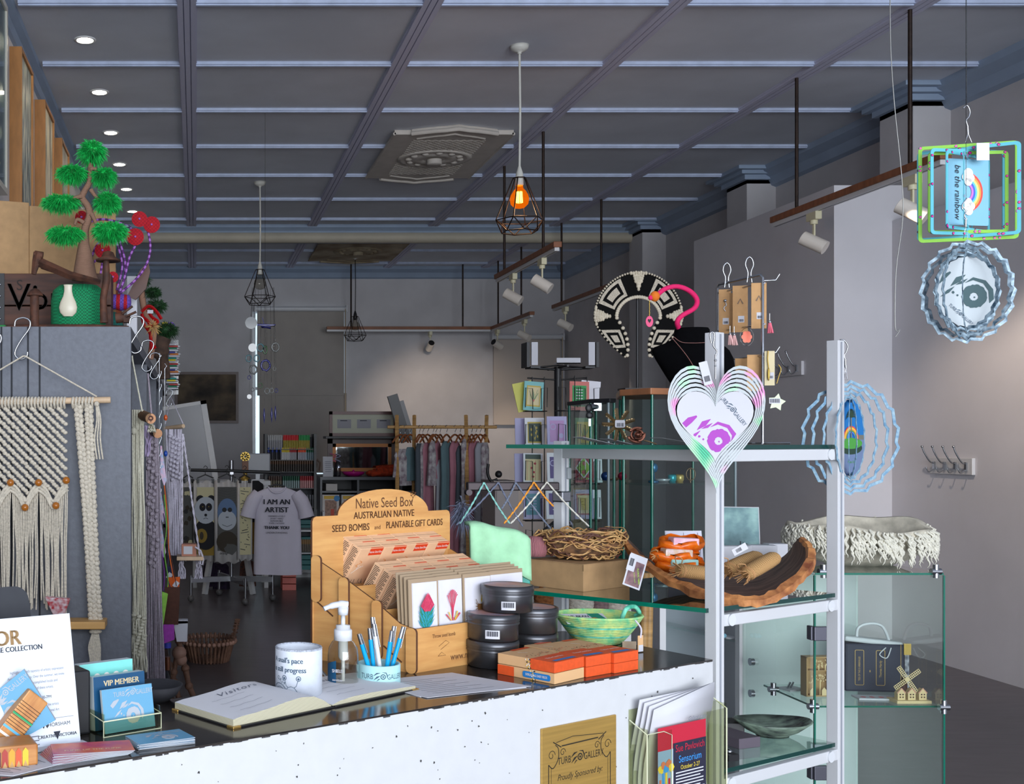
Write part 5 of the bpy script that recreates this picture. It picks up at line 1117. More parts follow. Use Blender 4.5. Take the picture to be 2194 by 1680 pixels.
B().tube([(.02*math.cos(a*.6), 0, .02*math.sin(a*.6)) for a in range(9)], .0035, 5).build('purple_curl', mat('foil_purple', (110, 70, 170), .3), t); B().ball((-.03, 0, .014), (.016, .016, .01)).build('yellow_tip', mat('foil_yellow', (230, 200, 60), .4), t)
# small coloured bottles stacked along the far end of the top edge
cols = [(170, 170, 176), (170, 60, 56), (30, 120, 90), (190, 190, 196), (60, 60, 140), (200, 120, 60), (190, 180, 186), (20, 130, 120), (220, 200, 40)]
Y = 5.9; b0 = None
for i in range(22):
    py = 738+i*4.2+(6 if i > 15 else 0); p = P(364+((i*7) % 9), py, Y+.02*(i % 3))
    c = cols[i % len(cols)]; b = B(); b.cyl((-.02, 0, 0), (.025, 0, 0), .005, n=8, m=0); b.cyl((.025, 0, 0), (.036, 0, 0), .0035, n=8, m=1)
    tag(b.build('paint_tube', [mat('tube_%d' % (i % 9), c, .4), paper], loc=p), 'tiny %s paint tube in the stacked dispenser at the shelf end' % ('white', 'red', 'green', 'silver', 'blue', 'orange', 'pale', 'teal', 'yellow')[i % 9], 'paint tube', '%s paint tubes in the dispenser' % ('white', 'red', 'green', 'silver', 'blue', 'orange', 'pale', 'teal', 'yellow')[i % 9])
t = thing('tube_dispenser', 'clear upright dispenser holding tiny paint tubes at the shelf end', 'dispenser', P(368, 845, 5.93)); B().b2((-.03, .03, 0), (.035, .036, .29)).b2((-.034, -.02, 0), (-.03, .036, .29)).build('clear_case', glassmat('case_plastic', (210, 212, 216), .1, 1.5), t)
# ================= COUNTER =================
CT = .95; C0 = Vector((-.261, 1.49, 0)); U = Vector((.8514, .5245, 0)); V = Vector((-.5245, .8514, 0)); CA = math.atan2(U.y, U.x)
C = lambda px, py, z=CT: G(px, py, z)
def fpt(px, z):                                       # point on the counter's front face
    k = (px-VX)/F; t_ = (C0.y*k-C0.x)/(U.x-U.y*k); p = C0+U*t_; p.z = z; return p
R0 = Vector((1.067, 2.308, 0)); poly = [C0-U*.78, R0, R0+Vector((-.4846, .8747, 0))*.40, Vector((.236, 2.36, 0)), Vector((.2495, 2.139, 0)), C0-U*.68+V*.28]
plaster = mat('counter_plaster', (200, 201, 203), .6, noise=.015, scale=30, bump=.08); topm = mat('counter_laminate', (58, 52, 48), .12, noise=.5, scale=7, c2=(30, 28, 28), spec=.7)
t = thing('shop_counter', 'white plastered sales counter with a glossy dark top', 'counter', (C0.x, C0.y, 0))
pl_ = [(p.x-C0.x, p.y-C0.y) for p in poly]
B().prism(pl_, 0, CT-.003).build('body', plaster, t, bev=.004)
ins = [((p-C0)+(Vector((.45, 2.0, 0))-p).normalized()*.004) for p in poly]
B().prism([(p.x, p.y) for p in ins], CT-.003, CT).build('top', topm, t)
B().b2((-.002, -.002, 0), (.002, .002, .001))
a = poly[4]-C0; c = poly[3]-C0; B().quad((a.x-.001, a.y, 0), (c.x-.001, c.y, 0), (c.x-.001, c.y, CT-.004), (a.x-.001, a.y, CT-.004)).build('timber_side', pine, t)
b = B(frame((0, 0, 0), U, (0, 0, 1))); rr = random.Random(8)
for i in range(70): b.blob((rr.uniform(.2, 1.5), CT-rr.uniform(.02, .2)), rr.choice((.0009, .0013, .002)), .0006+.00001*i, 7, j=.5)
for i in range(80): x = rr.uniform(-.3, 1.56); b.rect(x, CT-.004+rr.uniform(-.0012, .0004), x+rr.uniform(.002, .02), CT-.0028, .0008, 0)
b.build('scuff_mark', mat('scuff', (60, 58, 58), .8), t)
# brass plaque
goldp = mat('brass_plaque', (192, 154, 82), .4, .45, noise=.1, scale=6, stretch=(1, 1, 30))
pa = fpt(1157, .58); t = thing('brass_plaque', 'brass sponsor plaque with black scrollwork on the counter front', 'plaque', pa, CA)
W = .207; Hh = .297; B().b2((0, -.004, 0), (W, 0, Hh)).build('plate', goldp, t, bev=.001)
b = B(FR((W/2, -.0043, 0))); w2 = W/2-.018
b.stroke([(-w2+.02, Hh-.03), (-.02, Hh-.024), (w2-.02, Hh-.03)], .0012); b.stroke([(-w2+.035, Hh-.038), (w2-.035, Hh-.036)], .0022)
for sg in (-1, 1):
    b.stroke([(sg*w2, .0), (sg*w2, Hh-.068)], .002); b.stroke([(sg*(w2-.007), .0), (sg*(w2-.007), Hh-.075)], .0008)
    b.stroke([(p.x, p.y) for p in bez([(sg*w2, Hh-.068), (sg*(w2-.012), Hh-.076), (sg*(w2-.026), Hh-.06), (sg*(w2-.026), Hh-.042), (sg*(w2-.018), Hh-.034)], 5)], .0018)
    b.stroke([(sg*(w2-.034), Hh-.04), (sg*(w2-.012), Hh-.028)], .002)
    for cx, cy, r in ((w2-.008, Hh-.052, .010), (w2-.038, Hh-.05, .008)): b.stroke([(sg*cx+r*(1-k/16)*math.cos(k*.6), cy+r*(1-k/16)*math.sin(k*.6)) for k in range(13)], .0013)
logo(b, .125, 0, Hh-.066, 0); b.text('Proudly Sponsored by:', .016, 0, Hh-.096, 0, shear=.35, sx=.85); b.text('2023', .017, 0, Hh-.126, 0, shear=.3)
for k, tx in enumerate(('Albacutya Gypsum & Limestone', 'Eckermann Ag', 'Horsham Rural City Council')): b.text(tx, .013, 0, Hh-.15-.018*k, 0, shear=.35, sx=.85)
b.build('engraving', mat('plaque_black', (38, 34, 26), .5), t)
# flyer holder on the front
acr = glassmat('acrylic', (238, 240, 226), .03, 1.6); acre = mat('acrylic_edge', (206, 208, 176), .2)
pa = fpt(1346, .60); t = thing('flyer_holder', 'clear acrylic wall pocket on the counter front', 'holder', pa, CA); w = fpt(1516, 0)-fpt(1346, 0); W = w.length
hz = H-(1520-VY)*2.25/F-.60
B().b2((0, -.003, 0), (W, -.001, hz+.02)).b2((0, -.042, 0), (.002, -.003, hz-.01)).b2((W-.002, -.042, 0), (W, -.003, hz+.01)).b2((0, -.042, 0), (W*.30, -.040, hz-.02)).b2((W*.75, -.042, 0), (W, -.040, hz)).build('pocket', acr, t)
B().tube([(0, -.042, 0), (0, -.042, hz-.02), (0, -.003, hz)], .0015, 5).tube([(W, -.042, 0), (W, -.042, hz), (W, -.003, hz+.02)], .0018, 5).tube([(W*.30, -.042, 0), (W*.30, -.042, hz-.03), (W*.2, -.042, hz-.02), (0, -.042, hz-.02)], .001, 5).build('pocket_edge', acre, t)
t = thing('flyer_stack', 'stack of curled flyers with a red and navy exhibition poster on top', 'flyers', pa+U*.004+Vector((0, 0, .028)), CA)
fw, fh = W*.80, .275
for k in range(4):
    b = B(); n = 10; vs = []
    for i in range(n+1):
        zz = fh*i/n; bend = -.012-.006*k+.016*math.sin(PI*i/n*1.2); vs += [(.006*k+.002, bend, zz+.004*k-.01*k), (fw+.006*k-.01+.006*math.sin(i), bend-.004, zz+.004*k+.004)]
    b.add(vs, [(2*i, 2*i+1, 2*i+3, 2*i+2) for i in range(n)], 0, True)
    q = b.build('flyer', paper, t)
    q.modifiers.new('s', 'SOLIDIFY').thickness = .0006
zt = fh-.055; zl = .03; x0, x1 = .030, fw-.02; yy = -.0405
posm = [mat('poster_red', (190, 34, 58), .5), mat('poster_navy', (38, 38, 58), .5), mat('poster_sky', (140, 170, 200), .5), mat('poster_orange', (210, 120, 80), .5), mat('poster_blue', (60, 150, 224), .5), mat('poster_yellow', (226, 200, 60), .5), mat('poster_white', (214, 216, 226), .5), mat('poster_gold', (180, 130, 60), .5)]
b = B(frame((0, yy, 0), (1, 0, 0), (0, 0, 1))); xw = x1-x0
b.rect(x0, zl, x1, zt, 0, 0); b.rect(x0, zl+.035, x0+xw*.33, zt-.045, .0004, 2); b.rect(x0+xw*.31, zl+.035, x1, zt-.035, .0006, 1)
for i in range(5): b.rect(x0+.004+.009*i, zl+.04, x0+.010+.009*i, zl+.09+.012*(i % 3), .0008+.0001*i, (3, 4, 5, 0, 6)[i]); b.blob((x0+.008+.008*i, zl+.11+.008*(i % 2)), .008, .001+.0001*i, m=(5, 3, 4, 3, 5)[i])
cx = x0+xw*.66; tc = zt-.035
b.text('Sue Pavlovich', .020, cx, tc-.012, .001, 0, sx=.85); b.text('Sensorium', .020, cx, tc-.034, .001, 4, sx=.85); b.text('October 2-27', .012, cx, tc-.050, .001, 5, sx=.9)
for i in range(11): b.rect(x0+xw*.36, tc-.060-.0062*i, x1-xw*.06-(.01 if i % 3 == 2 else 0), tc-.0578-.0062*i, .001, 6)
b.text('Official Opening Friday 11th @ 6pm', .0095, cx, tc-.138, .001, 4, sx=.8); b.rect(x0+xw*.4, tc-.146, x1-xw*.1, tc-.1445, .001, 0)
b.blob((cx, zl+.055), .007, .001, m=7); b.text('NERRILA', .005, cx, zl+.044, .001, 7)
for i in range(5): b.rect(x0+xw*.36, zl+.040+.005*i, x0+xw*.52, zl+.042+.005*i, .001, 6); b.rect(x1-xw*.2, zl+.040+.005*i, x1-xw*.04, zl+.042+.005*i, .001, 6)
b.build('poster_print', posm, t)
b = B(frame((0, yy-.001, 0), (1, 0, 0), (0, 0, 1))); b.text('Gallery copy', .011, x1-.03, zt+.007, .0, 0, shear=.4); b.build('handwriting', greyink, t)
# ---------- seed display (its two faces are not quite square)
FL = Vector((.419, 2.169, CT)); u2 = Vector((.82, .57, 0)); v2 = Vector((-.79, .61, 0)); ply = mat('birch_ply', (214, 162, 98), .5, noise=.12, scale=5, c2=(196, 140, 80), stretch=(2, 2, 14)); edgeb = mat('burnt_edge', (84, 48, 24), .7); laser = mat('laser_mark', (92, 54, 30), .7)
def SK(o=(0, 0, 0)): return Matrix(((u2.x, v2.x, 0, o[0]), (u2.y, v2.y, 0, o[1]), (0, 0, 1, o[2]), (0, 0, 0, 1)))
t = thing('seed_display', 'plywood countertop display lettered Native Seed Box', 'display stand', FL)
def panel(poly, T, th, name, m=ply, extra=None):
    b = B(T); b.prism(poly, -th/2, th/2, 0, 1); q = b.build(name, [m, edgeb], t); return q
FU = lambda o: SK(o) @ Matrix(((1, 0, 0, 0), (0, 0, -1, 0), (0, 1, 0, 0), (0, 0, 0, 1)))     # drawing plane along the front
FV = lambda o: SK(o) @ Matrix(((0, 0, -1, 0), (-1, 0, 0, 0), (0, 1, 0, 0), (0, 0, 0, 1)))    # plane of the sides, x runs towards the front
Wd = .41; Dd = .229; bh = .294
arch = [(Wd*.5+.135*math.cos(a), bh+.052*math.sin(a)) for a in [PI*k/18 for k in range(19)]]
bp = [(0, 0), (Wd, 0), (Wd, bh-.01), (Wd-.003, bh-.003), (Wd-.01, bh)]+arch+[(.01, bh), (.003, bh-.003), (0, bh-.01)]
bk = panel(bp, FU((v2*Dd).to_tuple()), .004, 'back_panel')
b = B(FU((v2*Dd-v2*.0028).to_tuple())); b.text('Native Seed Box', .031, Wd*.5+.0, bh+.022, 0, sx=.82); b.text('AUSTRALIAN NATIVE', .021, Wd*.5, bh-.003, 0, sx=.9, bold=.0003); b.text('SEED BOMBS', .021, Wd*.26, bh-.028, 0, sx=.9, bold=.0003); b.text('and', .013, Wd*.448, bh-.030, 0); b.text('PLANTABLE GIFT CARDS', .021, Wd*.725, bh-.027, 0, sx=.76, bold=.0003)
b.stroke([(Wd*.5+.082, bh+.014), (Wd*.5+.086, bh+.030), (Wd*.5+.096, bh+.043)], .0012); b.stroke([(Wd*.5+.086, bh+.030), (Wd*.5+.079, bh+.041)], .001)
for k in range(9): b.disc((Wd*.5+.080+.006*(k % 3), bh+.036+.003*(k//3)+.002*(k % 2)), .0016, .0002, 8)
b.build('lettering', laser, bk)
sp = [(-Dd, 0), (0, 0), (0, .085), (-.03, .093), (-.09, .135), (-.16, .175), (-Dd+.01, .205), (-Dd, .205)]
for k, uo in enumerate((.006, Wd-.006)): panel([(x, y) for x, y in sp], FV((u2*uo).to_tuple()), .004, 'side_panel')
fp = panel([(0, 0), (Wd, 0), (Wd, .085), (0, .085)], FU((-v2*.0).to_tuple()), .004, 'front_panel')
b = B(FU((-v2*.0026).to_tuple())); b.text('Throw seed bomb', .011, .085, .066, 0, sx=.8); b.text('Wor', .011, .17, .068, 0); b.text('www.nativeseedbox.com.au', .020, .20, .02, 0, sx=.85)
b.stroke([(.07, .045), (.08, .05), (.09, .055), (.10, .05), (.09, .045), (.075, .038)], .0007); b.stroke([(.068, .026), (.078, .033), (.09, .026), (.068, .026)], .0007); b.build('engraving', laser, fp)
for k, (dv, hz) in enumerate(((.075, .115), (.15, .155))):
    panel([(0, .01), (Wd, .01), (Wd, hz), (0, hz)], FU((v2*dv).to_tuple()), .004, 'divider')
for dv, z0, z1 in ((.0, .0, .088), (.075, .02, .135), (.15, .05, .175), (.215, .12, .215)): panel(rrect(-.011-dv, z0, .011-dv, z1, .009), FV((-u2*.002).to_tuple()), .005, 'edge_tab')
for dv, z0 in ((.045, .03), (.20, .105)): B(FV((u2*.0035).to_tuple())).stroke([(-dv-.02, z0+.016), (-dv+.02, z0-.012)], .003, .0008).build('slot', edgeb, t)
# small kraft boxes leaning forward in two tiers
kraft = mat('kraft_box', (232, 186, 146), .6, noise=.05, scale=40); redl = mat('red_label', (214, 64, 28), .5); whp = mat('print_white', (236, 232, 226), .6); orp = mat('print_orange', (214, 130, 50), .6); brp = mat('print_brown', (120, 66, 44), .6); dkp = mat('print_dark', (60, 34, 34), .6)
tau = math.radians(29); dd = v2*math.cos(tau)+Vector((0, 0, math.sin(tau))); hh = -v2*math.sin(tau)+Vector((0, 0, math.cos(tau)))
def BX(o): return Matrix(((u2.x, dd.x, hh.x, o[0]), (u2.y, dd.y, hh.y, o[1]), (u2.z, dd.z, hh.z, o[2]), (0, 0, 0, 1)))
bw, bd, bhh = .066, .0225, .098; proto = {}
def seedbox(o, kind):
    M0 = BX((0, 0, 0)) if True else None
    r = bpy.data.objects.new('seed_box', None); COL.objects.link(r); r.empty_display_size = .02; r.location = o
    T = M0
    B(T).b2((0, 0, -bhh), (bw, bd, 0)).build('carton', kraft, r, bev=.001)
    b = B(T @ Matrix(((0, 0, -1, 0), (-1, 0, 0, 0), (0, 1, 0, 0), (0, 0, 0, 1))))       # left face, x towards the front
    for k in range(26): b.rect(-bd+.003, -.006-.0033*k, -.004-.004*((k*7) % 3 == 0), -.0045-.0033*k, .0003, 0)
    b.build('small_print', brp, r)
    b = B(T @ Matrix(((1, 0, 0, 0), (0, 0, -1, 0), (0, 1, 0, 0), (0, 0, 0, 1))))
    b.stroke([(-.002+.006, -.060), (.014, -.052), (.024, -.044)], .0012, .0004, 0); b.stroke([(.014, -.052), (.017, -.04)], .0012, .0004, 0); b.stroke([(.020, -.047), (.03, -.043)], .001, .0004, 0)
    for k in range(10): b.disc((.014+.006*math.sin(k*.7), -.030-.0016*k), .0012, .0005, 7, 1)
    for k in range(16): b.stroke([(.012+.0035*k, -.094), (.011+.0035*k+.002*math.sin(k), -.082+.006*math.sin(k*2))], .0012, .0004, 2)
    b.rect(.028, -.017, bw-.001, -.0008, .0004, 3); b.text('Native Seed Box', .0075, .046, -.009, .0008, 0, sx=.72); b.build('front_print', [whp, orp, dkp, redl], r)
    b = B(T); b.quad((.03, .0002, .0004), (bw, .0002, .0004), (bw, .0028, .0004), (.03, .0028, .0004), 0); b.quad((.0, bd*.45, .0003), (bw, bd*.45, .0003), (bw, bd*.48, .0003), (0, bd*.48, .0003), 1); b.build('top_print', [redl, brp], r)
    return r
base1 = P(774, 1177, 2.33); base2 = base1+Vector((.073, -.060, -.058))
first = None
names = ('leftmost', 'second', 'third', 'rightmost')
for row, (bs_, offs) in enumerate(((base1, (0, .0, .01, .010)), (base2, (.0, .02, .02, .02)))):
    for c_ in range(4):
        dep = (3, 3, 3, 3)[c_]
        for k in range(dep):
            o = bs_+u2*(.0685*c_)+dd*(k*(bd+.0012)+offs[c_]*.3)
            if first is None: first = seedbox(o, 0); q = first
            else: q = dup(first, o)
            tag(q, 'kraft seed box in the %s tier, %s column, %s from the front' % (('back', 'middle')[row], names[c_], ('first', 'second', 'third', 'fourth')[k]), 'box', 'kraft seed boxes in the display')
# gift cards in the front tier
kenv = mat('kraft_envelope', (164, 142, 116), .5); sheen = mat('card_stock', (222, 220, 228), .45, noise=.03, scale=30); proteam = mat('protea_pink', (222, 78, 110), .6, noise=.3, scale=200, c2=(176, 40, 74)); leafb = mat('leaf_blue', (40, 150, 176), .6); leafg = mat('leaf_green', (30, 128, 104), .6); kpink = mat('paw_pink', (206, 60, 90), .6); kyel = mat('paw_yellow', (226, 190, 60), .6); beeb = mat('bee_brown', (120, 80, 40), .6)
for c_ in range(4):
    for k in range(4):
        o = FL+u2*((.007, .090, .162, .243)[c_])+v2*(.010+.0075*k+(.004 if c_ % 2 else 0))+Vector((0, 0, .080))
        wv = (.086, .080, .090, .118)[c_]
        q = thing('gift_card', '%s gift card in the %s, %s in its slot' % (('Red protea', 'Kangaroo paw', 'Bee and banksia', 'Plain textured')[c_] if k == 0 else 'White', ('left front pocket', 'second front pocket', 'third front pocket', 'right front pocket')[c_], ('first', 'second', 'third', 'last')[k]), 'card', o, group='plantable gift cards in the display')
        lean = Matrix.Rotation(-.03-.01*k, 4, 'X'); T = SK((0, 0, 0)) @ lean
        B(T).b2((0, .001, 0), (wv*.92, .003, .100+.004*k)).build('envelope', kenv, q)
        B(T).b2((.004 if c_ else .008, -.0012, 0), (wv*.92-.004, .0009, .092+.003*k)).build('card', sheen, q)
        if k == 0 and c_ < 3:
            b = B(FU((0, 0, 0)) @ Matrix.Rotation(0, 4, 'Z') @ Matrix.Translation((0, 0, .0035))); cx = wv*.46
            if c_ == 0:
                for r_ in range(4):
                    for i in range(9): a = -1.2+2.4*i/8+.1*(r_ % 2); b.stroke([(cx+.003*math.sin(a), .002+.008*r_), (cx+.015*math.sin(a), .010+.008*r_), (cx+.024*math.sin(a), .018+.009*r_+.006*math.cos(a))], [.002, .0036, .0004], .0002+.00004*(i+9*r_), 1+(i+r_) % 2)
                for r_ in range(3):
                    for i in range(9): a = -1+2*i/8; w_ = (.0165, .013, .009)[r_]; b.stroke([(cx+w_*.35*a, .036+.004*r_), (cx+w_*a, .048+.005*r_), (cx+w_*.75*a, .064+.004*r_-.008*a*a)], [.003, .0046, .0008], .003+.00004*(i+9*r_), 0 if (i+r_) % 2 else 6)
            elif c_ == 1:
                for i in range(9): a = -.8+.2*i; b.stroke([(cx, .010), (cx+.003*a, .036), (cx+.012*a, .050+.004*(i % 3)), (cx+.017*a, .062+.010*math.cos(2*a))], [.0008, .001, .0014, .0026], .0003+.0001*i, 3 if i % 2 else 3); 
                for i in range(12): a = i*.8; b.stroke([(cx+.006*math.sin(a), .01), (cx+.02*math.sin(a), .016+.012*((i % 4)/3))], [.001, .003], .001+.0001*i, 4 if i % 2 else 3)
            else:
                b.blob((cx+.008, .05), .010, .0003, m=4, sx=.6); b.blob((cx, .028), .011, .0004, m=5, sx=.7)
                for i in range(5): b.stroke([(cx-.002, .03), (cx-.014, .02+.007*i)], .0012, .0006+.0001*i, 5)
            b.build('botanical_print', [proteam, leafb, leafg, kpink, kyel, beeb, mat('protea_deep', (190, 50, 84), .6)], q)
# ---------- tins
tinm = mat('tin_graphite', (84, 85, 89), .3, .8); lidm = mat('tin_lid_label', (200, 130, 96), .4, noise=.6, scale=18, c2=(130, 130, 150))
def tin(loc, label, rz=0, code=True):
    t = thing('candle_tin', label, 'tin', loc, rz, 'graphite candle tins'); r = .0505; h = .053
    B().lathe([(.001, 0), (r-.004, 0), (r-.001, .002), (r-.001, h*.62)], n=48).build('tin_body', tinm, t)
    q = B().lathe([(r+.001, h*.60), (r+.0015, h*.64), (r, h*.68), (r+.0018, h*.72), (r+.001, h*.76), (r+.0018, h*.80), (r+.0012, h*.97), (r-.002, h), (r-.006, h-.0012), (.001, h-.0012)], n=48).build('lid', tinm, t)
    B().disc((0, 0), r-.006, h-.0009, 36).build('lid_label', lidm, q)
    if code:
        b = B(); n = 6; a0 = -PI/2-.55; a1 = -PI/2-.0
        for i in range(n): a = a0+(a1-a0)*i/n; c = a0+(a1-a0)*(i+1)/n; b.quad((math.cos(a)*(r+.0002), math.sin(a)*(r+.0002), .007), (math.cos(c)*(r+.0002), math.sin(c)*(r+.0002), .007), (math.cos(c)*(r+.0002), math.sin(c)*(r+.0002), .024), (math.cos(a)*(r+.0002), math.sin(a)*(r+.0002), .024))
        for i in range(16): 
            a = a0+.05+(a1-a0-.1)*i/16; c = a+.012+.006*(i % 3); rr_ = r+.0006; b.quad((math.cos(a)*rr_, math.sin(a)*rr_, .012), (math.cos(c)*rr_, math.sin(c)*rr_, .012), (math.cos(c)*rr_, math.sin(c)*rr_, .022), (math.cos(a)*rr_, math.sin(a)*rr_, .022), 1)
        b.build('barcode_label', [paper, ink], t)
ca = P(1055, 945, 2.25); ca.z = CT; cb = P(1140, 945, 2.335); cb.z = CT
tin(ca, 'bottom tin of the left stack beside the orange boxes', 0, False); tin(ca+Vector((.001, 0, .0535)), 'upper tin of the left stack, barcode facing the front', 0)
tin(cb, 'bottom tin of the right hand stack, mostly hidden', 0, False); tin(cb+Vector((.001, 0, .0535)), 'upper tin of the right hand stack', 0, False)
p = P(1087, 945, 2.27); p.z = CT+.107; tin(p, 'topmost tin bridging the two stacks', .05)
# ---------- orange and kraft flat boxes
orang = mat('orange_card', (228, 86, 34), .5, noise=.06, scale=120); kr2 = mat('kraft_flat', (216, 172, 124), .6); blul = mat('blue_label', (30, 120, 190), .5)
def flat(o, w, d, h, rz, top, end, label, lettering=False, toporange=True):
    t = thing('seed_mix_box', label, 'box', o, rz, 'flat seed boxes beside the tins')
    B().b2((0, 0, 0), (w, d, h)).build('carton', top, t, bev=.001)
    B().b2((-.0006, -.0006, .0004), (w+.0006, d*.42, h+.0004)).build('end_sleeve', end, t, bev=.0006)
    b = B(Matrix.Translation((0, 0, h+.0008))); rr = random.Random(int(o[0]*1000))
    b.text('Native Seed Box', .010, w*.5, d*.25, .0002, 1, sx=.8); b.rect(w*.15, d*.05, w*.85, d*.12, 0, 2)
    for k in range(26): b.blob((rr.uniform(.05, .95)*w, d*rr.uniform(.42, .62)), .0016, .0001+.00002*k, 6, m=3 if k % 2 else 4)
    b.stroke([(w*.3, d*.8), (w*.45, d*.7)], .002, .0001, 1); b.rect(w*.4, d*.93, w*.98, d, .0001, 0)
    b.build('top_print', [orang, whp, blul, brp, redl], t)
    b = B(frame((-.0009, 0, 0), (0, -1, 0), (0, 0, 1)))
    if lettering: b.T = frame((-.0009, d, 0), (0, -1, 0), (0, 0, 1)) @ Matrix.Translation((0, 0, 0))
    for k in range(24): b.blob(((.68*d if lettering else -d*.40)-rr.uniform(0, .012), rr.uniform(.001, h-.001)), .0014, .00005*k, 6, m=rr.choice((3, 4, 1)))
    if lettering: b.rect(.005*d, .0006, .30*d, h-.0006, .0001, 0); b.prism(rrect(d-.068, h*.2, d-.008, h*.80, .004), 0, .0003, 2); b.text('EVERLASTING DAISY FIELDS', 0.0068, d-.038, h*.5, .0008, 1, sx=.56, bold=.0001)
    b.build('side_print', [orang, whp, blul, brp, kyel], t)
    return t
a39 = math.radians(39); a33 = math.radians(33)
oA = C(1188, 1467); oB = C(1256, 1452); oC = C(1316, 1443.5)
flat(oA, .096, .125, .0195, a39, kr2, kr2, 'lower front seed box with the blue EVERLASTING DAISY FIELDS label', True); flat(oA+Vector((0, 0, .0205)), .096, .125, .0195, a39, kr2, orang, 'upper front seed box, kraft with an orange end')
flat(oB, .073, .15, .019, a33, kr2, orang, 'lower orange ended seed box of the middle stack'); flat(oB+Vector((0, 0, .0197)), .073, .15, .019, a33, kr2, orang, 'upper orange ended seed box of the middle stack')
flat(oC, .073, .15, .0185, a33, kr2, orang, 'lower orange ended seed box of the right hand stack'); flat(oC+Vector((0, 0, .0192)), .073, .15, .0185, a33, kr2, orang, 'upper orange ended seed box of the right hand stack')
# ---------- coiled fabric basket
coil = mat('coiled_fabric', (112, 196, 138), .85, noise=.7, scale=60, c2=(206, 218, 130), bump=.3); coil2 = mat('coil_teal', (30, 150, 120), .85, noise=.8, scale=60, c2=(130, 220, 190))
p = P(1283, 945, 2.50); p.z = CT; t = thing('coiled_basket', 'green coiled fabric basket with a loop handle', 'basket', p)
b = B(); n = 15
for i in range(n): u_ = i/(n-1); r = .045+.048*u_**.8; b.tube([(r*math.cos(2*PI*k/40), r*.8*math.sin(2*PI*k/40), .004+.058*u_) for k in range(40)], .0036, 6, m=1 if i in (4, 9) else 0, closed=True)
b.lathe([(.001, .002), (.045, .002)], n=24, sy=.8); b.build('coils', [coil, coil2], t)
B().tube(bez([(.04, -.03, .058), (.05, -.03, .080), (.075, -.012, .082), (.090, .0, .067), (.085, .01, .058)], 6), .005, 8).build('loop_handle', coil2, t)
q = thing('seed_packet', 'white seed card reading LOVE BEAN lying in the green basket', 'packet', p+Vector((-.034, -.012, .054)), .15, rot=(.32, 0, .1)); B().b2((-.05, -.02, 0), (.05, .025, .001)).build('card', paper, q)
b = B(UP((0, 0, .0012))); b.text('LOVE BEAN', .012, -.018, .012, 0, 0, bold=.0004); b.add([(.012, .025, 0), (.04, .025, 0), (.05, -.01, 0), (.02, -.004, 0)], [(0, 3, 2, 1)], 1); b.blob((.02, -.006), .011, .0003, m=2); b.blob((.036, -.010), .009, .0004, m=2); b.build('printing', [ink, leafg, orp], q)
q = thing('swing_tag', 'kraft swing tag with barcode on a white ribbon from the green basket', 'tag', C(1372, 1398)+Vector((0, 0, .001)), .5)
B().box((0, 0, .018), (.016, .0015, .034)).build('tag_card', kr2, q); B().box((0, -.0012, .008), (.014, .0006, .014)).build('barcode_label', paper, q); B().tube(bez([(0, 0, .03), (.002, 0, .05), (-.004, .01, .066)], 4), .0025, 4).build('ribbon', whitec, q)
tag(B().box((0, 0, .008), (.03, .0015, .016)).build('paper_tag', kenv, loc=C(1352, 1392)+Vector((0, .01, 0))), 'plain brown paper tag beside the basket', 'tag')
# ---------- sanitiser, pen cup, can cooler
p = P(735, 945, 2.05); p.z = CT; t = thing('sanitiser_bottle', 'clear pump bottle of hand sanitiser with a navy label', 'bottle', p); clearp = glassmat('clear_plastic', (226, 226, 220), .03, 2.2)
B().lathe([(.001, 0), (.026, 0), (.028, .003), (.028, .058), (.026, .072), (.020, .083), (.013, .088), (.012, .094)], n=32).build('bottle', clearp, t)
b = B(); 
for i in range(8): a = PI*1.02+i*.115; c = a+.115; b.quad((.0284*math.cos(a), .0284*math.sin(a), .0), (.0284*math.cos(c), .0284*math.sin(c), .0), (.0284*math.cos(c), .0284*math.sin(c), .044+.0012*i), (.0284*math.cos(a), .0284*math.sin(a), .044+.0012*(i-1)))
lb = b.build('label', mat('label_navy', (20, 76, 112), .4), t); b = B(frame((-.013, -.0262, .034), (.9, -.43, 0), (0, 0, 1))); b.text('SHIELD', .0088, 0, 0, .0012, 0, sx=.75, bold=.0002); b.text('sanitiser', .006, 0, -.016, .0012, 0); b.build('label_lettering', paper, lb)
b = B(); b.lathe([(.0, .086), (.0165, .086), (.0165, .104), (.015, .106), (.013, .106), (.013, .113), (.004, .114), (.004, .132), (.009, .132), (.010, .146), (.001, .146)], n=24); b.build('pump_collar', whitepl, t)
B().tube(bez([(.008, -.002, .150), (-.005, -.003, .1515), (-.022, -.006, .149), (-.036, -.009, .144)], 4), [.0075]*5+[.006]*4+[.0045]*4, 8).build('pump_nozzle', whitepl, t)
B().cyl((0, 0, .002), (0, 0, .086), .0035, n=8).lathe([(.006, .05), (.009, .055), (.009, .086)], n=12).build('dip_tube', mat('tube_white', (206, 208, 208), .4), t)
p = P(640, 945, 1.965); p.z = CT; t = thing('can_cooler', 'white neoprene can cooler with a snail drawing and blue lettering', 'can cooler', p); neo = mat('neoprene_white', (216, 222, 232), .8, noise=.03, scale=60, bump=.1); navy = mat('print_slate', (62, 84, 104), .7)
r = .041; B().lathe([(r-.003, .002), (r, 0), (r, .086), (r-.001, .0885), (r-.0045, .0885), (r-.005, .083), (r-.005, .012), (.001, .012)], n=48).build('sleeve', neo, t)
B().tube([(r*math.cos(2*PI*k/48)*.955, r*math.sin(2*PI*k/48)*.955, .0885) for k in range(48)], .0022, 6, closed=True).build('stitched_rim', mat('rim_thread', (196, 202, 216), .9, noise=.3, scale=300), t)
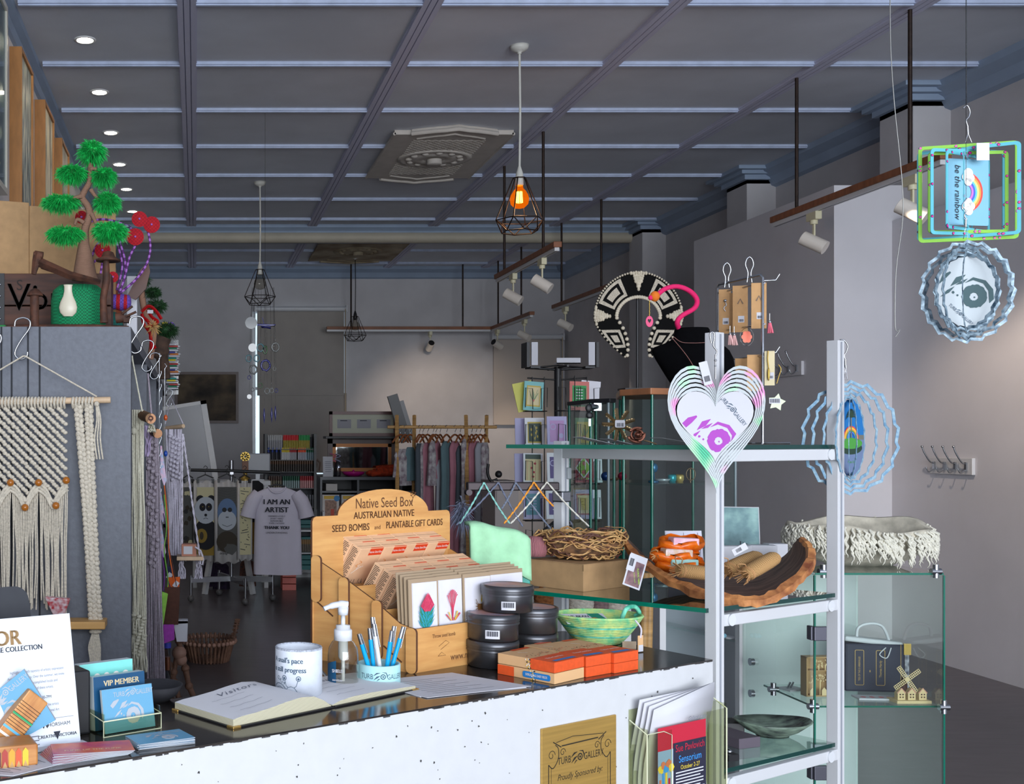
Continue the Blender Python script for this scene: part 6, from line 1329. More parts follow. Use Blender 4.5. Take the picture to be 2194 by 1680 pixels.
def wrap(draw, mats, name, rad, par, a0=-PI/2):        # wraps a flat drawing round a cylinder, x is arc length
    b = B(); draw(b); b.v = [Vector((math.cos(a0+v.x/rad)*(rad+.0002+v.z), math.sin(a0+v.x/rad)*(rad+.0002+v.z), v.y)) for v in b.v]; return b.build(name, mats, par)
def dr(b):
    b.text("A snail's pace", .013, -.022, .071, 0, bold=.0004, sx=.85); b.text('is still progress', .013, -.020, .055, 0, bold=.0004, sx=.85); b.text('GA24', .009, -.034, .036, 0, rot=-.5)
    x = -.013
    for s_ in (-1, 1):
        b.ring([(x+s_*.013+.0045*math.cos(k*PI/7), .041+.0045*math.sin(k*PI/7)) for k in range(14)], [(x+s_*.013+.0034*math.cos(k*PI/7), .041+.0034*math.sin(k*PI/7)) for k in range(14)], 0, .0002); b.disc((x+s_*.013, .0405), .002, .0003)
        b.stroke([(x+s_*.012, .037), (x+s_*.009, .028), (x+s_*.005, .025)], .0009, .0002); b.disc((x+s_*.0055, .014), .004, .0003, sx=.8)
    b.stroke([(x-.006, .025), (x, .027), (x+.006, .025), (x+.011, .018), (x+.012, .008), (x+.008, .0015)], .0009, .0002); b.stroke([(x-.006, .025), (x-.011, .018), (x-.012, .008), (x-.008, .0015)], .0009, .0002)
    b.ring([(x-.025+.017*math.cos(k*PI/10), .014+.017*math.sin(k*PI/10)) for k in range(20)], [(x-.025+.016*math.cos(k*PI/10), .014+.016*math.sin(k*PI/10)) for k in range(20)], 0, .0002)
    b.stroke([(x-.025+(.013-.0008*k)*math.cos(k*.7), .014+(.013-.0008*k)*math.sin(k*.7)) for k in range(14)], .0008, .0002)
wrap(dr, navy, 'printed_drawing', r, t, -PI/2-.10)
p = P(812, 945, 2.09); p.z = CT; t = thing('pen_pot', 'short pale aqua pot printed with the gallery logo, holding pens', 'pot', p); r = .0395
B().lathe([(r, 0), (r, .035), (r-.001, .0365), (r-.004, .0365), (r-.0045, .033), (r-.0045, .004), (.001, .004)], n=40).build('pot', mat('neoprene_aqua', (172, 218, 222), .8), t)
wrap(lambda b: logo(b, .090, .002, .017, 0), navy, 'printed_logo', r, t, -PI/2-.02)
for i, (x, y, lx, ly, cyan, lab) in enumerate(((-.020, -.012, -.022, -.02, 1, 'blue and chrome pen leaning left at the left of the pot'), (-.012, -.004, -.008, -.01, 1, 'blue pen, second from the left in the pot'), (.0, .006, -.006, .01, 0, 'white and chrome pen standing tallest in the pot'), (.004, -.012, -.010, 0, 0, 'clear silver pen in the middle of the pot'), (.014, -.010, .008, -.01, 1, 'blue pen leaning right at the front of the pot'), (.018, .008, .012, .01, 1, 'blue pen at the back right of the pot'), (.024, -.004, .020, .0, 1, 'blue and chrome pen at the far right of the pot'))):
    a = Vector((x*.7, y, .006)); d = Vector((lx*1.2, ly*.6, .085-.004*(i % 3))).normalized(); L = .094+.004*((i*5) % 4)-(0 if not i in (2,) else -.012); q = thing('pen', lab, 'pen', p+a, group='promotional pens in the pot')
    B().cyl((0, 0, 0), d*(L*.78), .0042, n=12).build('barrel', mat('pen_cyan', (10, 160, 216), .25) if cyan else mat('pen_white', (216, 220, 222), .3), q)
    B().cyl(d*(L*.78), d*L, .0040, .0034, n=12).build('chrome_top', chrome, q); B().tube([d*L+Vector((.004, -.003, 0)), d*(L*.6)+Vector((.0056, -.004, 0))], .0012, 5).build('clip', chrome, q)
# ---------- visitors book
o = C(500, 1563); BA = math.radians(38.5); t = thing('visitors_book', 'open visitors book with cream pages and gilt cover corners', 'book', o, BA); bw2, bdp = .44, .158; sp = .222
B().b2((0, 0, 0), (sp-.004, bdp, .003)).b2((sp+.004, 0, 0), (bw2, bdp, .003)).b2((sp-.004, 0, 0), (sp+.004, bdp, .002)).build('cover', mat('book_black', (26, 26, 28), .4), t, bev=.001)
for x, y in ((0, 0), (bw2-.016, 0), (0, bdp-.016)): B().b2((x-.0008, y-.0008, -.0004), (x+.016, y+.016, .0036)).build('corner_guard', mat('gilt', (196, 160, 90), .25, .8), t, bev=.001)
pagem = mat('page_white', (222, 222, 226), .7); pedge = mat('page_edges', (206, 200, 172), .8, tex='bands', noise=.25, scale=160)
def pages(prof, name):
    b = B(); n = len(prof); vs = []
    for y in (.004, bdp-.004):
        for x, z in prof: vs.append((x, y, z))
    for y in (.004, bdp-.004):
        for x, z in prof: vs.append((x, y, .0032))
    b.add(vs, [(i, i+1, n+i+1, n+i) for i in range(n-1)], 0, True); b.add(vs, [(2*n+i, 2*n+i+1, i+1, i) for i in range(n-1)]+[(n+i, n+i+1, 3*n+i+1, 3*n+i) for i in range(n-1)]+[(2*n, 0, n, 3*n), (3*n-1, 4*n-1, 2*n-1, n-1)], 1)
    return b.build(name, [pagem, pedge], t)
lp = [(.003, .014), (.02, .0165), (.05, .018), (.085, .021), (.115, .025), (.15, .028), (.18, .025), (.203, .015), (.215, .007), (.220, .004)]; rp = [(.223, .005), (.240, .009), (.27, .012), (.32, .0125), (.37, .0105), (bw2-.005, .008)]
L_ = pages(lp, 'left_pages'); R_ = pages(rp, 'right_pages')
def onpage(prof, x):
    for (a, za), (c, zc) in zip(prof, prof[1:]):
        if a <= x <= c: return za+(zc-za)*(x-a)/(c-a)
    return prof[-1][1]
for prof, cx, par in ((lp, .11, L_), (rp, .33, R_)):
    b = B(); b.text('Visitors', .024, cx-.0, bdp-.035, 0, shear=.5, sp=1.15)
    for k in range(4): b.stroke([(cx-.07+.01*j, .03+.024*k+.0012*math.sin(j*2+k)) for j in range(8)], .0007, .0001)
    b.v = [Vector((v.x, v.y, onpage(prof, v.x)+.0012)) for v in b.v]; b.build('handwriting', greyink, par)
# loose papers
def sheet(pts, label, z=0, name='paper_sheet', lines=True, m=paper):
    ps = [C(*q) for q in pts]; c_ = sum(ps, Vector())/len(ps); t = thing(name, label, 'paper', c_+Vector((0, 0, z)))
    b = B(); b.prism([(p.x-c_.x, p.y-c_.y) for p in ps], .0003, .0012); b.build('sheet', m, t)
    if lines:
        a, b_, c2, d = [p-c_ for p in ps]; g = B()
        for k in range(9):
            v_ = .15+.08*k; s0 = a.lerp(d, v_); s1 = b_.lerp(c2, v_); g.stroke([tuple(s0.lerp(s1, .15).xy), tuple(s0.lerp(s1, .3).xy), tuple(s0.lerp(s1, .75-.2*(k % 2)).xy)], .0012, .0016)
        g.build('written_lines', greyink, t)
    return t
sheet([(915, 1497), (1138, 1472), (968, 1443), (772, 1463)], 'typed sheet lying right of the visitors book', .0005); sheet([(900, 1494), (1128, 1474), (975, 1447), (790, 1462)], 'second typed sheet under the top one beside the pen pot', -.0003)
# black bowl behind the book
p = C(335, 1500); p.z = CT; tag(B().lathe([(.001, 0), (.022, 0), (.036, .010), (.046, .028), (.044, .028), (.034, .012), (.001, .004)], n=32).build('bowl', mat('black_fabric', (30, 30, 36), .8), loc=p), 'soft black bowl behind the card holder', 'bowl')
# ---------- acrylic card holder
o = C(222, 1581); t = thing('card_holder', 'clear acrylic holder with stepped pockets for membership cards', 'holder', o, math.radians(34)); w = .103; d = .102
b = B(); b.b2((0, 0, 0), (w, d, .002)).b2((0, 0, 0), (w, .002, .024)).b2((0, 0, 0), (.002, d, .035)).b2((w-.002, 0, 0), (w, d, .035)).b2((0, .045, 0), (w, .047, .034)).b2((0, d-.002, 0), (w, d, .05)).build('tray', acr, t)
B().tube([(0, 0, 0), (0, 0, .024), (w, 0, .024), (w, 0, 0)], .0012, 5).tube([(0, 0, .024), (0, d, .036)], .001, 4).tube([(w, 0, .024), (w, d, .036)], .001, 4).tube([(0, 0, .0), (w, 0, 0)], .0012, 5).build('tray_edge', acre, t)
skyb = mat('card_sky', (98, 158, 192), .4); palec = mat('print_pale', (206, 222, 226), .5); vipb = mat('vip_navy', (16, 72, 110), .4); vipg = mat('vip_cream', (226, 206, 160), .5); tealc = mat('card_teal', (122, 206, 198), .4)
def cardstack(o, x, y, w, h, n, tilt, face, label, kind, rz=math.radians(34), z=.003):
    p = Vector(o)+Matrix.Rotation(rz, 3, 'Z') @ Vector((x, y, z)); q = thing('card_pack', label, 'cards', p, rot=(tilt, 0, rz))
    B().b2((0, .0, 0), (w, .0012*n, h)).build('card_block', mat('card_edges', (196, 208, 212), .5, tex='bands'), q, bev=.0005); b = B(FR((0, -.0003, 0))); b.rect(0, 0, w, h, 0, 0)
    if kind == 'turbo': logo(b, w*.78, w*.60, h-.010, .0003, 1); eyeart(b, .0125, w*.58, h*.34, .0003, 1)
    elif kind == 'vip': b.text('VIP MEMBER', .0125, w*.54, h-.012, .0003, 1, sx=.95, bold=.0003)
    else:
        for k in range(5): b.disc((w*(.14+.18*k), h-.022), .0058, .0003, 20, 1)
    b.build('printed_face', {'turbo': [skyb, palec], 'vip': [vipb, vipg], 'dots': [tealc, whp]}[kind], q)
cardstack(o, .006, .006, .090, .066, 5, -.18, skyb, 'blue gallery cards with a swirling eye, at the front of the acrylic holder', 'turbo'); cardstack(o, .002, .030, .092, .082, 14, -.08, vipb, 'navy VIP MEMBER card pack in the middle of the acrylic holder', 'vip'); cardstack(o, -.004, .066, .096, .096, 14, -.04, tealc, 'teal card pack with white dots at the back of the acrylic holder', 'dots')
# fanned cards on the counter
for i in range(7):
    p = C(343, 1590); q = thing('gallery_card', 'blue gallery card in the loose pile, %s from the top' % ('seventh', 'sixth', 'fifth', 'fourth', 'third', 'second', 'first')[i], 'card', p+Vector((0, 0, .0012*i)), .42+.05*math.sin(i*2.3), 'loose blue gallery cards')
    B().b2((-.045, -.0275, 0), (.045, .0275, .0009)).build('card', [palec], q); b = B(UP((0, 0, .001))); b.rect(-.045, -.0275, .045, .0275, 0, 0)
    if i == 6: logo(b, .07, .008, .016, .0002, 1); eyeart(b, .010, .01, -.008, .0002, 1)
    b.build('printed_face', [skyb, palec], q)
pinkc = mat('flyer_sunset', (226, 120, 70), .4, noise=.8, scale=22, c2=(176, 40, 110))
for i in range(9):
    p = C(185, 1617); q = thing('event_flyer', 'orange and magenta event flyer in the fanned pile, %s from the top' % ('ninth', 'eighth', 'seventh', 'sixth', 'fifth', 'fourth', 'third', 'second', 'first')[i], 'flyer', p+Vector((.0015*i-.004, .001*i-.004, .0011*i)), .50-.035*i+.02*math.sin(i*3), 'fanned event flyers')
    B().b2((-.058, -.028, 0), (.058, .028, .0008)).build('flyer', [palec, pinkc], q); b = B(UP((0, 0, .0009))); b.rect(-.058, -.028, .058, .028, 0, 0)
    if i == 8: b.text('FUNK UP THE FUNK', .009, .0, -.012, .0002, 1)
    b.build('printed_face', [pinkc, vipg], q)
sheet([(-40, 1660), (28, 1664), (140, 1636), (60, 1610)], 'glossy postcard with a faint line drawing at the left end of the counter', .0, 'postcard', True)
# ---------- easel back sign
o = C(173, 1591); RA = math.radians(30); tl = -.22; wv = .150; hv = .192
t = thing('exhibition_sign', 'white exhibition notice in a slanted holder headed THE COLLECTION', 'sign', o, rot=(tl, 0, RA))
B().b2((-wv, 0, 0), (0, .0012, hv)).build('notice', mat('notice_paper', (214, 220, 230), .5), t)
B().b2((-wv, .0014, 0), (.0, .003, hv)).build('holder_back', acr, t)
b = B(FR((0, -.0004, 0))); b.text('VISITOR', .031, -.134, hv-.030, 0, 1, bold=.0012, sx=.95); b.text('MEET THE COLLECTION', .0105, -.100, hv-.046, 0, 0, bold=.0003, sx=.9)
for k, (tx, xx) in enumerate((('highlights the rich tapestry of artistic expression', -.060), ('Australian art history. Over the summer, we invite', -.062), ('the works of four accomplished locals and', -.066), ('see it through the lens of these artists.', -.07))): b.text(tx, .0056, xx, hv-.080-.0085*k, 0, 2, sx=.78)
for k, (tx, xx) in enumerate((('floor viewing with the artists', -.055), ('Peak, Horsham Regional Art', -.055), ('refreshments provided.', -.062))): b.text(tx, .0056, xx, hv-.131-.0085*k, 0, 2, sx=.78)
b.text('WED 2 OCTOBER, 5:30-7PM', .006, -.07, hv-.120, 0, 0, sx=.8); b.rect(-.13, .040, -.008, .0406, 0, 2); b.text('FREE ENTRY', .0085, -.084, .031, 0, 0, bold=.0002); b.text('HORSHAM', .0075, -.032, .031, 0, 0); b.text('W', .012, -.054, .031, 0, 0, bold=.0003); b.text('CREATIVE  VICTORIA', .0065, -.036, .015, 0, 0, bold=.0002); b.add([(-.042, .021, .0003), (-.031, .021, .0003), (-.0365, .009, .0003)], [(0, 2, 1)], 0)
for k in range(3): b.disc((-.103, .0185-.006*k), .0022, .0001, 12, 0); b.rect(-.098, .017-.006*k, -.065, .0185-.006*k, 0, 2)
b.build('lettering', [ink, mat('gold_ink', (150, 118, 74), .5), greyink], t)
q = B(); a = C(60, 1612); q.prism([(p.x-a.x, p.y-a.y) for p in (C(20, 1622), C(190, 1594), C(176, 1588), C(10, 1612))], 0, .002); tag(q.build('base_card', [paper], loc=a), 'flat white foot of the sign lying on the dark counter', 'sign base')
# black till terminal behind
o = C(195, 1573); t = thing('card_terminal', 'black point of sale unit standing behind the exhibition notice', 'terminal', o, RA)
B().b2((-.05, .0, 0), (0, .05, .098)).build('stand_block', blackp, t, bev=.004)
pts = rrect(-.34, .0, -.062, .175, .022, 6); b = B(frame((0, .05, .055), (1, 0, 0), (0, .35, 1))); b.prism(pts, -.010, .0); b.build('screen_housing', mat('till_black', (44, 46, 52), .55, noise=.06, scale=80), t, bev=.003)
# pencil wood holders with card
o = C(82, 1640); lam = mat('pencil_laminate', (206, 150, 84), .35, noise=.4, scale=9, c2=(160, 96, 44), stretch=(1, 1, 6))
t = thing('pencil_block', 'block made of cut coloured pencils set in pale wood', 'wooden block', o, .35)
B().b2((-.10, 0, 0), (0, .055, .030)).build('wood_block', lam, t, bev=.003)
cols = [(226, 180, 40), (214, 80, 40), (240, 150, 40), (160, 50, 40), (90, 40, 36), (70, 60, 50), (226, 190, 60), (200, 60, 60), (236, 140, 50)]
for i, c in enumerate(cols):
    x = -.018-.0095*i; b = B(FR((0, -.0012, 0))); b.add([(x-.004, .0, 0), (x+.004, 0, 0), (x+.004, .022, 0), (x, .027, 0), (x-.004, .022, 0)], [(0, 1, 2, 3, 4)], 0); b.add([(x-.004, .0, .0003), (x+.004, 0, .0003), (x, .010, .0003)], [(0, 1, 2)], 1); b.build('pencil_slice', [mat('pencil%d' % i, c, .4), pine], t)
p0 = P(8, 1606, 1.60); t = thing('pencil_plank', 'slanting striped plank of laminated coloured pencils holding the cards', 'wooden block', p0, rot=(0, -math.radians(50), .4))
B().b2((-.01, .0, -.012), (.088, .022, .024)).build('plank', lam, t, bev=.002)
b = B(FR((0, -.0006, 0)))
for x, c in ((.006, 3), (.016, 1), (.026, 2), (.048, 0)): b.rect(x, -.012, x+.0035, .024, 0, c)
for k in range(9): b.rect(.033+.0045*k, -.012, .0338+.0045*k, .024, .0001, 4)
b.build('coloured_strip', [mat('strip_green', (20, 150, 90), .4), whp, mat('strip_blue', (90, 170, 210), .4), mat('strip_red', (190, 30, 50), .4), burn], t)
p0 = P(-10, 1585, 1.625); t = thing('card_pack', 'blue gallery cards propped diagonally in the pencil wood holder', 'cards', p0, rot=(-.12, -math.radians(45), .35))
q_ = [P(x, y, 1.62)-p0 for x, y in ((50, 1436), (-45, 1512), (20, 1600), (118, 1545))]; t.rotation_euler = (0, 0, 0)
B(FR((0, 0, 0))).prism([(v.x, v.z) for v in q_], -.006, 0).build('card_block', palec, t); b = B(FR((0, -.0004, 0))); b.add([(v.x, v.z, 0) for v in q_], [(0, 1, 2, 3)], 0); c_ = (q_[0]+q_[1]+q_[2]+q_[3])/4; logo(b, .078, q_[0].x-.026, q_[0].z-.034, .0003, 1, rot=.69); eyeart(b, .013, c_.x-.006, c_.z-.006, .0003, 1); b.build('printed_face', [skyb, palec], t)
# ================= WHITE GLASS SHELF RACK =================
alu = mat('white_aluminium', (204, 205, 208), .45); grass = glassmat('shelf_glass', (230, 242, 238), .015, 2.2)
P1 = Vector((1.12, 2.42, 0)); P2 = Vector((1.524, 2.67, 0)); P3 = Vector((.962, 2.95, 0)); ra = math.atan2(.25, .404); pz1 = H-(713-VY)*2.42/F; pz2 = H-(730-VY)*2.67/F
t = thing('glass_shelf_rack', 'white aluminium rack with green edged glass shelves at the end of the counter', 'shelving rack', P1)
def post(p, z, lean=0):
    b = B(); q = p-P1; R_ = Matrix.Rotation(ra, 3, 'Z'); s_ = .028
    for c_, d_ in (((0, 0), (s_, s_)),):
        b.add([q+R_ @ Vector((x*s_/2, y*s_/2, 0))+Vector((lean*(z-zz), 0, zz)) for zz in (0, z) for x, y in ((-1, -1), (1, -1), (1, 1), (-1, 1))], [(0, 1, 5, 4), (1, 2, 6, 5), (2, 3, 7, 6), (3, 0, 4, 7), (4, 5, 6, 7), (3, 2, 1, 0)])
    g = b.build('post', alu, t, bev=.0015)
    B().add([q+R_ @ Vector((x, -s_/2-.0008, zz))+Vector((lean*(z-zz), 0, 0)) for zz in (.0, z-.004) for x in (-.003, .003)], [(0, 1, 3, 2)]).build('channel', mat('alu_groove', (150, 154, 164), .4), g); return g
post(P1, pz1); post(P2, pz2); post(P3, 1.40)
Z1, Z2, Z3 = 1.392, 1.04, .685
A_ = Vector((1.099, 2.413, 0)); Bp = Vector((.795, 2.72, 0)); C_ = Vector((1.517, 2.658, 0)); D_ = Bp+C_-A_; Bt = Vector((.765, 2.75, 0))+Vector((0, 0, 0))
for z, bl in ((Z1, Vector((.792, 2.86, 0))), (Z2, Bp), (Z3, Vector((.90, 2.69, 0)))):
    q = [A_, C_, bl+C_-A_, bl]; q = [p-P1 for p in q]
    g = B().prism([(p.x, p.y) for p in q], z-.0105, z-.001, 0, 0).build('glass_shelf', grass, t)
    b = B()
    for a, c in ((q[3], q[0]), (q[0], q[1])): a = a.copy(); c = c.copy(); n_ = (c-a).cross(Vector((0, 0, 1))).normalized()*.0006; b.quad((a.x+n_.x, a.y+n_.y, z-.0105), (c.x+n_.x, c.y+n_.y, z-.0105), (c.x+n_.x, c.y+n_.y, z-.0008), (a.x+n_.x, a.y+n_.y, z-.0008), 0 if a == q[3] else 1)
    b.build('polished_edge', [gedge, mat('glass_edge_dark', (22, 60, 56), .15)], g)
def bar(a, c, z, hgt=.026, th=.018, name='support_bar'):
    d = (c-a); L = d.length; an = math.atan2(d.y, d.x); m_ = (a+c)/2-P1
    return B().box((m_.x, m_.y, z), (L, th, hgt), rz=an).build(name, alu, t, bev=.002)
fo = Vector((.5, -.85, 0))*.004
for z in (Z1-.024, Z2-.028, Z3-.028):
    g = bar(P1+fo, P2+fo, z); dn = (P2-P1).normalized()
    for u_ in (.04, .43): 
        c_ = P1+fo*3.2+dn*u_-P1; c_.z = z; B().cyl(c_, c_+Vector((.5, -.85, 0))*.004, .013, n=20).build('cap_disc', whitepl, g)
bar(P1, P3, Z1-.024); bar(P3, P1, .30)
c_ = P3-P1; B().box((c_.x, c_.y-.002, 1.254), (.036, .034, .030), rz=ra).build('chrome_clamp', chrome, t, bev=.004)
B().box((c_.x+.016, c_.y-.01, 1.315), (.014, .01, .03), rz=ra).build('grey_clip', mat('clip_grey', (150, 156, 160), .4), t, bev=.003)
ZT = Z1-.001; Z2T = Z2-.001; Z3T = Z3-.001
# ---- heart spinner
fl = mat('watercolour_floral', (196, 202, 202), .75, spec=.15, noise=.9, scale=14, c2=(222, 120, 180), detail=1); e_ = [n for n in fl.node_tree.nodes if n.type == 'VALTORGB'][0].color_ramp
for el in list(e_.elements)[1:]: e_.elements.remove(el)
e_.elements[0].position = 0; e_.elements[0].color = rgb((196, 84, 150))
for p_, c in ((.36, (226, 150, 196)), (.42, (188, 194, 196)), (.57, (188, 194, 196)), (.62, (170, 222, 180)), (.72, (90, 190, 150))): q = e_.elements.new(p_); q.color = rgb(c)
magn = mat('orchid_print', (166, 80, 176), .8, spec=.1); tag_w = paper
def heart(n=56):
    o = []
    for i in range(n): a = 2*PI*i/n; o.append((16*math.sin(a)**3/16, (13*math.cos(a)-5*math.cos(2*a)-2*math.cos(3*a)-math.cos(4*a))))
    return [(x, (y+17)/28.96) for x, y in o]
Y = 2.365; s = Y/F; o = P(1535, 920, Y); t = thing('wind_spinner', 'heart shaped wind spinner with an orchid pink swirl and gallery lettering', 'wind spinner', o)
hp = heart(); 
def hs(hw, top, tip): return [(x*hw*s, -(tip-920)*s+y*(tip-top)*s) for x, y in hp]
for i in range(6):
    out = hs(105-3.9*i, 783+9.5*i, 1057-11*i); inn = hs(105-3.9*i-2.9, 783+9.5*i+6.6, 1057-11*i-8.2)
    B(FR((0, .0012*i, 0))).ring(out, inn, -.0006, .0006).build('heart_ring', fl, t)
pl_ = B(FR((0, .006, 0))).prism(hs(86, 838, 991), -.0006, .0006).build('heart_plate', mat('plate_white', (196, 196, 202), .75, spec=.1), t)
b = B(FR((0, .0052, 0))); eyeart(b, 25*s, 8*s, -24*s, 0, 0); logo(b, 84*s, 36*s, 42*s, .0006, 1, rot=-.86)
# keep the print inside the plate
lim = hs(83, 842, 987)
def inside(x, y):
    c = False; n = len(lim); j = n-1
    for i in range(n):
        xi, yi = lim[i]; xj, yj = lim[j]
        if (yi > y) != (yj > y) and x < (xj-xi)*(y-yi)/(yj-yi)+xi: c = not c
        j = i
    return c
cy_ = 25*s
for v in b.v:
    k = 0
    while not inside(v.x, v.z) and k < 40: v.x *= .96; v.z = cy_+(v.z-cy_)*.96; k += 1
b.build('printed_art', [magn, navy], pl_)
B().tube(bez([(p_.x, 0, p_.z) for p_ in [P(x, y, Y)-o for x, y in ((1524, 735), (1521, 716), (1528, 712), (1531, 722), (1528, 740), (1536, 752), (1533, 762))]], 5), 1.6*s, 6).tube([P(1533, 760, Y)-o, P(1533, 812, Y)-o], 1.7*s, 6).ball(P(1533, 772, Y)-o, 3*s, 8, 6).ball(P(1533, 784, Y)-o, 2.6*s, 8, 6).build('swivel_hook', chrome, t)
q = B(); q.box(P(1510, 800, Y)-o+Vector((0, -.004, 0)), (.018, .0006, .05), R=Matrix.Rotation(-.25, 3, 'Y')); g = q.build('price_tag', paper, t); b = B(frame(P(1510, 800, Y)-o+Vector((0, -.0046, 0)), (.97, 0, .25), (-.25, 0, .97))); barcode(b, -.006, -.018, .006, -.006, 0, 0); b.build('barcode', ink, g)
# ---- zigzag rings
def zig(r, rz_, n=18, amp=.06):
    o = []
    for i in range(n):
        a = 2*PI*i/n+PI/2; o.append((r*math.cos(a), rz_*math.sin(a))); a2 = a+2*PI/n*.25; o.append((r*(1-amp)*math.cos(a2), rz_*(1-amp)*math.sin(a2)))
    return o
iceb = mat('ice_blue_print', (160, 186, 198), .7, spec=.15, noise=.5, scale=90, c2=(96, 136, 168))
Y = 2.69; s = Y/F; o = P(1822, 938, Y); t = thing('wind_spinner', 'pale blue round wind spinner with a photo disc turned edge on, on the right post', 'wind spinner', o)
for i, (r, rz_, an) in enumerate(((108, 124, .0), (99, 114, .20), (90, 104, .42), (80, 95, .68), (70, 90, 1.0), (64, 87, 1.24))):
    B(Matrix.Rotation(an, 4, 'Z') @ FR((0, 0, 0))).ring(zig(r*s, rz_*s), zig((r-7)*s, (rz_-7)*s), -.0006, .0006).build('zigzag_ring', iceb, t)
g = B(Matrix.Rotation(.52, 4, 'Z') @ FR((0, 0, 0))).prism(zig(50*s, 84*s, 24, .03), -.0006, .0006).build('photo_disc', mat('disc_sky', (40, 112, 176), .7, spec=.15), t)
b = B(Matrix.Rotation(.52, 4, 'Z') @ FR((0, -.0012, 0)))
def ell(cx, cy, rx, ry, z, m, a0=0, a1=2*PI, n=24): b.add([(cx*s+rx*s*math.cos(a0+(a1-a0)*i/n), cy*s+ry*s*math.sin(a0+(a1-a0)*i/n), z) for i in range(n+(a1-a0 < 6))], [tuple(range(n+(a1-a0 < 6)))], m)
ell(0, -2, 50, 80, .0001, 1, PI, 2*PI); ell(0, -12, 42, 12, .0003, 2); ell(0, -22, 42, 14, .0002, 3); b.rect(-48*s, -6*s, -20*s, 8*s, .0003, 4); b.rect(22*s, -4*s, 48*s, 6*s, .0003, 5)
for k, m_ in enumerate((6, 7, 8, 2, 9)): b.stroke([((26-3*k)*s*math.cos(PI*i/12), (-2+(26-3*k)*math.sin(PI*i/12))*s) for i in range(13)], 3*s, .0005+.0001*k, m_)
for i in range(11): a = PI*i/10; b.stroke([(0, 44*s), (14*s*math.cos(a), (46+16*math.sin(a))*s), (22*s*math.cos(a), (38+14*math.sin(a))*s)], [2.5*s, 3*s, .5*s], .001+.0001*i, 3)
b.rect(-2*s, 0, 2*s, 44*s, .0009, 5); b.text('Main St', 8*s, 0, -52*s, .0005, 2, shear=.2); b.build('printed_photo', [iceb, mat('disc_road', (104, 122, 156), .4), mat('disc_green', (70, 150, 60), .4), mat('disc_dark', (34, 60, 44), .4), mat('disc_white', (200, 210, 214), .4), mat('disc_brown', (110, 110, 100), .4), mat('rb_red', (214, 60, 60), .4), mat('rb_yellow', (230, 200, 60), .4), mat('rb_orange', (230, 140, 60), .4), mat('rb_blue', (70, 110, 210), .4)], g)
B().tube(bez([P(x, y, Y)-o for x, y in ((1800, 728), (1808, 729), (1816, 740), (1814, 752), (1809, 762), (1812, 772))], 5), 1.4*s, 6).tube([P(1811, 772, Y)-o, P(1812, 788, Y)-o], 2.4*s, 7).tube([P(1812, 788, Y)-o, P(1808, 814, Y)-o, P(1816, 814, Y)-o], .9*s, 5, closed=True).build('swivel_hook', chrome, t)
# ---- hanging spinners at the right
leo = mat('leopard_frame', (96, 176, 190), .7, spec=.15); lw = mat('leopard_lime', (136, 190, 80), .7, spec=.15); lp_ = mat('leopard_pink', (214, 36, 140), .35); lk = mat('leopard_dark', (44, 34, 60), .35)
Y = 1.95; s = Y/F; o = P(2074, 412, Y); t = thing('wind_spinner', 'square wind spinner reading be the rainbow, in a leopard spotted frame', 'wind spinner', o); rr = random.Random(6)
def rr2(w_, h_, r_): return rrect(-w_*s, -h_*s, w_*s, h_*s, r_*s)
for i, (w_, h_, an) in enumerate(((93, 104, -.30), (92, 98, -.55), (88, 92, .12), (82, 88, -.08), (78, 83, .45), (66, 77, .85))):
    T = Matrix.Rotation(an, 4, 'Z') @ FR((0, 0, 0)); g = B(T).ring(rr2(w_, h_, 9), rr2(w_-7, h_-7, 5), -.0006, .0006, 0).build('square_ring', leo if i % 3 else lw, t)
    b = B(T)
    for k in range(13):
        u_ = rr.uniform(-1, 1); sd = k % 4; x, y = ((w_-3.5)*u_, h_-3.5) if sd == 0 else ((w_-3.5)*u_, -h_+3.5) if sd == 1 else (w_-3.5, (h_-3.5)*u_) if sd == 2 else (-w_+3.5, (h_-3.5)*u_)
        for zz in (.0007, -.0009): b.blob((x*s, y*s), 3.4*s, zz, 8, 1, .2); b.blob((x*s+.6*s, y*s), 2.3*s, zz+(.0001 if zz > 0 else -.0001), 8, 0, .2)
    b.build('spots', [lp_, lk], g)
T = Matrix.Rotation(.14, 4, 'Z') @ Matrix.Rotation(.0, 4, 'X') @ FR((0, 0, 0)); g = B(T).prism(rr2(49, 71, 4), -.0006, .0006).build('centre_plate', mat('plate_sky', (126, 176, 198), .75, spec=.1), t); b = B(T @ UP((0, 0, .0012)))
for k, m_ in enumerate((0, 1, 2, 3, 4, 5)): b.stroke([((-4+(36-4.6*k)*math.cos(-PI/2+PI*i/14))*s, ((40-4.6*k)*math.sin(-PI/2+PI*i/14))*s) for i in range(15)], 5*s, .0001*k, m_)
for cx, cy, r in ((-2, 40, 11), (-8, 32, 9), (4, 30, 9), (-2, 22, 9), (-2, -22, 9), (-8, -32, 10), (5, -30, 9), (-1, -40, 10)): b.disc((cx*s, cy*s), r*s, .001+.00005*r, 16, 6)
b.text('be the rainbow', 19*s, -27*s, 0, .001, 7, rot=-PI/2, shear=.25, sx=1.0); b.build('printed_rainbow', [mat('r_red', (222, 70, 60), .4), mat('r_or', (236, 150, 70), .4), mat('r_ye', (236, 214, 120), .4), mat('r_te', (90, 184, 190), .4), mat('r_bl', (70, 90, 190), .4), mat('r_pu', (190, 110, 190), .4), whp, ink], g)
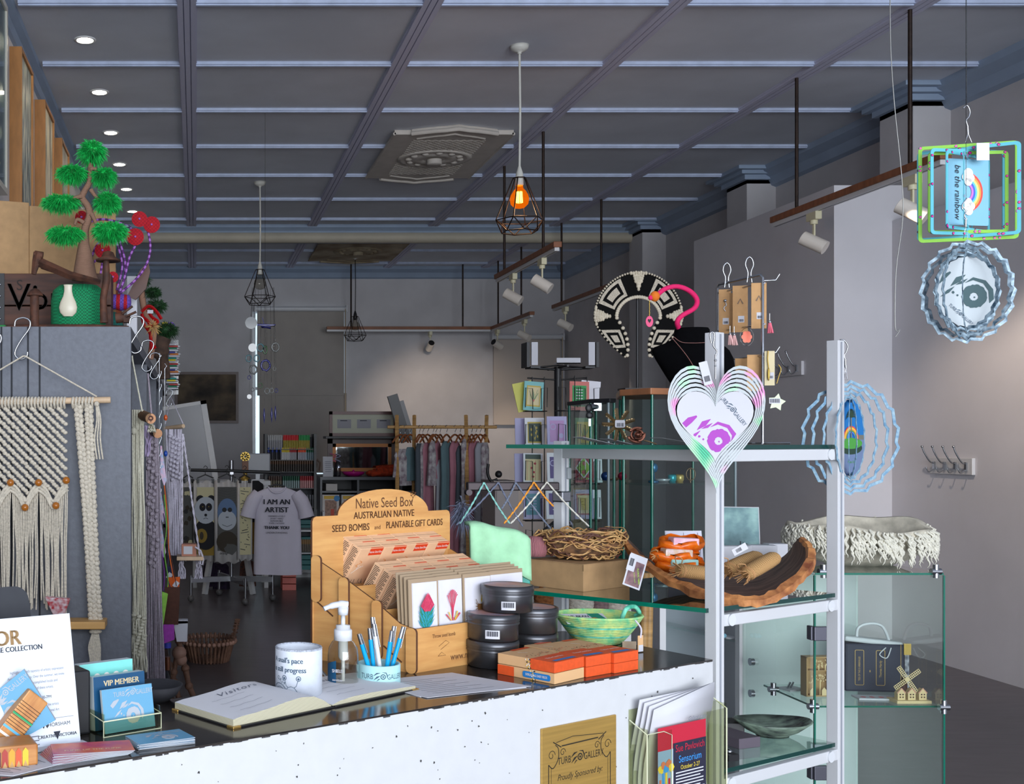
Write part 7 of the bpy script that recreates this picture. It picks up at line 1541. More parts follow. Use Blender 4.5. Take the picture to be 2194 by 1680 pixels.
b = B(); b.tube(bez([P(x, y, Y)-o for x, y in ((2064, 232), (2072, 226), (2078, 238), (2076, 250), (2070, 258), (2074, 272))], 5), 1.3*s, 6).tube([P(2073, 270, Y)-o, P(2074, 288, Y)-o], 2.2*s, 6).tube([P(2074, 286, Y)-o, P(2068, 305, Y)-o], .8*s, 4).tube([P(2074, 286, Y)-o, P(2082, 305, Y)-o], .8*s, 4); b.build('swivel_hook', chrome, t)
B().tube([P(2071, 228, Y)-o, (P(2068, 228, Y)-o).xy.to_3d()+Vector((-.002, 0, CZ-o.z))], .0009, 4).build('nylon_line', glassmat('nylon_line', (205, 205, 205)), t)
B().box(P(2106, 325, Y-.02)-o, (.022, .0008, .03)).build('price_tag', paper, t)
foil = mat('foil_silver', (150, 170, 182), .45, .3, noise=.75, scale=120, c2=(40, 66, 84)); Y = 1.9; s = Y/F; o = P(2072, 625, Y); t = thing('wind_spinner', 'silver foil round wind spinner with a grey swirl plate, lowest at the right', 'wind spinner', o)
for i, (r, rz_, an) in enumerate(((90, 112, -.35), (86, 106, .42), (82, 101, -.75), (78, 97, .12), (72, 92, .85), (68, 88, -.15), (64, 84, -1.05))):
    B(Matrix.Rotation(an, 4, 'Z') @ FR((0, 0, 0))).ring(zig(r*s, rz_*s, 20), zig((r-7)*s, (rz_-7)*s, 20), -.0006, .0006).build('zigzag_ring', foil, t)
T = Matrix.Rotation(-.12, 4, 'Z') @ FR((0, 0, 0)); g = B(T).prism(zig(62*s, 76*s, 22, .03), -.0006, .0006).build('centre_plate', mat('plate_foil', (178, 186, 190), .7, spec=.15), t); b = B(T @ UP((0, 0, .0012))); eyeart(b, 25*s, 14*s, -10*s, 0, 0); logo(b, 62*s, -14*s, -48*s, .0006, 1, rot=-.75)
Ti = (T).inverted()
for v in b.v:
    l_ = Ti @ v; q_ = math.hypot(l_.x/(58*s), l_.y/(71*s))
    if q_ > 1: l_.x /= q_; l_.y /= q_; v[:] = T @ l_
b.build('printed_swirl', [mat('swirl_grey', (72, 92, 96), .7, spec=.1), navy], g)
B().tube(bez([P(x, y, Y)-o for x, y in ((2072, 425), (2062, 440), (2070, 452), (2066, 462), (2072, 470))], 5), 1.2*s, 6).tube([P(2069, 470, Y)-o, P(2069, 486, Y)-o], 2.2*s, 6).tube([P(2069, 484, Y)-o, P(2064, 512, Y)-o, P(2074, 512, Y)-o], .8*s, 4, closed=True).build('swivel_hook', chrome, t)
B().tube([P(2070, 428, Y)-o, Vector(((P(2068, 0, Y)-o).x, .0, CZ-o.z))], .0008, 4).build('nylon_line', MATS['nylon_line'], t)
Y = 2.6; o = P(1918, 720, Y); tag(B().tube([p-o for p in bez([P(x, y, Y) for x, y in ((1907, -60), (1908, 90), (1916, 220), (1932, 380), (1934, 470), (1920, 580), (1918, 700), (1928, 706), (1918, 722))], 6)], .0011, 5).build('hanging_wire', mat('loose_wire', (150, 150, 146), .3, .5), loc=o), 'loose empty hanging wire curving down at the right', 'wire')
# ---- black bust with necklace
velvet = mat('black_velvet', (9, 9, 11), 1, spec=.05, noise=.3, scale=200); Y = 2.68; s = Y/F; o = P(1485, 945, Y); o.z = ZT
t = thing('jewellery_bust', 'black velvet necklace bust behind the heart spinner', 'bust', o); b = B(); secs = [(703, 1450, 1516, .028), (708, 1446, 1519, .031), (716, 1446, 1519, .031), (726, 1444, 1522, .03), (736, 1424, 1540, .032), (744, 1402, 1554, .034), (752, 1397, 1562, .036), (768, 1404, 1570, .038), (800, 1424, 1575, .04), (840, 1450, 1574, .04), (900, 1474, 1566, .038), (944, 1480, 1562, .036)]
n = 28; vs = []
for y_, a, c, d in secs:
    z_ = max(0, P(0, y_, Y).z-ZT); xa = P(a, 0, Y).x-o.x; xc = P(c, 0, Y).x-o.x
    for j in range(n): th_ = 2*PI*j/n; vs.append(((xa+xc)/2+(xc-xa)/2*math.cos(th_), d*math.sin(th_), z_))
k = len(secs); b.add(vs, [(i*n+j, (i+1)*n+j, (i+1)*n+(j+1) % n, i*n+(j+1) % n) for i in range(k-1) for j in range(n)]+[tuple(range(n))], 0, True); b.build('bust_form', velvet, t)
t = thing('pendant_necklace', 'fine copper wire necklace on the black bust', 'necklace', P(1500, 740, Y-.045)); o2 = P(1500, 740, Y-.045); copw = mat('copper_wire', (130, 90, 84), .35, .7)
B().tube(bez([P(x, y, Y-.05)-o2 for x, y in ((1444, 722), (1460, 733), (1486, 735), (1510, 734))], 5), .0009, 5).tube(bez([P(x, y, Y-.05)-o2 for x, y in ((1440, 724), (1462, 750), (1478, 772), (1494, 800), (1512, 830))], 5), .0009, 5).build('chain', copw, t)
t = thing('rope_necklace', 'hot pink rope necklace with an orange bead and a heart charm', 'necklace', P(1440, 640, 2.66)); o2 = P(1440, 640, 2.66); R = lambda x, y, d=0: P(x, y, 2.66+d)-o2; hot = mat('hot_pink_rope', (236, 20, 104), .7, tex='bands', noise=.15, scale=200, bump=.3)
B().tube(bez([R(1404, 636), R(1425, 619), R(1452, 614), R(1478, 624), R(1493, 642), R(1488, 660), R(1462, 676), R(1451, 690), R(1456, 708, .02)], 6), 5.2*2.66/F, 10).build('rope', hot, t)
B().ball(R(1403, 635, -.004), (.0115, .010, .0125), 16, 10).build('orange_bead', mat('orange_bead', (236, 120, 16), .7, tex='bands', noise=.15, scale=200, bump=.3), t); B().ball(R(1394, 638, -.006), (.006, .005, .006)).build('pink_stopper', hot, t)
b = B()
for i in range(9): b.tube([R(1391+(i % 2), 644+3.8*i, -.006), R(1392-(i % 2), 648+3.8*i, -.006)], .0012, 5)
b.build('gold_chain', gold, t)
b = B(frame(R(1391, 689, -.006), (1, 0, 0), (0, 0, 1))); b.ring([(.0088*math.cos(a*PI/10), .0132*math.sin(a*PI/10)) for a in range(20)], [(.0035*x*1.2, -.0045+.0105*y) for x, y in [heart(20)[(-i+5) % 20] for i in range(20)]], 0, .0016); b.build('heart_charm', mat('charm_magenta', (206, 10, 96), .3), t)
# ---- shell collar on its stand
Y = 4.42; s = Y/F; ctr = P(1366, 682, Y); t = thing('shell_collar', 'horseshoe collar of cowrie shells and black beadwork on a thin stand', 'collar', Vector((ctr.x, Y, 1.6))); zc = ctr.z-1.6
shell = mat('cowrie_shell', (206, 194, 172), .3, noise=.12, scale=60); bb = mat('black_beads', (12, 11, 11), .8, spec=.1, noise=.4, scale=300); cb_ = mat('cream_beads', (188, 176, 156), .6, noise=.25, scale=260)
T0 = FR((0, 0, zc)); b = B(T0)
def outl(inner):
    o = []; n = 60
    for i in range(n+1):
        a = math.radians(-42+(264*i/n)) 
        if inner:
            r = 46 if -15 < math.degrees(a) < 195 else 46
            x = 46*math.cos(a); y = 44*math.sin(a)
            if math.degrees(a) < 0 or math.degrees(a) > 180: f_ = min(1, (abs(math.degrees(a)-90)-90)/42); x = math.copysign(46-20*f_*(1-f_)*2-22*f_, x); y = -80*f_
        else:
            x = 95*math.cos(a); y = 99*math.sin(a)
            if math.degrees(a) < 0 or math.degrees(a) > 180: f_ = min(1, (abs(math.degrees(a)-90)-90)/42); x = math.copysign(95-66*f_**1.6, x); y = -83*f_
        o.append((x*s, y*s))
    return o
oo = outl(False); ii = outl(True); vs = []
for z_ in (0, .006):
    for q_ in (oo, ii): vs += [(x, y, z_) for x, y in q_]
N_ = 61; b.add(vs, [(2*N_+i, 3*N_+i, 3*N_+i+1, 2*N_+i+1) for i in range(60)]+[(i, i+1, N_+i+1, N_+i) for i in range(60)]+[(i, 2*N_+i, 2*N_+i+1, i+1) for i in range(60)]+[(N_+i, N_+i+1, 3*N_+i+1, 3*N_+i) for i in range(60)], 0); b.build('beaded_base', bb, t)
def lerp2(f, w): # f along, w across (0 outer,1 inner)
    k = f*60; i = min(59, int(k)); u_ = k-i; a = [oo[i][j]*(1-u_)+oo[i+1][j]*u_ for j in (0, 1)]; c = [ii[i][j]*(1-u_)+ii[i+1][j]*u_ for j in (0, 1)]; return (a[0]*(1-w)+c[0]*w, a[1]*(1-w)+c[1]*w)
b = B(T0 @ UP((0, 0, .0065)))
for f0, f1 in ((.015, .13), (.215, .425), (.575, .785), (.87, .985)):
    for (m_, w0, w1, e) in ((0, .12, .86, .0), ):
        pass
    def patch(fa, fb, wa, wb, z_, m_, n=10):
        top = [lerp2(fa+(fb-fa)*i/n, wa) for i in range(n+1)]; bot = [lerp2(fa+(fb-fa)*i/n, wb) for i in range(n+1)]
        b.add([(x, y, z_) for x, y in top+bot], [(i, n+1+i, n+2+i, i+1) for i in range(n)], m_)
    d = (f1-f0); patch(f0+.02, f1-.02, .10, .84, 0, 0); patch(f0+.02+d*.10, f1-.02-d*.10, .22, .72, .0004, 1); patch(f0+.02+d*.20, f1-.02-d*.20, .33, .62, .0008, 0)
b.build('cream_pattern', [cb_, bb], t)
b = B(T0 @ UP((0, 0, .009)))
for k_ in range(75): x, y = lerp2(k_/74, .02); b.ball((x, y, 0), (2.6*s, 2.6*s, .004), 7, 4)
for k_ in range(44): x, y = lerp2(k_/43, .98); b.ball((x, y, 0), (4.3*s, 4.3*s, .005), 8, 5)
for fc in (.172, .5, .828):
    for a_ in range(7):
        for w_ in range(7):
            f_ = fc+(a_-3)*.0125*(1-w_*.10); 
            if abs(a_-3) > 3.4-w_*.45: continue
            x, y = lerp2(f_, .03+.105*w_+.02*(a_ % 2)); b.ball((x, y, .001), (3.3*s, 4.6*s, .006), 8, 5)
b.build('cowrie_shells', shell, t)
B().cyl((.004, .012, 0), (.004, .012, zc+.12), .005, n=8).build('stand_rod', blackp, t); B().b2((-.06, -.03, 0), (.06, .05, .008)).build('stand_base', blackp, t); B().b2((-.05, .006, zc+.10), (.05, .02, zc+.14)).build('stand_crosspiece', blackp, t)
# ---- earring stand
zb = ZT; l_ = P(1537, 0, 2.84); l_.z = zb; r_ = P(1634, 0, 2.66); r_.z = zb; t = thing('earring_stand', 'chrome wire earring stand with two tiers of bars', 'jewellery stand', r_); v_ = l_-r_; dz = lambda py, Y: P(0, py, Y).z-zb
zt_ = dz(588, 2.66); b = B(); b.tube([(0, 0, .004), (0, 0, zt_-.008), v_*.04+Vector((0, 0, zt_)), v_*.96+Vector((0, 0, zt_)), v_+Vector((0, 0, zt_-.008)), v_+Vector((0, 0, .004))], .0034, 8); b.build('frame', chrome, t)
B().tube([(-.01, .03, .004), (.055, -.02, .004)], .003, 6).tube([(0, 0, .004), v_+Vector((0, 0, .004))], .003, 6).tube([v_+Vector((-.04, .02, .004)), v_+Vector((.03, -.02, .004))], .003, 6).build('base_wire', chrome, t)
for i, (u_, h_) in enumerate(((.78, .0), (.28, .0))):
    c_ = v_*u_+Vector((0, 0, zt_)); b = B()
    for dx in (-.006, .006): b.tube(bez([c_+Vector((dx, 0, -.012)), c_+Vector((dx*.6, 0, .012)), c_+Vector((dx*1.6, 0, .030)), c_+Vector((dx*1.1, 0, .044)), c_+Vector((0, 0, .050))], 4), .0018, 6)
    b.build('top_loop', chrome, t)
bz = [dz(y, 2.75) for y in (618, 703, 768)]
for z_ in bz: b = B(); b.tube([Vector((.002, -.006, z_)), v_+Vector((.0, -.006, z_))], .0022, 6); b.build('cross_bar', chrome, t)
for z_ in (bz[0], bz[2]): B().tube([(0, 0, z_+.006), (.026, -.01, z_+.006), (.034, -.012, z_+.020)], .002, 6).build('end_hook', chrome, t)
kcard = mat('earring_card', (196, 150, 98), .7, noise=.06, scale=60); sil = chrome
for i, (px, yt, yb, w_, cc, lab) in enumerate(((1553, 620, 715, 24, 'drop', 'kraft earring card with silver twist drops, top tier left'), (1567, 628, 712, 8, 'none', 'kraft card seen edge on between the left and middle cards'), (1586, 612, 712, 30, 'leaf', 'kraft earring card with a small dark motif, top tier middle'), (1626, 606, 704, 30, 'leaf', 'kraft earring card, top tier right by the post'), (1588, 768, 800, 24, 'none', 'brown card at the left of the lower tier'), (1617, 760, 838, 30, 'none', 'kraft card with a folded label, lower tier middle'), (1649, 752, 826, 20, 'gold', 'cream card with gold drop earrings, lower tier right'))):
    u_ = max(0, (1634-px)/97); YY = 2.66+.18*u_-.012; p_ = P(px, yt, YY); s2 = YY/F; h_ = (yb-yt)*s2; q = thing('earring_card', lab, 'earrings', p_, -.25, 'carded earrings on the chrome stand')
    B().b2((-w_*s2/2, 0, -h_), (w_*s2/2, .0012, 0)).build('card', kcard if cc != 'gold' else mat('cream_card', (214, 200, 160), .7), q, bev=.0004)
    if cc != 'none' or i == 5: g = B(FR((.002, -.0004, -h_*.72))).rect(-.007, -.008, .007, .008).build('price_sticker', paper, q); b = B(FR((.002, -.0006, -h_*.72))); barcode(b, -.005, -.006, .005, .0, 0, 0, random.Random(i)); b.build('barcode', ink, g)
    if cc == 'drop': b = B(); b.ball((0, -.003, -h_*.26), .004); b.tube(bez([(0, -.003, -h_*.28), (.003, -.003, -h_*.36), (-.003, -.003, -h_*.42), (.001, -.003, -h_*.5)], 4), .0012, 5); b.build('earring', sil, q)
    if cc == 'leaf': B(FR((0, -.001, -h_*.34))).stroke([(-.006, -.006), (0, .006), (.006, -.006)], .003).build('motif', mat('motif_brown', (110, 84, 60), .5), q)
    if cc == 'gold': b = B(); b.tube(bez([(-.004, -.004, 0), (-.005, -.004, -.02), (-.003, -.004, -.04)], 4), .0015, 5); b.ball((-.003, -.004, -.055), (.003, .002, .016)); b.build('earring', gold, q)
pinkt = mat('tassel_pink', (240, 120, 140), .7); palet = mat('tassel_blush', (236, 190, 186), .7)
for i, (px, py, m_, lab) in enumerate(((1564, 716, palet, 'pale blush tassel earring below the top tier, left one'), (1573, 717, palet, 'cream tassel earring next to the blush one'), (1649, 690, pinkt, 'bright pink tassel earring hanging beyond the right post'))):
    p_ = P(px, py, 2.72 if i < 2 else 2.62); q = thing('tassel_earring', lab, 'earrings', p_); B().tube([(0, 0, .0), (0, 0, .02)], .0011, 5).ball((0, 0, .0), .004).build('earring_cap', sil, q); b = B()
    for k_ in range(9): a = k_*.7; b.tube([(.002*math.cos(a), .002*math.sin(a), 0), (.006*math.cos(a)+.002, .006*math.sin(a), -.026)], .0012, 4)
    b.build('tassel', m_, q)
q = thing('disc_earring', 'clear round earring with a coral flower, below the top tier', 'earrings', P(1600, 722, 2.70)); B(FR((0, .001, 0))).ring([(.017*math.cos(a*PI/14), .022*math.sin(a*PI/14)) for a in range(28)], [(.0155*math.cos(a*PI/14), .0205*math.sin(a*PI/14)) for a in range(28)], 0, .0015).build('clear_rim', glassmat('acrylic_clear', (225, 225, 225), .02, 2), q)
b = B(FR((0, 0, 0))); 
for a in range(6): b.disc((.007*math.cos(a*PI/3), .009*math.sin(a*PI/3)), .0062, .0005*a*.1, 14)
b.disc((0, 0), .009, .0003, 14); b.build('coral_flower', mat('coral_acrylic', (248, 122, 92), .4), q)
q = thing('star_card', 'pale green star shaped card with barcode, lowest on the stand', 'tag', P(1664, 862, 2.60)); b = B(FR((0, 0, 0))); b.prism([((.021 if k_ % 2 == 0 else .012)*math.sin(k_*PI/5+.2), (.021 if k_ % 2 == 0 else .012)*math.cos(k_*PI/5+.2)) for k_ in range(10)], 0, .001); b.build('card', mat('pale_green_card', (214, 228, 190), .6), q, bev=.0004); b = B(FR((-.006, -.0016, .003))); b.rect(-.012, -.006, .014, .006, 0, 0); barcode(b, -.010, -.004, .012, .005, .0003, 1); b.build('barcode_label', [paper, ink], q)
B_ = B(); B_.tube(bez([(0, 0, .0), (.006, 0, .02), (.010, 0, .034), (.004, 0, .044)], 4), .0012, 5); tag(B_.build('hoop_earring', gold, loc=P(1664, 822, 2.6)), 'gold hoop earring curling at the right of the lower tier', 'earrings')
# ---- key flower, copper rose, price cards on the top glass
keym = mat('brass_key', (150, 128, 92), .3, .75, noise=.2, scale=60); p_ = P(1325, 910, 2.72); t = thing('key_flower', 'flower made of old brass keys with a barcode tag in its centre', 'ornament', Vector((p_.x, p_.y, ZT))); zc = p_.z-ZT
zc = max(zc, .038)
for k_ in range(9):
    a = 2*PI*k_/9+.3; d = Vector((math.cos(a), -.1*math.sin(a*2), math.sin(a))); c0 = Vector((0, 0, zc)); b = B(); b.tube([c0+d*.010, c0+d*.040], [.0045, .0040], 4, sm=False)
    for j_ in range(3): b.box(c0+d*(.022+.006*j_)+Vector((-d.z, 0, d.x))*.0035, (.004, .002, .004))
    b.build('key_blade', keym, t)
B().ball((0, -.004, zc), (.013, .005, .013)).build('centre', keym, t); g = B(FR((0, -.010, zc+.002))).prism(rrect(-.012, -.009, .012, .009, .003), 0, .0006).build('price_tag', paper, t); b = B(FR((0, -.0108, zc))); barcode(b, -.008, -.005, .009, .004, 0, 0); b.build('barcode', ink, g)
rose_ = mat('copper_rose', (150, 96, 78), .3, .8, noise=.2, scale=60); p_ = P(1365, 928, 2.66); t = thing('copper_rose', 'copper metal rose lying on the top glass shelf', 'ornament', Vector((p_.x, p_.y, ZT)))
for k_ in range(8):
    a = k_*2.4; r0 = .005+.0023*k_; b = B(); n = 7; vs = []
    for i in range(n):
        th_ = a+(-.9+1.8*i/(n-1)); vs += [(r0*.5*math.cos(th_), .004-.001*k_*.3, .024+r0*.5*math.sin(th_)), (r0*1.15*math.cos(th_), -.010+.0012*k_, .024+r0*1.0*math.sin(th_))]
    b.add(vs, [(2*i, 2*i+1, 2*i+3, 2*i+2) for i in range(n-1)], 0, True); q = b.build('petal', rose_, t); q.modifiers.new('s', 'SOLIDIFY').thickness = .0015
B().ball((0, -.004, .024), (.007, .007, .006)).build('rose_heart', rose_, t); B().tube([(.015, .004, .012), (.05, .01, .002)], .0018, 6).build('stem', keym, t)
def slip(px0, px1, py, Y, label, lift=.012, w_=.06, z0=None):
    a = P(px0, py, Y); c = P(px1, py, Y); z0 = ZT if z0 is None else z0; L = c.x-a.x; q = thing('price_card', label, 'price card', Vector((a.x, Y, z0+.0005)), .1, 'white price cards lying on the glass')
    B().add([(0, -w_/2, lift), (L, -w_/2, 0), (L, w_/2, 0), (0, w_/2, lift), (0, -w_/2, lift+.0008), (L, -w_/2, .0008), (L, w_/2, .0008), (0, w_/2, lift+.0008)], [(3, 2, 1, 0), (4, 5, 6, 7), (0, 1, 5, 4), (2, 3, 7, 6), (1, 2, 6, 5), (3, 0, 4, 7)]).build('card', paper, q)
slip(1238, 1308, 940, 2.78, 'white price card tilted up at the left of the top shelf', .018); slip(1295, 1345, 940, 2.86, 'white price card half hidden behind the key flower', .014); slip(1405, 1490, 940, 2.80, 'white price card between the copper rose and the heart spinner', .016); 
# ================= SECOND GLASS SHELF =================
# cardboard box, nest
o = P(1250, 1268, 2.675); o.z = Z2T; an = math.radians(36); t = thing('cardboard_box', 'shallow kraft cardboard box under the vine nest', 'box', o, an); B().b2((0, 0, 0), (.19, .155, .064)).build('box_base', card, t, bev=.001); B().b2((-.002, -.002, .050), (.06, -.001, .0645)).b2((.0, .0, .0642), (.19, .155, .066)).build('lid', card, t)
vine = mat('vine', (216, 176, 116), .6, noise=.3, scale=40, c2=(160, 110, 64)); vine2 = mat('vine_dark', (92, 56, 44), .6); 
p_ = P(1247, 1187, 2.80); p_.z = Z2T+.067; t = thing('vine_nest', 'bird nest woven from curling vines on the cardboard box', 'nest', p_); rr = random.Random(21); b = B(); b2_ = B()
for k_ in range(210):
    a0 = rr.uniform(0, 2*PI); L = rr.uniform(.6, 2.2); r0 = rr.uniform(.062, .116); z0 = rr.uniform(.008, .068); f_ = .72+.28*z0/.07; pts = []
    for i in range(7): a = a0+L*i/6; r = (r0+rr.uniform(-.012, .012))*f_; pts.append((r*math.cos(a), r*.75*math.sin(a), min(.078, max(.004, z0+rr.uniform(-.012, .012)))))
    (b if k_ % 6 else b2_).tube(bez(pts, 3), rr.uniform(.0012, .0026), 5)
b.build('pale_vines', vine, t); b2_.build('dark_vines', vine2, t); B().lathe([(.001, .003), (.06, .003), (.088, .02), (.098, .045), (.092, .045), (.08, .022), (.001, .012)], n=28, sy=.75).build('nest_lining', mat('nest_inner', (120, 84, 54), .9, noise=.5, scale=60), t)
q = thing('floral_fibre_tag', 'dark printed information tag on a clear sleeve leaning against the cardboard box', 'tag', P(1350, 1258, 2.60), rot=(-.15, .36, .1)); b = B(FR((0, 0, 0))); b.rect(-.020, 0, .024, .078, 0, 0); b.rect(-.016, .004, .020, .062, .0005, 1); b.rect(-.022, .036, -.002, .074, .001, 0)
barcode(b, -.018, .048, -.008, .066, .0014, 2); b.text('FLORAL FIBRE', .006, .012, .030, .0012, 3, rot=-1.2); b.text('by your nature', .004, .004, .024, .0012, 3, rot=-1.2); b.build('tag_card', [paper, mat('tag_photo', (64, 44, 58), .5, noise=.6, scale=50, c2=(150, 110, 110)), ink, mat('lime_ink', (170, 220, 60), .5)], q)
q = thing('plastic_wrap', 'crumpled clear plastic packet beside the information tag', 'packet', P(1372, 1232, 2.70)); b = B(); rr = random.Random(3); b.add([(rr.uniform(-.03, .03), rr.uniform(-.02, .02), rr.uniform(0, .035)) for _ in range(12)], [(0, 1, 2), (2, 3, 4), (4, 5, 6), (6, 7, 8), (8, 9, 10), (10, 11, 0), (1, 5, 9), (3, 7, 11)]); b.build('film', glassmat('film', (220, 222, 226), .08, 2.5), q)
# bark bowl
barkout = mat('bark_orange', (214, 146, 86), .6, noise=.5, scale=30, c2=(120, 64, 36), bump=.5); barkin = mat('bark_inside', (136, 108, 92), .8, noise=.4, scale=12, c2=(84, 64, 54), stretch=(1, 6, 1), bump=.2)
P0b = P(1345, 1150, 2.86); Pm = P(1600, 1288, 2.47); P1b = P(1735, 1185, 2.56); t = thing('bark_bowl', 'long curved eucalyptus bark bowl with a rough orange edge', 'bowl', Vector((1.2, 2.6, Z2T))); ob = Vector((1.2, 2.6, Z2T))
front = bez([P(1335, 1152, 2.82), P(1352, 1178, 2.78), P(1390, 1212, 2.70), P(1440, 1244, 2.62), P(1500, 1268, 2.54), P(1580, 1284, 2.48), P(1640, 1282, 2.47), P(1700, 1244, 2.50), P(1733, 1205, 2.55), P(1735, 1175, 2.60), P(1715, 1153, 2.66)], 5)
back = bez([P(1342, 1150, 2.84), P(1372, 1180, 2.84), P(1400, 1200, 2.86), P(1450, 1210, 2.88), P(1510, 1215, 2.88), P(1570, 1215, 2.86), P(1625, 1212, 2.84), P(1665, 1200, 2.80), P(1690, 1182, 2.76), P(1700, 1165, 2.72), P(1712, 1152, 2.67)], 5)
rr = random.Random(9); vs = []; th = 8
for i, (f_, k_) in enumerate(zip(front, back)):
    u_ = i/(len(front)-1); w0 = math.sin(PI*u_)
    for j in range(th+1):
        v_ = j/th; p_ = f_.lerp(k_, v_); sag = -.020*w0*math.sin(PI*min(1, v_*1.0)); z_ = p_.z+sag*(.6)+rr.uniform(-.0012, .0012); vs.append(Vector((p_.x, p_.y, max(z_, Z2T+.006)))-ob)
nn = th+1; b = B(); b.add(vs, [(i*nn+j, (i+1)*nn+j, (i+1)*nn+j+1, i*nn+j+1) for i in range(len(front)-1) for j in range(th)], 0, True); q = b.build('inner_shell', barkin, t); m_ = q.modifiers.new('s', 'SOLIDIFY'); m_.thickness = .005; m_.offset = -1
b = B(); k = len(front); R_ = [.005+.009*math.sin(PI*min(1, max(0, i/(k-1))))**.5 for i in range(k)]
for i in range(k-1): pass
b.tube([p-ob+Vector((rr.uniform(-.0015, .0015), -.002, rr.uniform(-.0015, .0015)-R_[i]*.25)) for i, p in enumerate(front)], [r_*rr.uniform(.82, 1.18) for r_ in R_], 5, sm=False); b.build('rough_rim', barkout, t)
# parcels in the bark bowl
burl = mat('burlap', (196, 152, 98), .95, tex='checker', noise=.25, scale=420, bump=.4); twine = mat('twine', (190, 144, 96), .9); osat = mat('orange_satin', (244, 124, 24), .3, noise=.3, scale=50, c2=(214, 84, 10)); soapp = mat('soap_pink', (222, 166, 186), .4, noise=.3, scale=60, c2=(236, 206, 214)); soapm = mat('soap_mint', (160, 206, 200), .5, noise=.15, scale=60); cryst = mat('crystal_wrap', (222, 200, 206), .15, noise=.5, scale=80, c2=(206, 170, 120))
def parcel(px, py, Y, L, r, rz, tilt, label):
    t = thing('burlap_parcel', label, 'parcel', P(px, py, Y), rot=(0, tilt, rz), group='burlap parcels in the bark bowl'); b = B(); pr = [(-.5, .55), (-.46, .9), (-.2, 1), (.2, 1), (.42, .92), (.5, .7)]
    b.tube([(L*a, 0, 0) for a, _ in pr], [r*c for _, c in pr], 14); q = b.build('sacking', burl, t); q.scale = (1, 1, .8)
    b = B(); 
    for k_ in (-.43, -.40): b.tube([(L*k_, r*.92*math.cos(a*PI/8), r*.74*math.sin(a*PI/8)) for a in range(16)], .0013, 5, closed=True)
    b.tube(bez([(-L*.42, 0, r*.75), (-L*.5, -.01, r*1.3), (-L*.62, 0, r*1.5), (-L*.5, .012, r*.8)], 5), .0013, 5); b.build('twine_bow', twine, t)
    b = B(); rr = random.Random(int(px))
    for k_ in range(26): a = rr.uniform(0, 2*PI); b.tube([(-L*.48, r*.5*math.cos(a), r*.4*math.sin(a)), (-L*.58-rr.uniform(0, .012), r*1.0*math.cos(a), r*.8*math.sin(a))], .0009, 4)
    b.build('frayed_end', twine, t); return t
parcel(1489, 1226, 2.60, .085, .021, .15, .12, 'plain burlap parcel at the left, partly behind the white post'); parcel(1592, 1208, 2.62, .10, .024, .35, -.30, 'burlap parcel with a barcode tag and twine bow, behind the front one'); parcel(1630, 1212, 2.56, .095, .021, .30, -.42, 'front burlap parcel with a frayed end, at the right of the bark bowl')
q = thing('barcode_tag', 'white barcode tag on the twine tied burlap parcel', 'tag', P(1585, 1177, 2.58), rot=(0, -.5, 0)); B().b2((-.018, -.0005, -.008), (.018, .0005, .008)).build('tag_card', paper, q); b = B(FR((0, -.0008, 0))); barcode(b, -.010, -.004, .004, .004, 0, 0); b.build('barcode', ink, q)
for i, (px, py, Y_, w_, d_, h_, mm, lab) in enumerate(((1456, 1205, 2.70, .10, .06, .030, soapm, 'orange satin pouch holding a mint green soap, lowest of three'), (1444, 1184, 2.70, .10, .06, .030, cryst, 'orange satin pouch with foil wrapped crystals, tied with twine, middle of three'), (1459, 1160, 2.71, .095, .06, .034, soapp, 'orange satin pouch with a pink soap bar, topmost of three'))):
    t = thing('satin_pouch', lab, 'pouch', P(px, py+10, Y_), .08, 'orange satin soap pouches'); rr = random.Random(i); b = B(); n = 20; vs = []
    for r_i, (rs, zz) in enumerate(((.8, -.012), (1.04, .0), (1.06, .012), (1.0, .022), (.8, .026))):
        for j in range(n): a = 2*PI*j/n; e = 1+.07*math.sin(5*a+r_i)+rr.uniform(-.03, .03); vs.append((w_/2*rs*e*math.cos(a)*(1.12 if abs(math.cos(a)) > .9 else 1), d_/2*rs*e*math.sin(a), zz+.003*math.sin(4*a)-(.012 if math.sin(a) < -.3 and r_i > 2 else 0)))
    b.add(vs, [(i_*n+j, i_*n+(j+1) % n, (i_+1)*n+(j+1) % n, (i_+1)*n+j) for i_ in range(4) for j in range(n)]+[tuple(range(n-1, -1, -1))], 0, True); q = b.build('satin', osat, t); q.modifiers.new('s', 'SOLIDIFY').thickness = .0015
    B().box((.0, -.012, .012), (w_*.68, d_*.5, .019), R=Matrix.Rotation(.05, 3, 'Y')).build('soap', mm, t, bev=.003)
    if i == 1: b = B(); b.tube(bez([(-.045, -.01, .01), (-.055, -.02, .02), (-.06, 0, .01), (-.04, -.01, .0)], 5), .0014, 5); fur(b, (-.05, -.01, .006), 1, 40, .014, 3, 0, (.006, .006, .006), .2); b.build('twine', twine, t)
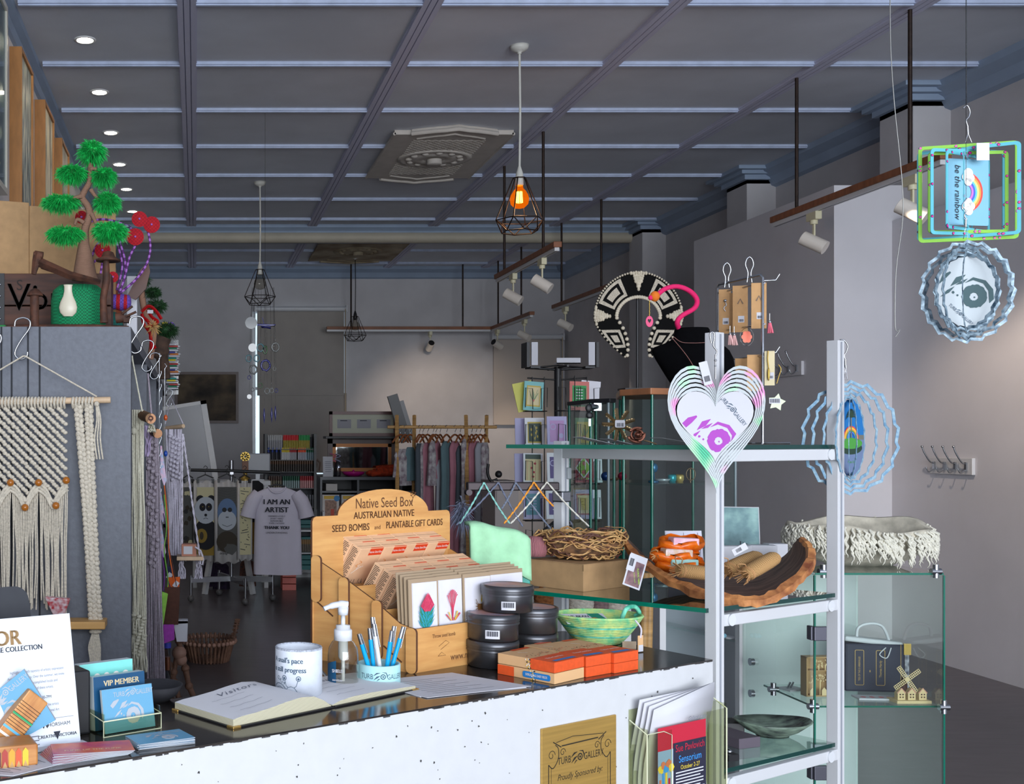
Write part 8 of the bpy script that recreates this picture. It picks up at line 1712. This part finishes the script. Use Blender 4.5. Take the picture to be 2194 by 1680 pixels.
# towel over teal box, cones, caps
o = C(1065, 1260, CT); o = P(1065, 1190, 2.72); o.z = 1.02
gt = mat('mint_towel', (168, 222, 178), .95, noise=.08, scale=30, bump=.2); tz = P(0, 1118, 2.72).z
t = thing('teal_box', 'teal box standing at the back of the counter under the mint cloth', 'box', Vector((P(1074, 0, 2.62).x, 2.60, CT))); B().b2((-.05, .0, 0), (.062, .05, P(0, 1160, 2.65).z-CT)).build('carton', mat('teal_box_card', (10, 150, 134), .4), t, bev=.002)
t = thing('mint_towel', 'folded mint green towel draped behind the seed boxes', 'towel', Vector((P(1066, 0, 2.6).x, 2.60, CT))); b = B(); zt_ = P(0, 1116, 2.6).z-CT; vs = []; nx, ny = 16, 10
for i in range(nx+1):
    for j in range(ny+1):
        u_ = i/nx; v_ = j/ny; x = -.070+.138*u_; zz = zt_-.004-.03*u_**2.2-max(0, v_-.25)*.13+.003*math.sin(9*u_+2*v_); y = .03-.06*min(1, v_/.3)-.012*v_+.004*math.sin(14*u_); vs.append((x, y, zz))
b.add(vs, [(i*(ny+1)+j, i*(ny+1)+j+1, (i+1)*(ny+1)+j+1, (i+1)*(ny+1)+j) for i in range(nx) for j in range(ny)], 0, True); q = b.build('cloth', gt, t); q.modifiers.new('s', 'SOLIDIFY').thickness = .008
b = B(UP((.0, .0, 0))); b.lathe([(.001, 0), (.026, .002), (.030, .016), (.026, .04), (.018, .05), (.001, .052)], n=20); tag(b.build('yarn_ball', mat('pink_yarn', (186, 118, 124), .9, tex='wave', noise=.35, scale=90, bump=.5), loc=Vector((P(1146, 0, 2.80).x, 2.80, P(0, 1193, 2.8).z))), 'dusty pink yarn ball beside the cardboard box', 'yarn')
for i, (px, py, a) in enumerate(((1172, 1132, .9), (1200, 1130, 1.1))):
    q = thing('black_marker', 'black capped marker %s behind the vine nest' % ('on the left' if i == 0 else 'on the right'), 'marker', P(px, py+4, 2.98), rot=(0, a, 0), group='black markers behind the nest'); B().cyl((0, 0, -.03), (0, 0, .03), .009, n=14).build('barrel', blackp, q); B().cyl((0, 0, .030), (0, 0, .034), .0085, n=14).build('end_cap', greyink, q)
# yarn samples over a chrome bar
Y = 2.93; s = Y/F; o = P(1095, 1042, Y); t = thing('chrome_rail', 'flat chrome hanging rail reaching left from the rack', 'rail', o); B().b2((P(1000, 0, Y).x-o.x, -.012, -.011), (P(1196, 0, Y).x-o.x, .012, .011)).build('rail', mat('mirror_chrome', (66, 60, 62), .5, .9), t, bev=.003); B().cyl((P(1003, 0, Y).x-o.x, -.013, -.016), (P(1003, 0, Y).x-o.x, .013, -.016), .008, n=16).build('rail_end', MATS['mirror_chrome'], t)
for nm, c, r_, pts in (('mint', (140, 200, 190), 2.2, (((1037, 1034), (985, 1122)), ((1037, 1034), (1092, 1122)))), ('slate', (108, 114, 134), 2.4, (((1068, 1034), (978, 1125)), ((1068, 1034), (1120, 1128)))), ('grey blue', (120, 128, 146), 2.2, (((1105, 1034), (1075, 1090)), ((1105, 1034), (1190, 1145)))), ('orange', (240, 158, 56), 2.3, (((1144, 1033), (1080, 1122)), ((1144, 1033), (1186, 1085)))), ('cream', (220, 216, 204), 2.3, (((1172, 1033), (1094, 1122)), ((1172, 1033), (1262, 1128))))):
    o = P(*pts[0][0], Y-.015); q = thing('yarn_strand', nm+' yarn strand looped over the chrome rail', 'yarn', o, group='yarn strands on the chrome rail')
    for j, pp in enumerate(pts):
        a = P(*pp[0], Y-.015)-o; c_ = P(*pp[1], Y-.03)-o; b = B()
        for ph in (0, PI): b.tube([a.lerp(c_, i/24)+Vector((.0014*math.cos(i*1.1+ph), .0014*math.sin(i*1.1+ph), -.004*math.sin(PI*i/24))) for i in range(25)], r_*s*.6, 5)
        b.build('strand', mat('strand_'+nm, c, .9), q)
b = B(); fur(b, (0, 0, 0), 1, 260, .03, 4, 0, (.014, .01, .03), .8); tag(b.build('yarn_tassel', mat('strand_slate', (108, 114, 134), .9), loc=P(990, 1092, Y)), 'slate grey yarn tassel hanging at the left end of the chrome rail', 'yarn')
# hanging macrame bags and canes seen below the second shelf
for i, (px, c, w_, lab) in enumerate(((1172, (150, 92, 46), 44, 'ochre brown knotted rope bag seen under the glass shelf'), (1192, (206, 196, 180), 40, 'cream rope coil in front of the brown bag under the shelf'), (1245, (212, 204, 190), 46, 'cream chunky knotted bag under the glass shelf'), (1285, (138, 112, 112), 30, 'mauve knotted rope hanging under the glass shelf'), (1318, (204, 192, 178), 34, 'pale knotted rope hanging at the right under the glass shelf'))):
    Y = 3.25; s = Y/F; o = P(px, 1272, Y); t = thing('rope_bag', lab, 'rope bag', o, group='knotted rope bags'); m_ = mat('rope_%d' % i, c, .9, noise=.15, scale=120, bump=.3); b = B()
    y0 = 0 if i != 1 else 22
    for r_ in range(7 if i != 1 else 3):
        b.tube([(w_/2*s*math.cos(k_*PI/10)*(1-.03*r_), w_/3*s*math.sin(k_*PI/10), -(y0+3+8*r_)*s+.004*math.sin(k_*1.9+r_)) for k_ in range(20)], .009, 6, closed=True)
    b.build('knotted_rope', m_, t)
    for sx in (-1, 1): B().tube([(sx*w_*.4*s, 0, -(y0+4)*s), (sx*w_*.2*s, 0, 26*s)], .006, 6).build('strap', m_, t)
t = thing('bag_rail', 'white rail behind the rack carrying the knotted rope bags', 'rail', P(1245, 1246, 3.25)); B().cyl((P(1130, 0, 3.25).x-P(1245, 0, 3.25).x, 0, 0), (P(1345, 0, 3.25).x-P(1245, 0, 3.25).x, 0, 0), .008).build('rail', alu, t)
for px in (1133, 1342): B().b2((P(px, 0, 3.25).x-P(1245, 0, 3.25).x-.01, -.01, -P(1245, 1246, 3.25).z), (P(px, 0, 3.25).x-P(1245, 0, 3.25).x+.01, .01, .02)).build('upright', alu, t)
for i, px in enumerate((1368, 1378)): tag(B().cyl((0, 0, 0), (.02, 0, 1.0), .012, n=10).build('bamboo_cane', pine, loc=Vector((P(px, 0, 3.4).x, 3.4, 0))), 'pale wooden cane standing under the rack, %s of two' % ('left', 'right')[i], 'cane', 'canes under the rack')
# printed cards and booklets standing on the second shelf
def standcard(px, py, Y, w_, h_, rz, m_, label, name='art_card', lean=-.15, extra=None):
    p_ = P(px, py, Y); p_.z = Z2T; t = thing(name, label, 'art card', p_, rot=(lean, 0, rz)); B().b2((-w_/2, 0, 0), (w_/2, .002, h_)).build('card', paper, t); b = B(FR((0, -.0006, 0))); b.rect(-w_/2+.002, .002, w_/2-.002, h_-.002, 0, 0)
    if extra: extra(b)
    b.build('printed_picture', m_, t); return t
standcard(1472, 1240, 2.82, .095, .135, .05, [mat('card_lilacwhite', (198, 198, 216), .4), mat('card_navy', (30, 46, 110), .4), mat('card_line', (110, 96, 100), .4)], 'pale art card with a dark blue shape behind the orange pouches', extra=lambda b: (b.blob((.0, .082), .022, .0004, 18, 1, .2, 1.5), b.stroke([(0, .10), (0, .13)], .001, .0006, 2), b.stroke([(-.04, .11), (-.02, .118), (0, .112), (.02, .124)], .0016, .0006, 2), b.stroke([(.03, .03), (.042, .09), (.036, .13)], .0016, .0006, 2)))
standcard(1580, 1240, 2.92, .115, .19, -.25, [artmat('art_teal', (150, 190, 184), (50, 90, 98), (96, 136, 140), 14), ink, mat('card_lime', (110, 180, 80), .4)], 'teal abstract art card with black lines behind the white post', extra=lambda b: (b.stroke([(.012, .03), (.010, .10), (.036, .088)], .003, .0004, 1), b.rect(-.05, .09, -.03, .12, .0004, 2)))
for i, (px, py, Y_, w_, rz) in enumerate(((1578, 1176, 2.80, .085, .1), (1632, 1172, 2.82, .075, -.15), (1668, 1176, 2.86, .05, .05))):
    p_ = P(px, py, Y_); p_.z = Z2T; t = thing('folded_leaflet', 'white folded leaflet behind the bark bowl, %s of three' % ('left', 'middle', 'right')[i], 'leaflet', p_, rz, 'white leaflets behind the bark bowl'); B().b2((-w_/2, 0, 0), (w_/2, .03, .098)).build('leaflet', paper, t, bev=.001)
# ================= THIRD SHELF =================
marb = mat('green_marble', (128, 148, 130), .2, noise=.75, scale=18, c2=(44, 48, 50), stretch=(1, 3, 3)); p_ = P(1655, 1590, 2.72); p_.z = Z3T
b = B(); 
pr = [(.001, .012), (.03, .006), (.036, .0), (.038, .004), (.06, .014), (.088, .034), (.086, .037), (.06, .022), (.03, .016), (.001, .015)]
b.lathe(pr, n=40, sx=1.05, sy=.75); 
for v in b.v: v.z += .9*max(0, (abs(v.x)-.03))**2*1.6
tag(b.build('marbled_dish', marb, loc=p_), 'shallow green and black marbled dish on the third glass shelf', 'dish')
simple = simplebox
q = tag(B().b2((0, 0, 0), (.064, .09, .024)).build('gift_box', mat('gift_grey', (92, 84, 94), .5), loc=Vector((P(1575, 0, 2.62).x, 2.60, Z3T)), bev=.001), 'flat dark grey gift box beside the marbled dish', 'box'); q.rotation_euler = (0, 0, .35)
t = thing('jewellery_box', 'small open black jewellery box with a silver piece at the shelf edge', 'box', Vector((P(1562, 0, 2.5).x, 2.50, Z3T)), .3); B().b2((0, 0, 0), (.028, .05, .014)).build('tray', blackp, t); B().box((.012, .05, .03), (.028, .004, .05), R=Matrix.Rotation(-.3, 3, 'X')).build('lid', blackp, t); B().ball((.014, .02, .018), (.008, .012, .006)).build('silver_piece', chrome, t)
B_ = B(); B_.b2((0, 0, 0), (.05, .06, .03)); tag(B_.build('black_case', blackp, loc=Vector((P(1560, 0, 2.7).x, 2.72, Z3T)), bev=.002), 'black case behind the grey gift box on the third shelf', 'case')
# ================= LOW GLASS SHOWCASE =================
GY = 3.2; gx0 = P(1745, 0, GY).x; gx1 = P(2024, 0, GY).x; gz = H-(1227-VY)*GY/F; gb = 3.62
wglass = glassmat('showcase_glass', (246, 250, 248), .01, 2.2)
t = thing('glass_showcase', 'low frameless glass showcase with chrome clips at the right', 'display cabinet', (gx0, GY, 0)); W = gx1-gx0; D = gb-GY
B().b2((0, 0, .06), (W, .005, gz-.006)).build('front_door', wglass, t); B().b2((0, .005, .06), (.005, D, gz-.006)).build('side_glass', wglass, t); B().b2((W-.005, .005, .06), (W, D, gz-.006)).build('side_glass', wglass, t)
B().b2((-.002, -.006, gz-.006), (W-.01, D+.02, gz)).build('top_glass', wglass, t); B().b2((0, 0, 0), (W, D, .06)).build('plinth', white, t)
B().b2((0, D, .06), (W, D+.02, gz-.01)).build('back_panel', mat('showcase_white', (208, 220, 218), .4), t); B().b2((-.01, D+.001, 0), (.06, D+.03, gz-.01)).build('back_stile', white, t)
e = B(); 
B().b2((-.001, -.001, .06), (.0035, .0045, gz-.008)).build('edge', gedge, t); B().b2((W-.0035, -.001, .06), (W+.001, .0045, gz-.008)).build('edge', gedge, t); B().b2((-.002, -.0075, gz-.006), (W-.008, -.006, gz)).build('edge', gedge, t)
zs = .64; B().b2((.008, .02, zs-.006), (W-.008, D-.12, zs)).build('inner_shelf', glass, t); B().b2((.008, .0185, zs-.006), (W-.008, .02, zs-.001)).build('edge', gedge, t); B().b2((.0065, .02, zs-.006), (.008, D-.12, zs-.001)).build('edge', gedge, t)
for z_ in (1.4-412*3.2/F, 1.4-710*3.2/F): B().b2((-.006, -.012, z_-.02), (.036, .006, z_+.02)).b2((-.012, -.004, z_-.02), (-.001, .02, z_+.02)).build('hinge', mat('hinge_steel', (96, 96, 106), .3, .8), t, bev=.002)
for x, y, z_ in ((.0, .02, zs), (W-.004, .01, zs), (W-.03, .005, gz+.004), (.03, .02, gz+.002), (.0, .24, zs), (W-.12, .22, gz+.006)):
    b = B(); b.cyl((x-.014, y-.012, z_), (x+.014, y-.012, z_), .009, n=14); b.cyl((x, y-.012, z_-.018), (x, y-.012, z_+.020), .008, n=14); b.build('chrome_clip', chrome, t)
for z_ in (.70, .60): b = B(); b.cyl((.0, .35, z_), (-.012, .35, z_), .012, n=14); b.build('glass_knob', chrome, t)
# contents
sx = lambda px, Y=3.3: P(px, 0, Y).x
t = thing('book_handbag', 'navy handbag shaped like a gilt lettered book with a white handle', 'handbag', (sx(1865, 3.42), 3.42, zs), -.12); nav = mat('navy_cloth', (26, 32, 56), .6); hh_ = .145
B().b2((-.085, -.03, 0), (.085, .03, hh_)).build('bag_body', nav, t, bev=.006); b = B(FR((0, -.0306, 0)))
for cx in (-.045, .015): b.ring(rrect(cx-.013, .02, cx+.013, hh_-.018, .004), rrect(cx-.0115, .0215, cx+.0115, hh_-.0195, .003), 0, .0003); 
b.text('TESS OF THE D URBERVILLES', .008, -.045, .07, 0, rot=PI/2, sx=.72); b.text('Thomas Hardy', .010, .015, .07, 0, rot=PI/2, sx=.85); b.rect(-.0165, .06, -.0135, .066, 0); b.rect(.072, .0, .0735, hh_, 0); b.build('gilt_lettering', mat('gilt_print', (176, 144, 80), .4, .4), t)
B().box((0, 0, hh_+.006), (.168, .05, .016), R=Matrix.Rotation(.10, 3, 'Y')).build('white_zip_top', whitepl, t, bev=.006); B().tube(bez([(-.04, 0, hh_+.01), (-.035, 0, hh_+.045), (.0, 0, hh_+.058), (.035, 0, hh_+.048), (.055, 0, hh_+.0)], 6), .0045, 8).build('handle', whitepl, t); B().tube(bez([(.03, -.03, hh_-.01), (.01, -.035, hh_-.03), (.03, -.036, hh_-.04), (.045, -.03, hh_-.01)], 5), .0018, 5).build('zip_loop', whitepl, t)
B().b2((.086, -.026, .0), (.098, .026, hh_-.01)).build('spotted_side', mat('spotted_white', (216, 214, 222), .5, tex='voronoi', noise=.8, scale=60, c2=(40, 40, 70)), t); B().b2((.080, -.034, hh_-.03), (.10, -.026, hh_+.004)).build('brass_clasp', gold, t)
wl = mat('laser_birch', (222, 196, 146), .6); wr = mat('roof_red', (200, 140, 120), .6)
t = thing('windmill_model', 'laser cut wooden windmill with three small houses on the glass shelf', 'ornament', (sx(1950, 3.26), 3.26, zs)); B().b2((-.05, -.02, 0), (.05, .03, .008)).build('base_board', wl, t)
for x in (-.030, .0, .032):
    q = B(FR((x, -.006, .008))).prism([(-.011, 0), (.011, 0), (.011, .020), (0, .033), (-.011, .020)], -.014, .002).build('little_house', wl, t); b = B(FR((x, -.0085, .008))); b.stroke([(-.0125, .0195), (0, .034), (.0125, .0195)], .003, 0, 0)
    for wx in (-.004, .004):
        for wz in (.008, .016): b.rect(x*0+wx-.002, wz-.002, wx+.002, wz+.002, .0002, 1)
    b.build('roof_trim', [wr, burn], q)
B().tube([(-.008, .016, .008), (-.008, .016, .07)], [.012, .006], 6, sm=False).build('mill_tower', burn, t)
b = B(frame((-.008, .0, .066), (1, 0, 0), (0, 0, 1)) @ Matrix.Rotation(.62, 4, 'Z'))
for a in range(4):
    c_, s_ = math.cos(a*PI/2), math.sin(a*PI/2); L0, L1, hw = .006, .044, .006
    for w_ in (-hw, 0, hw): b.stroke([(c_*L0-s_*w_, s_*L0+c_*w_), (c_*L1-s_*w_, s_*L1+c_*w_)], .0018, 0)
    for k_ in range(8): r = L0+(L1-L0)*k_/7; b.stroke([(c_*r-s_*hw, s_*r+c_*hw), (c_*r+s_*hw, s_*r-c_*hw)], .0018, .0001)
b.disc((0, 0), .007, .0003, 14); b.build('sails', wl, t)
t = thing('tree_diorama', 'framed laser cut scene of trees and a cottage at the left of the showcase', 'ornament', (sx(1756, 3.33), 3.33, zs), .05); ww = .08; hh2 = .118; fm_ = mat('diorama_frame', (176, 140, 90), .6)
B().b2((-.04, 0, 0), (-.036, .03, hh2)).b2((.036, 0, 0), (.04, .03, hh2)).b2((-.04, 0, hh2-.004), (.04, .03, hh2)).b2((-.04, 0, 0), (.04, .03, .004)).b2((-.04, .027, 0), (.04, .03, hh2)).b2((-.036, .0, .075), (.036, .027, .078)).build('box_frame', fm_, t); rr = random.Random(2)
for (x, y0, y1) in ((-.018, .004, .06), (.004, .004, .062), (.026, .02, .064), (.0, .078, .108), (.02, .078, .106)):
    b = B(FR((0, .004, 0))); b.stroke([(x, y0), (x+.001, y1-.012)], .0028, 0)
    for k_ in range(16): b.disc((x+rr.uniform(-.012, .012), y1-.010+rr.uniform(-.01, .012)), .0026, .0002+.00002*k_, 6, 0, .6)
    b.build('cut_out_tree', wl, t)
for x in (-.024, .012, .03): B(FR((x, -.001, .004))).prism([(-.007, 0), (.007, 0), (.007, .016), (0, .024), (-.007, .016)], 0, .003).build('cottage', wl, t)
for i, (px, Y_, c, lab) in enumerate(((1880, 3.30, (214, 90, 100), 'white booklet with red print on the showcase shelf'), (1700, 3.42, (200, 200, 206), 'small pale card with silver clips at the back left of the showcase shelf'))):
    q = thing('booklet', lab, 'booklet', (sx(px, Y_) if i == 0 else gx0+.055, Y_, zs), -.1 if i == 0 else .3); B().b2((-.06 if i == 0 else -.03, -.02, 0), (.06 if i == 0 else .03, .03, .005)).build('cover', paper, q)
    if i == 0: b = B(UP((0, 0, .0052))); [b.blob((-.04+.025*k_, .0), .008, .0001*k_) for k_ in range(4)]; b.build('red_print', mat('booklet_red', c, .5), q)
    else: B().cyl((-.02, 0, .008), (.0, .01, .02), .003).cyl((-.008, 0, .008), (.012, .01, .02), .003).build('silver_clip', chrome, q)
# woolly felt bowl on top
wool = mat('felted_wool', (214, 206, 186), .95, noise=.2, scale=30, bump=.3); wool2 = mat('wool_locks', (228, 224, 208), .9, noise=.12, scale=80); Y = 3.42; p_ = P(1840, 1226, Y); p_.z = gz
t = thing('felted_wool_bowl', 'large cream felted wool bowl with curly fleece fringe on the glass showcase', 'bowl', p_); b = B(); n = 48; prf = [(.001, .002), (.09, 0), (.145, .022), (.185, .062), (.205, .105), (.20, .118), (.185, .115), (.165, .07), (.12, .03), (.001, .014)]; vs = []
for k_, (r, z_) in enumerate(prf):
    for j in range(n): a = 2*PI*j/n; rim = 1 if 3 <= k_ <= 6 else 0; vs.append((r*1.03*math.cos(a), r*.72*math.sin(a), z_+rim*(.010*math.sin(2*a+.6)+.006*math.sin(5*a))+rim*.022*max(0, math.sin(a))))
b.add(vs, [(i*n+j, i*n+(j+1) % n, (i+1)*n+(j+1) % n, (i+1)*n+j) for i in range(len(prf)-1) for j in range(n)], 0, True); b.build('felt_body', wool, t)
b = B(); rr = random.Random(14)
for k_ in range(330):
    a = rr.uniform(0, 2*PI) if k_ > 200 else rr.uniform(PI, 2*PI); L = rr.uniform(.035, .085); x0 = .205*math.cos(a); y0 = .148*math.sin(a); z0 = .105+.010*math.sin(2*a+.6)+.022*max(0, math.sin(a))+rr.uniform(-.015, .012); ph = rr.uniform(0, 6)
    pts = [((x0+.012*math.cos(a)*min(1, i/3))+.0035*math.cos(i*1.5+ph), (y0+.012*math.sin(a)*min(1, i/3))+.0035*math.sin(i*1.5+ph), z0-L*i/10) for i in range(11)]; pts = [(x, y, max(.003, z)) for x, y, z in pts]
    b.tube(pts, [.0034]*8+[.0026, .0018, .0008], 4)
b.build('fleece_locks', wool2, t)
# jewellery case with sloping glass trays behind the rack
t = thing('jewellery_case', 'white sided case with sloping glass trays of jewellery behind the rack', 'display case', (P(1400, 0, 3.75).x, 3.75, 0)); x1 = P(1585, 0, 3.75).x-P(1400, 0, 3.75).x; zc_ = P(0, 1285, 3.75).z
greyp = mat('case_grey', (132, 142, 148), .5)
B().b2((0, .12, 0), (x1, .14, zc_)).build('back', greyp, t); B().b2((-.02, -.1, 0), (0, .14, zc_)).build('side', white, t); B().b2((x1, -.06, 0), (x1+.012, .14, zc_)).build('side', mat('case_side', (190, 186, 190), .5), t)
for k_, (ya, yb_) in enumerate(((1330, 1372), (1515, 1570))):
    za = P(0, ya, 3.75).z; zb_ = P(0, yb_, 3.75).z; B().add([(0.0, -.08, za), (x1, -.08, zb_), (x1, .12, zb_), (0, .12, za), (0, -.08, za-.005), (x1, -.08, zb_-.005), (x1, .12, zb_-.005), (0, .12, za-.005)], [(0, 1, 2, 3), (7, 6, 5, 4), (0, 4, 5, 1), (3, 2, 6, 7)]).build('glass_tray', glass, t)
rr = random.Random(31); tx = P(1400, 0, 3.75).x
labs = ['pale blue bead cluster', 'clear beaded bracelet', 'small silver ring dish', 'brass button brooch', 'blush shell pendant', 'silver ball ornament', 'round brass brooch', 'twisted wire bangle', 'pale card with earrings', 'grey pebble brooch', 'blue glass drop', 'bent silver fork ring']
for i, lab in enumerate(labs):
    u_ = .62+.36*((i*7) % 12)/12; tier = 0 if i < 4 else 1; za, zb_ = ((P(0, 1330, 3.75).z, P(0, 1372, 3.75).z), (P(0, 1515, 3.75).z, P(0, 1570, 3.75).z))[tier]; z_ = za+(zb_-za)*u_
    c = ((130, 180, 200), (200, 200, 204), (160, 160, 166), (150, 120, 70), (206, 170, 170), (170, 172, 178), (150, 124, 70), (150, 150, 156), (214, 210, 212), (110, 110, 116), (80, 140, 190), (170, 172, 178))[i]; b = B(); k_ = i % 4
    if k_ == 0: [b.ball((.012*math.cos(a), .012*math.sin(a), .007), .007, 8, 6) for a in range(6)]
    elif k_ == 1: b.tube([(.018*math.cos(a*PI/8), .018*math.sin(a*PI/8), .004) for a in range(16)], .0035, 6, closed=True)
    elif k_ == 2: b.lathe([(.001, 0), (.014, 0), (.018, .012), (.014, .01), (.001, .004)], n=14)
    else: b.ball((0, 0, .012), (.013, .013, .012), 10, 8)
    tag(b.build('jewellery', mat('jw%d' % i, c, .25, .4 if i in (3, 5, 6, 7, 11) else 0), loc=(tx+x1*u_, 3.70+.06*(i % 3)-.05, z_+.001)), lab+(' on the upper sloping tray behind the rack' if tier == 0 else ' on the lower sloping tray behind the rack'), 'jewellery')
